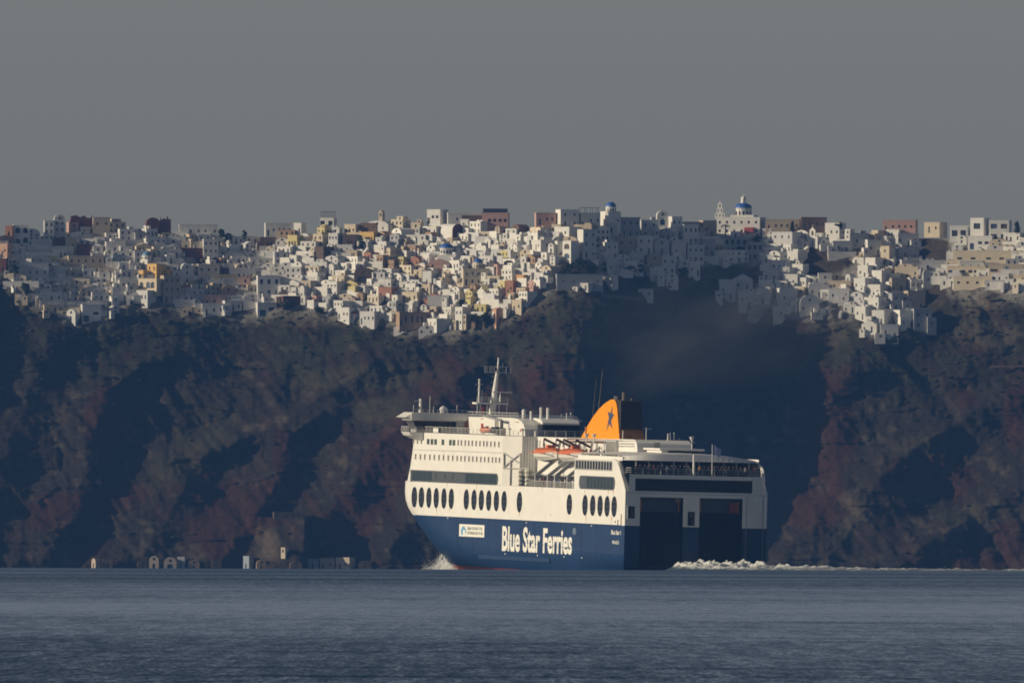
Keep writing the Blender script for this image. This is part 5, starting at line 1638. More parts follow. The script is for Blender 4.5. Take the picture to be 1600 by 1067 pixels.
h = B('modern', 500, 526, 342, 356, 'flat', 'white', 14, (2, 1), 'modern white house with a wide dark window on the skyline', ww=2.0, wh=1.6, door=False)
pergola(h, up=0.3)
B('windowed', 513, 537, 366, 390, 'flat', 'white', 24, (3, 2), 'sunlit white house with two rows of windows below the modern house')
B('tansky', 538, 566, 352, 368, 'flat', 'cream', 22, (3, 1), 'cream house on the skyline left of the yellow-based stone house', style=1)
B('stoneyellow', 563, 595, 364, 381, 'flat', 'yellow', 20, (4, 1), 'yellow house with tall windows under a brown stone storey', style=1)
B('stonetop', 563, 594, 350, 364, 'flat', 'brown', 14, (0, 1), 'windowless brown stone house above the yellow one', door=False)
h = B('vaultchurch', 572, 621, 345, 362, 'vault', 'white', 26, (2, 1), 'long white vaulted church with a small belfry on the skyline', kind='church', cat='church')
q = MB(); q.box((-0.75, 2.0, h['HW']), (0.75, 3.4, h['HW'] + 4.4)); tw = q.build('belfry', PLASTER['beige'][0], h['o'])
q = MB(); q.dome((0, 2.7, h['HW'] + 4.4), 0.8, 0.75, 10, 4); q.build('cap', PLASTER['beige'][0], tw)
q = MB(); q.box((-0.3, 1.96, h['HW'] + 3.0), (0.3, 1.999, h['HW'] + 4.1)); q.build('bell_opening', PANE[0], tw)
B('greybrown', 535, 562, 368, 390, 'flat', 'brown', 10, (4, 1), 'dark brown house with white-framed windows below the cream skyline house')
B('browncube', 491, 522, 387, 408, 'flat', 'brown', 38, (0, 1), 'plain brown cube house without windows', door=False)
B('gablewhite', 514, 530, 412, 432, 'gable', 'white', 36, (1, 1), 'small sunlit white house with a pointed gable left of the dark cave arches')
B('sixwin', 510, 540, 441, 464, 'flat', 'white', 30, (3, 2), 'white cube house with two rows of small square windows in the sun', ww=0.7, wh=0.7)
B('redvaultwhite', 468, 484, 446, 468, 'vault', 'white', 34, (1, 1), 'small sunlit white vaulted chapel with a red flank', kind='chapel', cat='chapel')
B('redlow', 438, 478, 464, 481, 'flat', 'red', -10, (3, 1), 'low dull red house beside the small white vaulted chapel')
B('creamcube', 548, 563, 448, 465, 'flat', 'pale yellow', 34, (1, 1), 'small pale yellow cube house in the middle of the village')
B('cave', 553, 584, 418, 445, 'vault', 'brown', 6, (1, 1), 'dark brown vaulted cave house with a wide black arch', arched=True, ww=4.0, wh=3.2, door=False)
B('litrow1', 528, 562, 482, 500, 'flat', 'white', 32, (3, 1), 'sunlit white house on the lowest row left of a small red dome')
h = B('reddome', 543, 560, 490, 502, 'flat', 'white', 30, (1, 1), 'small white house with a low red dome on the lowest row', parapet=False)
q = MB(); q.dome((0, 1.4, h['HW']), 1.5, 1.0, 12, 4); q.build('dome', REDTRIM, h['o'])
B('litrow2', 562, 600, 488, 507, 'flat', 'white', 28, (4, 1), 'long sunlit white house on the lowest row right of the small red dome')
B('modern2', 667, 700, 329, 350, 'flat', 'white', 22, (3, 1), 'large white building with dark openings on the skyline left of the brown panelled one', ww=1.8, kind='hotel', cat='hotel')
h = B('modern3', 698, 757, 334, 352, 'flat', 'white', -4, (2, 1), 'wide white building with a brown panelled upper wall on the skyline', kind='hotel', cat='hotel', door=False)
q = MB(); q.box((-1.5, -0.06, 0.9), (h['W'] / 2 - 0.4, -0.01, 3.3)); q.build('brown_panel', PLASTER['brown'][0], h['o'])
h = B('pinktop', 753, 796, 334, 356, 'flat', 'pink', 4, (5, 1), 'pinkish building with a dark glazed top storey on the skyline', ww=1.1)
q = MB(); q.box((-h['W'] / 2 + 0.3, 0.4, h['HW'] + 0.02), (h['W'] / 2 - 0.5, h['D'] - 0.3, h['HW'] + 1.7)); q.build('glazed_storey', PANE[0], h['o'])
B('flatlow', 702, 742, 344, 358, 'flat', 'white', 16, (3, 1), 'low white house with three windows above the dark red vaulted front', style=1)
h = B('darkvault', 684, 725, 350, 380, 'vault', 'white', -38, (1, 1), 'white vaulted house with a dark red round-arched front', door=False, depth=8.0)
q = MB(); n = 10; w_ = h['W'] / 2; hw_ = h['HW']; rs = min(w_, h['h'] * 0.42, 2.2)
q.prism([(w_ * math.cos(math.pi * k / n), hw_ + rs * math.sin(math.pi * k / n)) for k in range(n + 1)] + [(-w_, 0), (w_, 0)], 'y', -0.14, -0.02); q.build('red_front', PLASTER['red'][0], h['o'])
h = B('pinkchurch', 667, 706, 404, 427, 'gable', 'pink', 6, (2, 2), 'pink church front with a pointed gable and blue dome', kind='church', cat='church', depth=6.0, door=True)
h2 = B('pinkchurchbody', 683, 713, 398, 420, 'flat', 'white', 10, (0, 1), 'white church body under the large blue dome behind the pink gable', kind='church_nave', cat='church', parapet=False, depth=5, door=False)
church_dome(h2, 2.35, 2.0, DOMEBLUE, windows=6, dome_k=0.72)
h = B('bluedome2', 722, 772, 421, 446, 'flat', 'cream', -4, (5, 2), 'cream church with three arched bays and a blue dome', kind='church', cat='church', arched=False, parapet=True)
church_dome(h, 1.55, 2.1, DOMEBLUE, windows=4, drum_m=PLASTER['cream'][1])
for k in (-1, 0, 1):
    q = MB(); rr = h['W'] / 6 * 0.8; cx = k * h['W'] / 3
    q.prism([(cx + rr * math.cos(math.pi * i / 8), 3.2 + rr * 0.95 * math.sin(math.pi * i / 8)) for i in range(9)] + [(cx - rr * 0.82, 3.2)] + [(cx - rr * 0.82 * math.cos(math.pi * i / 8), 3.2 + rr * 0.78 * math.sin(math.pi * i / 8)) for i in range(1, 9)], 'y', -0.10, -0.01); q.build('arch_moulding', PLASTER['white'][3], h['o'])
bell_gable(h, h['W'] * 0.40, 0.6, h['HW'], 1.7, 3.6, (1, 1), PLASTER['cream'][1])
B('brickred', 640, 668, 400, 416, 'gable', 'terracotta', 30, (2, 1), 'brick-red house with pitched top left of the pink church')
B('orangeroof', 588, 607, 400, 422, 'flat', 'tan', 30, (2, 2), 'tan two-storey house left of the brick-red house')
B('terralow', 591, 626, 450, 468, 'flat', 'terracotta', 26, (2, 1), 'low terracotta house above the brown mansion')
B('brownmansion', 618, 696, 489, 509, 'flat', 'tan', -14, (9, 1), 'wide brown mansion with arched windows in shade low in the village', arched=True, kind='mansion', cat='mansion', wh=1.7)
B('whitecube', 660, 685, 425, 447, 'flat', 'white', 28, (1, 1), 'sunlit white cube house directly below the pink church')
B('archhouse', 688, 704, 434, 447, 'vault', 'white', -8, (1, 1), 'small white vaulted house with an arched window below the pink church right side')
B('bigwall', 668, 704, 463, 480, 'flat', 'white', 6, (0, 1), 'blank wide white wall house above the brown mansion', door=False)
B('litwhite', 711, 732, 481, 512, 'flat', 'white', 30, (2, 2), 'sunlit white two-storey house right of the brown mansion')
B('orangevault', 768, 784, 467, 481, 'vault', 'orange', 26, (1, 1), 'small orange vaulted house right of the village centre low down')
B('salmonlow', 769, 787, 480, 506, 'gable', 'salmon', -26, (1, 1), 'salmon gabled house on the lowest row under the orange vaulted house')
B('olivesmall', 753, 766, 446, 464, 'flat', 'olive', 14, (2, 1), 'small olive-yellow house below the cream church with three bays')
B('smallvault1', 615, 638, 508, 522, 'vault', 'white', 8, (1, 1), 'small white vaulted house under the brown mansion at its left end')
B('smallvault2', 654, 682, 508, 523, 'vault', 'white', 4, (2, 1), 'small white vaulted house under the brown mansion at its middle')
B('tanmid', 636, 659, 385, 398, 'flat', 'tan', 26, (2, 1), 'small tan house above the brick-red house')
B('pinkwallsky', 835, 869, 334, 352, 'flat', 'pink', -6, (3, 1), 'pinkish house on the skyline left of the big shaded block')
h = B('bigshade', 868, 905, 329, 356, 'flat', 'white', -14, (2, 2), 'big white block on the skyline with a sunlit corner', depth=7)
h = B('pergolahouse', 903, 938, 334, 356, 'flat', 'white', -10, (3, 1), 'white house with a wooden pergola roof on the skyline')
pergola(h, up=0.3, x0=-0.5, x1=0.4, ht=1.7)
h = B('domechurch', 938, 970, 332, 358, 'flat', 'white', -26, (2, 1), 'white tower church with a bright blue dome on the skyline', kind='church', cat='church', depth=6)
church_dome(h, 1.72, 1.7, DOMEBLUE, windows=5)
B('gable2', 929, 953, 352, 376, 'gable', 'white', -8, (3, 2), 'white gabled house with small arched windows below the blue-domed tower church', arched=True, ww=0.6)
B('whitebase', 866, 905, 356, 372, 'flat', 'white', 30, (2, 1), 'sunlit white house under the big skyline block')
B('bigarch', 879, 905, 378, 408, 'flat', 'white', 34, (1, 2), 'sunlit white house with one very big arched opening', arched=True, ww=2.4, wh=2.4, door=False)
B('shadeblock', 902, 932, 360, 404, 'flat', 'white', -24, (2, 3), 'tall white block in shade right of the house with the big arch')
B('archfront', 856, 874, 380, 400, 'vault', 'white', 32, (1, 1), 'sunlit white vaulted house with a tall arched door left of the big arch house')
B('orangeyellow', 807, 828, 431, 449, 'flat', 'orange', 32, (3, 1), 'sunlit orange-yellow house low in the village')
B('orangebelow', 790, 810, 440, 462, 'flat', 'terracotta', 26, (2, 1), 'terracotta house left of the orange-yellow house')
B('poolhouse', 800, 826, 470, 488, 'flat', 'cream', 28, (2, 1), 'cream house at the lower edge of the village under the orange-yellow house')
B('longterrace', 868, 942, 430, 450, 'flat', 'grey', -6, (4, 1), 'long low grey-white building on the rock ledge', door=False, depth=4, wh=0.5)
B('litend', 942, 966, 431, 450, 'flat', 'white', 24, (2, 1), 'sunlit white house at the right end of the long low building')
B('ledgesmall', 997, 1021, 453, 466, 'flat', 'white', 4, (2, 1), 'tiny white house alone on the rock below the shaded slope')
h = B('barrel', 1025, 1044, 329, 352, 'vault', 'white', -6, (1, 1), 'white barrel-vaulted house with a fan window on the skyline', ww=1.6, arched=True)
B('shadewhite', 1064, 1091, 352, 384, 'flat', 'white', -12, (3, 2), 'white house with arched windows in shade right of the barrel-vaulted house', arched=True)
for k, (x0, x1, y0, y1, c, r, wn) in enumerate([(962, 1000, 341, 372, 'grey', 'flat', (3, 2)), (1000, 1028, 345, 372, 'white', 'flat', (2, 2)), (1042, 1066, 340, 372, 'white', 'flat', (2, 2)), (1092, 1120, 346, 372, 'beige', 'flat', (2, 1)),
        (962, 992, 372, 402, 'beige', 'flat', (2, 2)), (990, 1020, 370, 398, 'white', 'flat', (2, 2)), (1018, 1046, 372, 398, 'white', 'vault', (1, 1)), (1044, 1072, 380, 406, 'white', 'flat', (2, 1)), (1070, 1100, 384, 412, 'white', 'flat', (3, 2)), (1096, 1118, 374, 402, 'grey', 'flat', (2, 1)),
        (978, 1006, 396, 420, 'white', 'flat', (3, 1)), (1004, 1034, 396, 424, 'beige', 'vault', (2, 1)), (1030, 1056, 402, 430, 'white', 'flat', (2, 2)), (1054, 1080, 406, 428, 'white', 'vault', (1, 1)), (1010, 1036, 420, 440, 'white', 'flat', (1, 1)), (1036, 1060, 426, 446, 'white', 'vault', (1, 1)), (1072, 1094, 410, 432, 'white', 'flat', (2, 1)), (940, 966, 380, 406, 'white', 'flat', (2, 2)), (944, 968, 404, 424, 'white', 'flat', (1, 1))]):
    house(x0, x1, y0, y1, r, c, -16 + rng.normal() * 6, wn, annex=True)
h = B('bigchurch', 1119, 1197, 341, 368, 'flat', 'white', 14, (6, 2), 'large white church with blue lantern dome and three-tier bell gable on the skyline', kind='church', cat='church', depth=9, ww=0.7, door=False)
church_dome(h, 2.85, 3.2, DOMEBLUE, lantern=True, x=h['W'] * 0.06, zup=0.0, windows=6, dome_k=0.62)
q = MB(); q.box((-h['W'] * 0.22, 1.0, h['HW']), (h['W'] * 0.34, 7.5, h['HW'] + 1.1)); q.build('nave_roof', PLASTER['white'][2], h['o'])
bell_gable(h, -h['W'] * 0.42, 0.3, h['HW'], 3.4, 5.6, (3, 2, 1))
q = MB(); q.box((h['W'] * 0.17, -1.6, 0.8), (h['W'] * 0.37, -0.05, 2.7)); q.build('red_awning', REDTRIM, h['o'])
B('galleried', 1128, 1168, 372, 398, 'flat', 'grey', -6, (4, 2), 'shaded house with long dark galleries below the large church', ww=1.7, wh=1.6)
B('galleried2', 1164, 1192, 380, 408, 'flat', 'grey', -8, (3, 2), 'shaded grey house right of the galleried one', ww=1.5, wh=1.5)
B('redsky', 1250, 1292, 341, 360, 'flat', 'brown', -4, (4, 1), 'brown stone house on the skyline right of the large church')
B('beigesky', 1196, 1250, 344, 362, 'flat', 'beige', 2, (5, 1), 'long beige house on the skyline right of the large church')
B('litwhite3', 1206, 1252, 364, 390, 'flat', 'white', 26, (3, 2), 'sunlit white house with three upper windows below the long beige house')
h = B('gablechapel', 1262, 1288, 370, 386, 'flat', 'white', 26, (1, 1), 'sunlit white chapel with a single-arch bell gable', kind='chapel', cat='chapel', parapet=False)
bell_gable(h, -0.2, 0.2, h['HW'], 2.2, 3.4, (1,))
B('whitesky3', 1289, 1322, 350, 376, 'flat', 'white', 18, (3, 1), 'white house on the skyline right of the bell-gable chapel')
B('pinksky', 1379, 1434, 345, 364, 'flat', 'pink', 8, (5, 1), 'long pink building on the right-hand skyline', ww=0.7, wh=0.8)
B('pillarhouse', 1376, 1398, 386, 412, 'flat', 'cream', 24, (1, 2), 'cream house below the long pink building')
B('whitesky4', 1444, 1480, 349, 364, 'flat', 'cream', 20, (2, 1), 'pale house on the skyline right of the long pink building')
B('modernbig', 1516, 1546, 342, 366, 'flat', 'white', 16, (1, 1), 'upper block of the modern white villa with one wide window', ww=2.4, wh=1.9, door=False, kind='villa', cat='villa')
B('modernleft', 1484, 1518, 354, 376, 'flat', 'white', 14, (2, 1), 'left wing of the modern white villa with dark glazing', ww=2.6, wh=2.0, kind='villa', cat='villa', door=False)
B('modernright', 1545, 1581, 346, 378, 'flat', 'white', 10, (2, 2), 'right wing of the modern white villa with two glazed floors', ww=2.4, wh=1.6, kind='villa', cat='villa', door=False)
B('modernlow', 1512, 1556, 370, 390, 'flat', 'white', 14, (3, 1), 'lowest storey of the modern white villa', ww=1.4)
B('beigeterrace1', 1490, 1600, 393, 416, 'flat', 'cream', 12, (5, 1), 'long cream terrace house below the modern villa', wh=0.7, ww=1.6, door=False)
B('beigeterrace2', 1480, 1545, 417, 432, 'flat', 'cream', 12, (6, 1), 'second long cream terrace under the modern villa', wh=0.9, ww=1.4, door=False)
B('beigeterrace3', 1545, 1604, 414, 432, 'flat', 'beige', 10, (3, 1), 'beige terrace house with dark openings at the right edge', ww=2.6, wh=0.9, door=False)
B('beigeterrace4', 1490, 1556, 433, 451, 'flat', 'cream', 14, (4, 1), 'lowest cream terrace on the right above the bare cliff', ww=0.9, wh=0.8, door=False)
for k, (x0, x1, y0, y1, c, r, rt, wn) in enumerate([(1200, 1232, 392, 408, 'white', 'vault', 28, (2, 1)), (1230, 1262, 394, 414, 'white', 'flat', 30, (2, 1)), (1206, 1240, 408, 424, 'white', 'flat', 30, (3, 1)), (1238, 1264, 414, 434, 'white', 'flat', 30, (2, 1)), (1192, 1226, 424, 440, 'white', 'flat', 26, (2, 1)),
        (1224, 1256, 430, 448, 'white', 'flat', 24, (2, 1)), (1144, 1176, 428, 454, 'white', 'gable', -6, (2, 1)), (1122, 1150, 438, 470, 'white', 'flat', -8, (2, 1)), (1182, 1212, 450, 476, 'white', 'flat', 24, (1, 1)), (1150, 1186, 456, 482, 'white', 'flat', -6, (3, 1)), (1212, 1246, 452, 480, 'white', 'flat', -10, (2, 1)), (1246, 1280, 462, 492, 'white', 'vault', -8, (2, 1)), (1170, 1206, 478, 498, 'grey', 'flat', -6, (2, 1)), (1206, 1246, 480, 500, 'white', 'flat', -8, (2, 1)),
        (1278, 1300, 428, 450, 'white', 'flat', -8, (1, 2)), (1262, 1296, 446, 466, 'white', 'flat', -6, (3, 1)), (1294, 1330, 452, 472, 'white', 'flat', 6, (3, 1)), (1296, 1336, 440, 454, 'beige', 'flat', 14, (2, 1)),
        (1352, 1380, 404, 424, 'white', 'flat', 32, (2, 1)), (1340, 1368, 416, 436, 'white', 'flat', 32, (2, 1)), (1362, 1392, 424, 446, 'white', 'flat', 32, (2, 1)), (1334, 1364, 436, 456, 'white', 'flat', 32, (2, 1)), (1356, 1388, 446, 466, 'white', 'flat', 34, (3, 1)), (1328, 1360, 456, 474, 'white', 'vault', 32, (2, 1)), (1350, 1386, 466, 486, 'white', 'flat', 32, (3, 1)), (1336, 1366, 480, 500, 'white', 'flat', 30, (2, 1)), (1362, 1392, 486, 508, 'white', 'flat', 30, (2, 1)), (1346, 1378, 500, 520, 'white', 'gable', 26, (2, 1)), (1374, 1404, 508, 530, 'white', 'flat', -8, (2, 1)),
        (1388, 1416, 436, 456, 'beige', 'flat', -14, (2, 1)), (1386, 1420, 460, 486, 'grey', 'flat', -16, (2, 2)), (1412, 1446, 456, 484, 'beige', 'flat', -14, (2, 1)), (1396, 1432, 486, 512, 'white', 'flat', -16, (2, 1)), (1424, 1456, 484, 516, 'grey', 'flat', -12, (2, 2)), (1398, 1440, 418, 438, 'cream', 'flat', 16, (3, 1)), (1440, 1484, 408, 426, 'grey', 'flat', 10, (2, 1)), (1440, 1482, 428, 446, 'grey', 'flat', -4, (3, 1)),
        (1324, 1358, 366, 388, 'grey', 'flat', -8, (2, 1)), (1352, 1378, 376, 400, 'white', 'flat', -10, (2, 1)), (1398, 1436, 366, 386, 'white', 'flat', -6, (3, 1)), (1300, 1332, 378, 396, 'grey', 'flat', -8, (2, 1)), (1400, 1436, 388, 408, 'grey', 'flat', -8, (2, 1))]):
    house(x0, x1, y0, y1, r, c, rt + rng.normal() * 5, wn, annex=True)

# ---- the rest of the village, row by row down the slope
KEEPOUT = [(1090, 1205, 408, 452), (1262, 1345, 384, 432), (1436, 1490, 364, 410), (874, 942, 404, 432), (930, 1010, 420, 475), (1040, 1130, 430, 520), (270, 316, 400, 416), (1450, 1490, 446, 530)]
def tilt(px):
    return float(np.interp(px, [0, 60, 200, 395, 430, 480, 700, 880, 925, 945, 1110, 1190, 1215, 1270, 1300, 1340, 1395, 1420, 1480, 1600],
                           [-6, -10, -10, -14, 6, 34, 42, 44, 26, -18, -16, -10, 36, 36, -8, 38, 38, -16, 8, 16]))
def clear(bx):
    a0, a1, b0, b1 = bx
    A = (a1 - a0) * (b1 - b0)
    for k in KEEPOUT:
        ox = min(a1, k[1]) - max(a0, k[0]); oy = min(b1, k[3]) - max(b0, k[2])
        if ox > 0 and oy > 0 and ox * oy > 0.3 * A: return False
    for h in HOUSES:
        c0, c1, d0, d1 = h['box']
        ox = min(a1, c1) - max(a0, c0); oy = min(b1, d1) - max(b0, d0)
        if ox <= 0 or oy <= 0: continue
        if h['label']:
            if ox * oy > 0.22 * (c1 - c0) * (d1 - d0) and b1 > d1 - 4: return False
            if ox * oy > 0.60 * A: return False
        else:
            if ox * oy > 0.42 * A or ox * oy > 0.42 * (c1 - c0) * (d1 - d0): return False
    return True
COLW = ['white'] * 72 + ['cream'] * 13 + ['beige'] * 9 + ['tan'] * 5 + ['brown'] * 1 + ['pink'] * 2 + ['terracotta'] * 1 + ['salmon'] * 1 + ['pale yellow'] * 2 + ['grey'] * 4
def fill():
    n = 0
    rows_y = [366.0 + 9.5 * i for i in range(18)]
    for py in rows_y[1::2] + rows_y[0::2]:
        px = -10.0 + rng.random() * 18
        while px < 1608:
            if n >= FILL_MAX: return n
            w = 16 + 24 * rng.random() ** 1.4
            h_ = 8.5 + 9.5 * rng.random()
            xc = px + w / 2
            yb = py + rng.normal() * 2.2
            top = float(pl(TOPL, xc)); bot = float(pl(BOTL, xc))
            if yb > bot + 1 or yb < top + 3:
                px += w * 0.6; continue
            if clear((px, px + w, yb - h_, yb)):
                c = random.choice(COLW) if xc < 930 else random.choice(['white'] * 8 + ['cream', 'grey', 'beige'])
                r = random.choices(['flat', 'vault', 'gable'], [0.70, 0.23, 0.07])[0]
                cols = 1 if w < 21 else (2 if w < 29 else 3)
                house(px, px + w, yb - h_, yb, r, c, tilt(xc) + rng.normal() * 9, (cols, 2 if h_ > 15.5 else 1), annex=True, arched=rng.random() < 0.2, chimney=rng.random() < 0.15 and r == 'flat', side_win=1 if rng.random() < 0.3 else 0)
                n += 1
                px += w * (0.9 + 0.2 * rng.random())
            else:
                px += 5
    return n
FILL_MAX = 395
n_fill = fill()
print('houses', len(HOUSES), 'fill', n_fill)
# ------------------------------------------------------------------ boathouses at the foot of the cliff, ledge house, path wall
B('shore1', 143, 157, 872, 890, 'vault', 'beige', 40, (1, 1), 'small beige boathouse at the waterline, leftmost of the shore', kind='boathouse', cat='boathouse', group='boathouses along the shore', y_off=-3, sink=4)
B('shore2', 233, 249, 868, 890, 'vault', 'beige', 4, (1, 1), 'beige boathouse with an arched door at the waterline, left of its twin', kind='boathouse', cat='boathouse', group='boathouses along the shore', y_off=-3, sink=4, arched=True, ww=0.9)
B('shore3', 256, 276, 870, 890, 'vault', 'beige', 0, (1, 1), 'beige boathouse with a wide dark arch at the waterline', kind='boathouse', cat='boathouse', group='boathouses along the shore', y_off=-3, sink=4, arched=True, ww=2.0, wh=2.0)
B('shore4', 277, 291, 871, 890, 'flat', 'grey', 10, (1, 1), 'grey flat-roofed boathouse right of the wide arched one', kind='boathouse', cat='boathouse', group='boathouses along the shore', y_off=-3, sink=4)
B('shore5', 380, 397, 870, 890, 'flat', 'blue grey', 26, (1, 1), 'blue-grey boathouse under the pale rock buttress', kind='boathouse', cat='boathouse', group='boathouses along the shore', y_off=-3, sink=4)
B('shore6', 525, 555, 872, 890, 'flat', 'cream', 16, (2, 1), 'cream boathouse with a dark door near the ferry bow', kind='boathouse', cat='boathouse', group='boathouses along the shore', y_off=-3, sink=4)
B('shore7', 500, 526, 873, 890, 'flat', 'beige', 10, (2, 1), 'dull beige boathouse left of the cream one with dark door', kind='boathouse', cat='boathouse', group='boathouses along the shore', y_off=-3, sink=4)
B('shore8', 440, 450, 858, 865, 'flat', 'cream', 20, (1, 1), 'tiny cream hut on the rock above the shore', kind='hut', cat='hut', y_off=-1.5)
B('ledge', 426, 474, 801, 810, 'flat', 'brown', -4, (4, 1), 'long dark house on the ledge of the rock buttress', kind='ledge_house', cat='house', y_off=0.5, sink=0.8)
for k, (x0, x1, c, lab) in enumerate([(160, 176, 'brown', 'dark brown boathouse in shade right of the leftmost one'), (214, 231, 'brown', 'dark brown boathouse left of the arched beige one'), (293, 312, 'tan', 'tan boathouse right of the grey flat-roofed one'), (330, 346, 'brown', 'dark brown boathouse alone under the red slope'),
                                       (400, 416, 'tan', 'tan boathouse right of the blue-grey one'), (452, 472, 'brown', 'dark brown boathouse below the square buttress'), (478, 498, 'grey', 'grey boathouse left of the dull beige one'), (560, 580, 'brown', 'dark brown boathouse right of the cream one with dark door')]):
    B('shore_b%d' % k, x0, x1, 874 + 2 * (k % 2), 890, 'vault' if k % 3 else 'flat', c, -4, (1, 1), lab, kind='boathouse', cat='boathouse', group='boathouses along the shore', y_off=-2.5, sink=4, arched=True)
def path_wall():
    a = on_cliff(1546, 571); b_ = on_cliff(1606, 570)
    y = min(a[1], b_[1]) - 0.8
    p0, p1 = at_depth(1546, 572, y), at_depth(1606, 571, y)
    root = empty('path_wall', Matrix.Translation(p0))
    tag(root, 'pale stone retaining wall of the cliff path at the right edge', 'wall')
    n = 9
    for k in range(n):
        q0 = (p1 - p0) * k / n; q1 = (p1 - p0) * (k + 1) / n
        q = MB(); q.box((q0[0] + 0.03, -0.35 + 0.05 * rng.random(), q0[2] - 0.55), (q1[0] - 0.03, 0.6, q0[2] + 0.1 + 0.15 * rng.random())); q.build('stone_block', PLASTER['brown'][0], root)
path_wall()

# ------------------------------------------------------------------ trees: tapered trunk, limbs, leafy crown
LEAF = [mat('leaf_dark', (0.030, 0.040, 0.020), 0.8, 0.5, 0.5, spec=0.15), mat('leaf_mid', (0.045, 0.058, 0.026), 0.8, 0.5, 0.5, spec=0.15)]
BARK = mat('bark', (0.075, 0.055, 0.040), 0.9, 0.3, 1.0)
def tree(px, pyb, hpx, wpx, label, shape='round', name='tree', group='trees of the village'):
    P = on_cliff(px, pyb)
    H = hpx * MPP; W = wpx * MPP / 2
    root = empty(name, Matrix.Translation(P))
    tag(root, label, 'tree', group)
    t = MB()
    lean = rng.normal() * 0.06 * H
    if shape == 'palm':
        t.tube([(0, -1.0, -0.8), (0.1, -1.0, H * 0.4), (lean, -1.0, H * 0.8)], [0.28, 0.2, 0.16], 7)
        t.build('trunk', BARK, root)
        c = MB()
        for k in range(16):
            a = 2 * math.pi * k / 16 + rng.random(); L = W * (0.8 + 0.3 * rng.random()); up = 0.2 + 0.7 * rng.random()
            prev = None
            for i in range(7):
                s = i / 6
                p = Vector((lean + L * s * math.cos(a), -1.0 + L * s * math.sin(a), H * 0.8 + up * s * L * 0.8 - 1.1 * s * s * L * 0.75))
                n = Vector((-math.sin(a), math.cos(a), 0)) * (0.32 * (1 - 0.75 * s) * (0.4 if i == 0 else 1))
                if prev: c.poly([prev[0], prev[1], p + n, p - n])
                prev = (p - n, p + n)
        c.build('crown', LEAF[0], root)
        return
    th = H * (0.30 if shape == 'round' else 0.15)
    t.tube([(0, -0.6, -0.8), (lean * 0.3, -0.6, th), (lean, -0.6, H * 0.75)], [0.24, 0.18, 0.06], 7)
    for k in range(5):
        a = 2 * math.pi * k / 5 + rng.random()
        t.tube([(lean * 0.4, -0.6, th * (0.9 + 0.15 * k)), (W * 0.6 * math.cos(a), -0.6 + W * 0.6 * math.sin(a), th + (H - th) * (0.35 + 0.1 * k))], [0.10, 0.03], 5)
    t.build('trunk', BARK, root)
    c = MB()
    clumps = []
    for k in range(16 if shape == 'round' else 14):
        if shape == 'round':
            a = rng.random() * 2 * math.pi; r = math.sqrt(rng.random()) * 0.72; z = th + (H - th) * (0.15 + 0.75 * rng.random())
            zz = (z - th) / (H - th)
            r *= math.sqrt(max(0.08, 1 - (2 * zz - 0.9) ** 2))
            clumps.append((W * r * math.cos(a), -0.6 + W * r * math.sin(a), z, W * (0.26 + 0.16 * rng.random())))
        else:
            zz = k / 13; clumps.append((rng.normal() * W * 0.16, -0.6 + rng.normal() * W * 0.16, th * 0.5 + (H - th * 0.5) * zz * 0.97, W * (0.75 * (1 - zz) ** 0.6 + 0.12)))
    for x, y, z, r in clumps:
        for i in range(34):
            v = rng.normal(size=3); v /= np.linalg.norm(v)
            p = np.array([x, y, z]) + v * r * (0.55 + 0.5 * rng.random()) * np.array([1, 1, 0.85])
            e1 = rng.normal(size=3); e1 -= v * (e1 @ v) * 0.6; e1 /= np.linalg.norm(e1); e2 = np.cross(v, e1)
            s = 0.13 + 0.13 * rng.random()
            c.poly([p - e1 * s * 1.4, p + e2 * s, p + e1 * s * 1.4, p - e2 * s], int(rng.random() < 0.45))
    c.build('crown', LEAF, root)
for a in [(347, 380, 22, 16, 'round dark tree on the skyline right of the long white hotel'), (358, 381, 17, 14, 'lower dark tree leaning beside the round one near the long hotel'),
          (382, 377, 17, 12, 'dark upright tree alone on the skyline between hotel and pale house', 'cone'), (564, 394, 24, 13, 'dark conifer among houses below the yellow stone house', 'cone'),
          (311, 459, 26, 20, 'palm tree in shade below the cream two-storey house', 'palm', 'palm_tree'), (1133, 371, 24, 17, 'palm tree in front of the large lantern-domed church', 'palm', 'palm_tree'),
          (1157, 402, 16, 20, 'dark round tree among the galleries below the large church'), (1183, 388, 22, 20, 'dark tree under the red awning of the large church'),
          (888, 430, 18, 24, 'dark bushy tree on the ledge, leftmost above the long low building'), (905, 429, 22, 26, 'dark bushy tree at the middle of the ledge above the long low building'), (922, 430, 19, 24, 'dark bushy tree at the right end of the ledge above the long low building'),
          (984, 436, 20, 22, 'dark round tree in the shaded gully left of its neighbour'), (1002, 432, 19, 20, 'dark round tree in the shaded gully close to the white houses'), (1008, 452, 16, 26, 'dark spreading bush above the tiny white house on the rock'),
          (1068, 442, 26, 22, 'dark tree at the lower edge of the shaded white houses'), (741, 512, 22, 20, 'dark tree on the lowest row right of the sunlit two-storey house'), (757, 508, 20, 22, 'dark tree beside the salmon gabled house'),
          (794, 424, 18, 18, 'dark tree beside the cream church with three bays'), (1589, 364, 18, 12, 'small pine on the skyline at the right edge', 'cone'), (40, 470, 30, 22, 'dark tree at the lower left edge of the village'), (22, 440, 34, 18, 'tall dark tree below the dark red house at the left edge'),
          (448, 488, 18, 26, 'dark bush tree at the edge below the low dull red house'), (500, 494, 14, 20, 'dark bush tree on the edge left of the lowest sunlit houses'), (1238, 362, 16, 9, 'small dark tree poking over the long beige skyline house', 'cone'), (1310, 362, 14, 16, 'dark tree on the skyline right of the brown stone house')]:
    tree(*a)

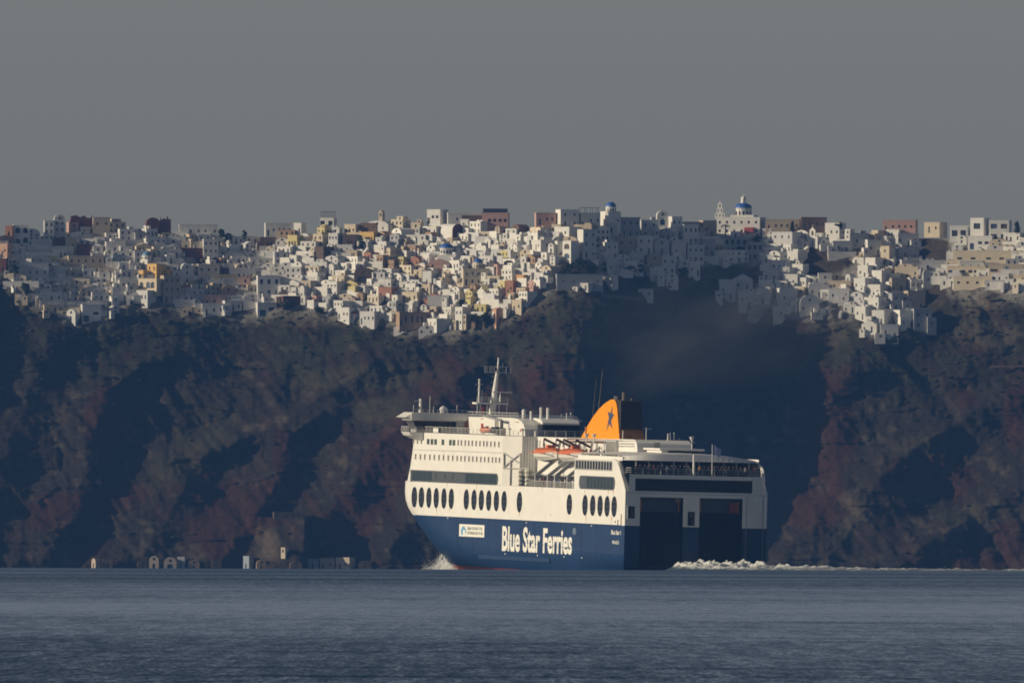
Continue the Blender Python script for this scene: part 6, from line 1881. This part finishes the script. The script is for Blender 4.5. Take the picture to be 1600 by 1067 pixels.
# ------------------------------------------------------------------ people on the ferry
def person_mesh(lean):
    j = {'pelvis': (0, 0, 0.92), 'belly': (0.0, 0, 1.10), 'chest': (0.0 - lean * 0.5, 0, 1.32), 'neck': (-lean, 0, 1.48), 'head0': (-lean * 1.15, 0, 1.58), 'head1': (-lean * 1.2, 0, 1.70),
         'hipL': (0, 0.09, 0.88), 'kneeL': (-0.03, 0.10, 0.48), 'ankL': (0.02, 0.11, 0.08), 'toeL': (-0.13, 0.12, 0.03), 'hipR': (0, -0.09, 0.88), 'kneeR': (-0.02, -0.10, 0.48), 'ankR': (0.04, -0.11, 0.08), 'toeR': (-0.11, -0.12, 0.03),
         'shL': (-lean * 0.8, 0.19, 1.41), 'elL': (-lean * 1.6 + 0.03, 0.26, 1.14), 'haL': (-lean * 2.4 - 0.06, 0.22, 0.96 + lean * 0.9), 'shR': (-lean * 0.8, -0.19, 1.41), 'elR': (-lean * 1.6 + 0.03, -0.26, 1.14), 'haR': (-lean * 2.4 - 0.05, -0.22, 0.96 + lean * 0.9)}
    r = {'pelvis': 0.15, 'belly': 0.14, 'chest': 0.16, 'neck': 0.06, 'head0': 0.095, 'head1': 0.085, 'hipL': 0.10, 'hipR': 0.10, 'kneeL': 0.07, 'kneeR': 0.07, 'ankL': 0.05, 'ankR': 0.05, 'toeL': 0.04, 'toeR': 0.04,
         'shL': 0.075, 'shR': 0.075, 'elL': 0.05, 'elR': 0.05, 'haL': 0.045, 'haR': 0.045}
    ed = [('pelvis', 'belly'), ('belly', 'chest'), ('chest', 'neck'), ('neck', 'head0'), ('head0', 'head1'), ('pelvis', 'hipL'), ('hipL', 'kneeL'), ('kneeL', 'ankL'), ('ankL', 'toeL'), ('pelvis', 'hipR'), ('hipR', 'kneeR'), ('kneeR', 'ankR'), ('ankR', 'toeR'),
          ('chest', 'shL'), ('shL', 'elL'), ('elL', 'haL'), ('chest', 'shR'), ('shR', 'elR'), ('elR', 'haR')]
    names = list(j); ix = {n: i for i, n in enumerate(names)}
    me = bpy.data.meshes.new('sk'); me.from_pydata([j[n] for n in names], [(ix[a], ix[b_]) for a, b_ in ed], [])
    o = bpy.data.objects.new('sk', me); COL.objects.link(o)
    md = o.modifiers.new('s', 'SKIN'); o.modifiers.new('u', 'SUBSURF').levels = 1
    for i, n in enumerate(names):
        sv = me.skin_vertices[0].data[i]; sv.radius = (r[n], r[n]); sv.use_root = (n == 'pelvis')
    dg = bpy.context.evaluated_depsgraph_get()
    out = bpy.data.meshes.new_from_object(o.evaluated_get(dg))
    bpy.data.objects.remove(o); bpy.data.meshes.remove(me)
    out.materials.clear()
    for _ in range(4): out.materials.append(None)
    for p in out.polygons:
        c = p.center
        p.use_smooth = True
        hand = abs(c.y) > 0.17 and c.z < 1.05 + lean * 0.9 and c.z > 0.7
        p.material_index = 3 if (c.z > 1.655 or (c.z > 1.56 and c.x > -lean * 1.1 + 0.03)) else 2 if (c.z > 1.47 or hand) else 0 if c.z > 0.93 else 1
    return out
PMESH = [person_mesh(0.05), person_mesh(0.17)]
SKIN = mat('skin', (0.42, 0.26, 0.18), 0.6, 0.1, 1.0)
HAIR = mat('hair_dark', (0.03, 0.022, 0.018), 0.7, 0.2, 2.0)
CLOTH = {'white': (0.70, 0.69, 0.66), 'yellow': (0.55, 0.34, 0.04), 'red': (0.38, 0.045, 0.04), 'navy': (0.02, 0.03, 0.07), 'black': (0.015, 0.015, 0.017), 'grey': (0.13, 0.13, 0.14), 'brown': (0.10, 0.06, 0.04), 'blue': (0.04, 0.08, 0.20), 'green': (0.04, 0.07, 0.04), 'maroon': (0.14, 0.03, 0.035)}
CLM = {k: mat('cloth_' + k, v, 0.8, 0.15, 3.0, spec=0.1) for k, v in CLOTH.items()}
def person(x, y, z, top, legs, label, pose=0, turn=0.0, h=1.0, group='passengers on the ferry decks'):
    o = link('person', PMESH[pose])
    o.matrix_world = SHIP @ Matrix.Translation((x, y, z)) @ Matrix.Rotation(turn, 4, 'Z') @ Matrix.Scale(h, 4)
    for i, m in enumerate((CLM[top], CLM[legs], SKIN, HAIR)):
        o.material_slots[i].link = 'OBJECT'; o.material_slots[i].material = m
    tag(o, label, 'person', group)
ORD = ['first', 'second', 'third', 'fourth', 'fifth', 'sixth', 'seventh', 'eighth', 'ninth', 'tenth', 'eleventh', 'twelfth', 'thirteenth', 'fourteenth', 'fifteenth', 'sixteenth', 'seventeenth', 'eighteenth', 'nineteenth', 'twentieth',
       'twenty-first', 'twenty-second', 'twenty-third', 'twenty-fourth', 'twenty-fifth', 'twenty-sixth', 'twenty-seventh', 'twenty-eighth', 'twenty-ninth', 'thirtieth']
crowd = [(10.9, 'brown'), (10.2, 'navy'), (9.3, 'black'), (8.6, 'grey'), (7.7, 'maroon'), (6.9, 'navy'), (6.1, 'black'), (5.3, 'white'), (4.4, 'blue'), (3.7, 'brown'), (2.9, 'black'), (2.1, 'navy'), (1.4, 'grey'), (-0.65, 'yellow'), (-1.5, 'black'),
         (-2.2, 'navy'), (-3.3, 'grey'), (-3.9, 'black'), (-4.6, 'maroon'), (-5.3, 'navy'), (-5.9, 'brown'), (-6.7, 'black'), (-7.4, 'blue'), (-8.0, 'grey'), (-8.9, 'white'), (-9.6, 'black'), (-10.5, 'red'), (-10.9, 'black'), (-11.35, 'navy')]
for i, (y, c) in enumerate(crowd):
    person(0.5 + 0.12 * rng.random(), y, 16.21, c, random.choice(['navy', 'black', 'grey', 'black']), f'passenger in {c} top at the stern rail, {ORD[i]} from the port corner', int(rng.random() < 0.6), rng.normal() * 0.25, 0.94 + 0.1 * rng.random())
back = [(9.7, 'navy'), (8.0, 'black'), (6.5, 'brown'), (5.0, 'grey'), (3.3, 'black'), (1.8, 'navy'), (-1.0, 'black'), (-2.9, 'maroon'), (-4.2, 'navy'), (-6.3, 'black'), (-7.8, 'brown'), (-9.3, 'navy')]
for i, (y, c) in enumerate(back):
    person(1.9 + 0.5 * rng.random(), y, 16.21, c, random.choice(['navy', 'black']), f'passenger in {c} top standing behind those at the stern rail, {ORD[i]} from port', 0, rng.normal() * 1.2, 0.94 + 0.1 * rng.random())
person(0.30, 0.85, 7.46, 'black', 'black', 'crew member in black in the opening between the stern doors', 0, 0.1)
for i, (x, y, c, nm) in enumerate([(40.0, 9.2, 'black', 'nearest the deckhouse windows'), (36.5, 9.4, 'maroon', 'in the middle of the group'), (30.0, 9.6, 'navy', 'beside the red box'), (27.5, 9.4, 'black', 'nearest the stern')]):
    person(x, y, 18.68, c, 'black', f'passenger in {c} top on the upper side deck, {nm}', 0, -math.pi / 2 + rng.normal() * 0.3)
for i, (x, c, nm) in enumerate([(43, 'white', 'nearest the stern'), (47, 'blue', 'second from the stern'), (52, 'navy', 'between two davit legs'), (57.5, 'maroon', 'below the forward lifeboat'), (60, 'white', 'nearest the raft canisters')]):
    person(x, 12.2, 13.27, c, 'black', f'passenger in {c} top on the boat deck promenade, {nm}', 0, -math.pi / 2 + rng.normal() * 0.4)

# ------------------------------------------------------------------ wake, bow wave, funnel smoke
def foam_material(name, lo, hi, scale, seacol=(0.05, 0.085, 0.11)):
    m = bpy.data.materials.new(name); m.use_nodes = True
    n, l = m.node_tree.nodes, m.node_tree.links
    b = n['Principled BSDF']; b.inputs['Roughness'].default_value = 0.6
    at = n.new('ShaderNodeAttribute'); at.attribute_name = 'foam'
    g = n.new('ShaderNodeNewGeometry')
    t = n.new('ShaderNodeTexNoise'); t.inputs['Scale'].default_value = scale; t.inputs['Detail'].default_value = 6; t.inputs['Roughness'].default_value = 0.7
    l.new(g.outputs['Position'], t.inputs['Vector'])
    a = n.new('ShaderNodeMath'); a.operation = 'ADD'; l.new(t.outputs['Fac'], a.inputs[0]); l.new(at.outputs['Fac'], a.inputs[1])
    r = n.new('ShaderNodeMapRange'); r.inputs['From Min'].default_value = lo; r.inputs['From Max'].default_value = hi; l.new(a.outputs[0], r.inputs['Value'])
    mx = n.new('ShaderNodeMix'); mx.data_type = 'RGBA'; mx.inputs[6].default_value = (*seacol, 1); mx.inputs[7].default_value = (0.74, 0.74, 0.72, 1)
    l.new(r.outputs[0], mx.inputs[0]); l.new(mx.outputs[2], b.inputs['Base Color'])
    return m
def make_wake():
    ns, nt = 560, 64
    s = np.linspace(0.2, 320, ns)[:, None]; t = np.linspace(-1, 1, nt)[None, :]
    halfw = 9.0 + 0.07 * s
    T = t * halfw - 2.5
    S = s + 0 * t
    fwd = np.array([SHIP[0][0], SHIP[1][0]]); fwd /= np.linalg.norm(fwd); stb = np.array([fwd[1], -fwd[0]])
    ox, oy = SHIP[0][3], SHIP[1][3]
    X = ox - fwd[0] * S + stb[0] * (-T) ; Y = oy - fwd[1] * S + stb[1] * (-T)
    amp = 1.05 * np.exp(-S / 34.0) + 0.46 * np.exp(-S / 320.0)
    edge = np.clip((1 - np.abs(t)) * 3.0, 0, 1) * np.clip(S / 1.5, 0.0, 1)
    lump = 1.6 * fbm(S / 4.5, T / 2.2, 401, 4) ** 1.8 + 0.55 * fbm(S / 1.8, T / 0.8, 431, 3, True) ** 2 - 0.34
    side = np.where(T < 1.5, 1.0, np.clip(1 - (T - 1.5) / 8.0, 0.15, 1))      # heavier to starboard
    Hh = amp * np.maximum(lump, -0.1) * edge * side * 1.35
    Z = (CAM_D ** 2 - (X ** 2 + (Y + CAM_D) ** 2)) / (2 * EARTH) + Hh - 0.12 * (1 - edge) + 0.03
    V = np.stack([X, Y, Z], 2).reshape(-1, 3)
    idx = np.arange(ns * nt).reshape(ns, nt)
    F = np.stack([idx[:-1, :-1].ravel(), idx[:-1, 1:].ravel(), idx[1:, 1:].ravel(), idx[1:, :-1].ravel()], 1)
    me = bpy.data.meshes.new('wake_foam'); me.from_pydata(V.tolist(), [], F.tolist())
    fa = (0.05 + 0.34 * np.clip(lump, 0, 1) + 0.22 * np.exp(-S / 60.0) - 0.02 * np.clip(S / 260.0, 0, 1)) * edge - 0.2 * (1 - edge)
    at = me.attributes.new('foam', 'FLOAT', 'POINT'); at.data.foreach_set('value', fa.reshape(-1).astype(np.float32))
    me.polygons.foreach_set('use_smooth', [True] * len(F))
    me.materials.append(foam_material('wake_water', 0.72, 0.98, 1.5))
    tag(link('wake_foam', me), 'white churned wake trailing behind the ferry stern', 'wake', kind='stuff')
make_wake()
def make_bow_wave():
    # a torn sheet of water folding away from the stem, with drops along its rim
    yd = 139.0
    PXS = [656, 664, 672, 680, 685, 689, 694, 700, 708, 716]; TOP = [889, 886.5, 884.5, 878.5, 871, 864, 868, 876, 884, 889]
    nx, nz = 120, 46
    px = np.linspace(656, 716, nx)[:, None] + 0 * np.zeros((1, nz)); f = np.linspace(0, 1, nz)[None, :] + 0 * px
    top = np.interp(px, PXS, TOP)
    rag = 1.8 * (fbm(px / 1.6, px * 0 + 3.0, 611, 3) - 0.35)
    top = np.minimum(top + rag, 889.5)
    py = 891.0 - (891.0 - top) * f
    dep = yd + (px - 656) * 0.24 + 1.2 * f - 0.55 * (fbm(px / 4.0, py / 6.0, 501, 3)) - 0.18 * fbm(px / 0.9, py / 1.3, 521, 2)
    V = np.array([at_depth(a_, b_, c_) for a_, b_, c_ in zip(px.ravel(), py.ravel(), dep.ravel())])
    idx = np.arange(nx * nz).reshape(nx, nz)
    hole = fbm(px / 1.3, py / 2.4, 541, 3) + 0.45 * (1 - f)
    keep = (hole[:-1, :-1] > 0.44).ravel()
    F = np.stack([idx[:-1, :-1].ravel(), idx[1:, :-1].ravel(), idx[1:, 1:].ravel(), idx[:-1, 1:].ravel()], 1)[keep]
    VV, FF = [V], [tuple(r) for r in F.tolist()]
    k = len(V)
    tri = np.array([[0, 0, 1.0], [0.9, 0, -0.5], [-0.5, 0.8, -0.5], [-0.5, -0.8, -0.5]]); tf = [(0, 1, 2), (0, 2, 3), (0, 3, 1), (1, 3, 2)]
    for _ in range(700):
        x = 660 + 54 * rng.random(); t = np.interp(x, PXS, TOP)
        p_ = at_depth(x, t - 4.0 * abs(rng.normal()) + 5 * rng.random(), yd + rng.normal() * 1.4)
        s_ = 0.03 + 0.09 * rng.random() ** 2
        VV.append(tri * s_ + p_); FF.extend(tuple(k + i for i in q) for q in tf); k += 4
    me = bpy.data.meshes.new('bow_spray'); me.from_pydata(np.concatenate(VV).tolist(), [], FF)
    sp = bpy.data.materials.new('spray_white'); sp.use_nodes = True
    sn, sk = sp.node_tree.nodes, sp.node_tree.links; sn.clear()
    d1 = sn.new('ShaderNodeBsdfDiffuse'); d1.inputs[0].default_value = (0.95, 0.95, 0.93, 1); d2 = sn.new('ShaderNodeBsdfTranslucent'); d2.inputs[0].default_value = (0.95, 0.95, 0.93, 1)
    ms = sn.new('ShaderNodeMixShader'); so_ = sn.new('ShaderNodeOutputMaterial'); sk.new(d1.outputs[0], ms.inputs[1]); sk.new(d2.outputs[0], ms.inputs[2]); sk.new(ms.outputs[0], so_.inputs[0])
    me.materials.append(sp)
    tag(link('bow_spray', me), 'white spray thrown up at the ferry bow', 'spray', kind='stuff')
make_bow_wave()
def smoke(px, py, rx, ry, tilt_, y, dens, depth):
    c = at_depth(px, py, y); m_ = (y + CAM_D) / FPX
    b = MB(); b.ball((0, 0, 0), 1.0, 24, 14)
    m = bpy.data.materials.new('smoke_gas'); m.use_nodes = True
    n, l = m.node_tree.nodes, m.node_tree.links; n.clear()
    out = n.new('ShaderNodeOutputMaterial'); v = n.new('ShaderNodeVolumePrincipled')
    v.inputs['Color'].default_value = (0.20, 0.215, 0.25, 1)
    tc = n.new('ShaderNodeTexCoord')
    ln = n.new('ShaderNodeVectorMath'); ln.operation = 'LENGTH'; l.new(tc.outputs['Object'], ln.inputs[0])
    r = n.new('ShaderNodeMapRange'); r.inputs['From Min'].default_value = 1.0; r.inputs['From Max'].default_value = 0.1; l.new(ln.outputs['Value'], r.inputs['Value'])
    t = n.new('ShaderNodeTexNoise'); t.inputs['Scale'].default_value = 2.2; t.inputs['Detail'].default_value = 4; l.new(tc.outputs['Object'], t.inputs['Vector'])
    r2 = n.new('ShaderNodeMapRange'); r2.inputs['From Min'].default_value = 0.40; r2.inputs['From Max'].default_value = 0.72; l.new(t.outputs['Fac'], r2.inputs['Value'])
    mu = n.new('ShaderNodeMath'); mu.operation = 'MULTIPLY'; l.new(r.outputs[0], mu.inputs[0]); l.new(r2.outputs[0], mu.inputs[1])
    m2 = n.new('ShaderNodeMath'); m2.operation = 'MULTIPLY'; l.new(mu.outputs[0], m2.inputs[0]); m2.inputs[1].default_value = dens
    l.new(m2.outputs[0], v.inputs['Density']); l.new(v.outputs[0], out.inputs['Volume'])
    o = b.build('funnel_smoke', m)
    o.matrix_world = Matrix.Translation(c) @ Matrix.Rotation(tilt_, 4, 'Y') @ Matrix.Diagonal((rx * m_, depth, ry * m_, 1))
    return o
tag(smoke(1130, 515, 250, 105, math.radians(-6), 40.0, 0.125, 10.0), 'thin brown smoke drifting from the ferry funnel before the cliff', 'smoke', kind='stuff')
tag(smoke(1025, 575, 95, 45, math.radians(-30), 40.0, 0.13, 5.0), 'darker puff of smoke close behind the ferry funnel', 'smoke', kind='stuff')

# ------------------------------------------------------------------ labels of the houses that have no name of their own: look, then place by a building one can find
SHORT = {'salmon': 'the salmon house', 'archpair': 'the pair of big arched windows', 'tower': 'the tall tower house', 'ruin': 'the roofless red ruin', 'tanhouse': 'the tall beige skyline house', 'bigbeige': 'the wide beige house', 'litvault': 'the sunlit vault on the left',
         'bottomwhite': 'the lowest houses on the left', 'skyred': 'the dark red vaulted ruin', 'hotel': 'the long white hotel', 'tallwhite': 'the tall three-storey house', 'mansion': 'the yellow mansion', 'beigetower': 'the tall shaded beige house', 'creamhouse': 'the cream two-storey house',
         'pinklow': 'the low pink house', 'bigblock': 'the big two-storey house', 'greyblue': 'the blue-shuttered skyline house', 'paleyellow': 'the pale yellow house', 'modern': 'the pergola skyline house', 'stoneyellow': 'the yellow stone-topped house', 'vaultchurch': 'the belfry church', 'browncube': 'the plain brown cube',
         'sixwin': 'the white cube with square windows', 'redvaultwhite': 'the red-flanked chapel', 'cave': 'the dark cave house', 'reddome': 'the low red dome', 'modern3': 'the brown panelled building', 'darkvault': 'the dark red round front', 'pinkchurch': 'the pink church', 'bluedome2': 'the three-bay cream church',
         'brownmansion': 'the brown mansion', 'terralow': 'the low terracotta house', 'litwhite': 'the sunlit house by the mansion', 'orangevault': 'the small orange vault', 'bigarch': 'the big arched opening', 'orangeyellow': 'the orange-yellow house', 'domechurch': 'the blue-domed tower church', 'pinkwallsky': 'the pinkish skyline house',
         'longterrace': 'the long low ledge building', 'barrel': 'the fan-window vault', 'shadewhite': 'the shaded house with arched windows', 'ledgesmall': 'the tiny house on the rock', 'bigchurch': 'the large lantern-domed church', 'gablechapel': 'the bell-gable chapel', 'litwhite3': 'the sunlit house under the beige one',
         'pinksky': 'the long pink building', 'pillarhouse': 'the cream house under the pink building', 'modernbig': 'the modern villa', 'beigeterrace1': 'the long cream terrace', 'beigeterrace4': 'the lowest cream terrace'}
NUM = ['windowless', 'one-windowed', 'two-windowed', 'three-windowed', 'four-windowed', 'five-windowed', 'six-windowed']
def auto_labels():
    groups = {}
    for h in HOUSES:
        if h['label']: continue
        best = min(SHORT, key=lambda k: math.hypot(LM[k]['px'] - h['px'], 1.3 * (LM[k]['py'] - h['py'])))
        dx, dy = h['px'] - LM[best]['px'], h['py'] - LM[best]['py']
        v = 'below' if dy > 7 else ('above' if dy < -7 else '')
        s = 'right of' if dx > 9 else ('left of' if dx < -9 else '')
        rel = (v + ' and ' + s) if v and s else (v or s or 'beside')
        size = 'tall' if h['h'] > 4.6 else ('small' if h['w'] < 4.7 else ('wide' if h['w'] > 6.6 else ''))
        base = ' '.join(x for x in [size, h['colour'], NUM[min(h['nwin'], 6)], {'flat': 'flat-roofed', 'vault': 'vaulted', 'gable': 'gabled', 'dome': 'domed', 'ruin': 'ruined'}[h['roof']], 'house', 'with chimney' if h['chim'] else '', rel, SHORT[best]] if x)
        groups.setdefault(base, []).append((math.hypot(dx, dy), h))
    for base, lst in groups.items():
        lst.sort(key=lambda t: t[0])
        for i, (_, h) in enumerate(lst):
            lab = base
            if len(lst) > 1:
                pre = 'nearest' if i == 0 else ORD[i] + ' nearest'
                if i == 1 and len(lst) == 2: pre = 'farther'
                if i == 0 and len(lst) == 2: pre = 'nearer'
                lab = pre + ' ' + base
            if len(lab.split()) > 16: lab = lab.replace(' with chimney', '').replace('-windowed', '-window')
            ws = lab.split()
            if len(ws) > 16: lab = lab.replace(' ' + NUM[min(h['nwin'], 6)].replace('-windowed', '-window'), '').replace(' windowless', '')
            if len(lab.split()) > 16: lab = lab.replace(' and ', ' ', 1).replace('flat-roofed ', '')
            h['o']['label'] = lab
auto_labels()
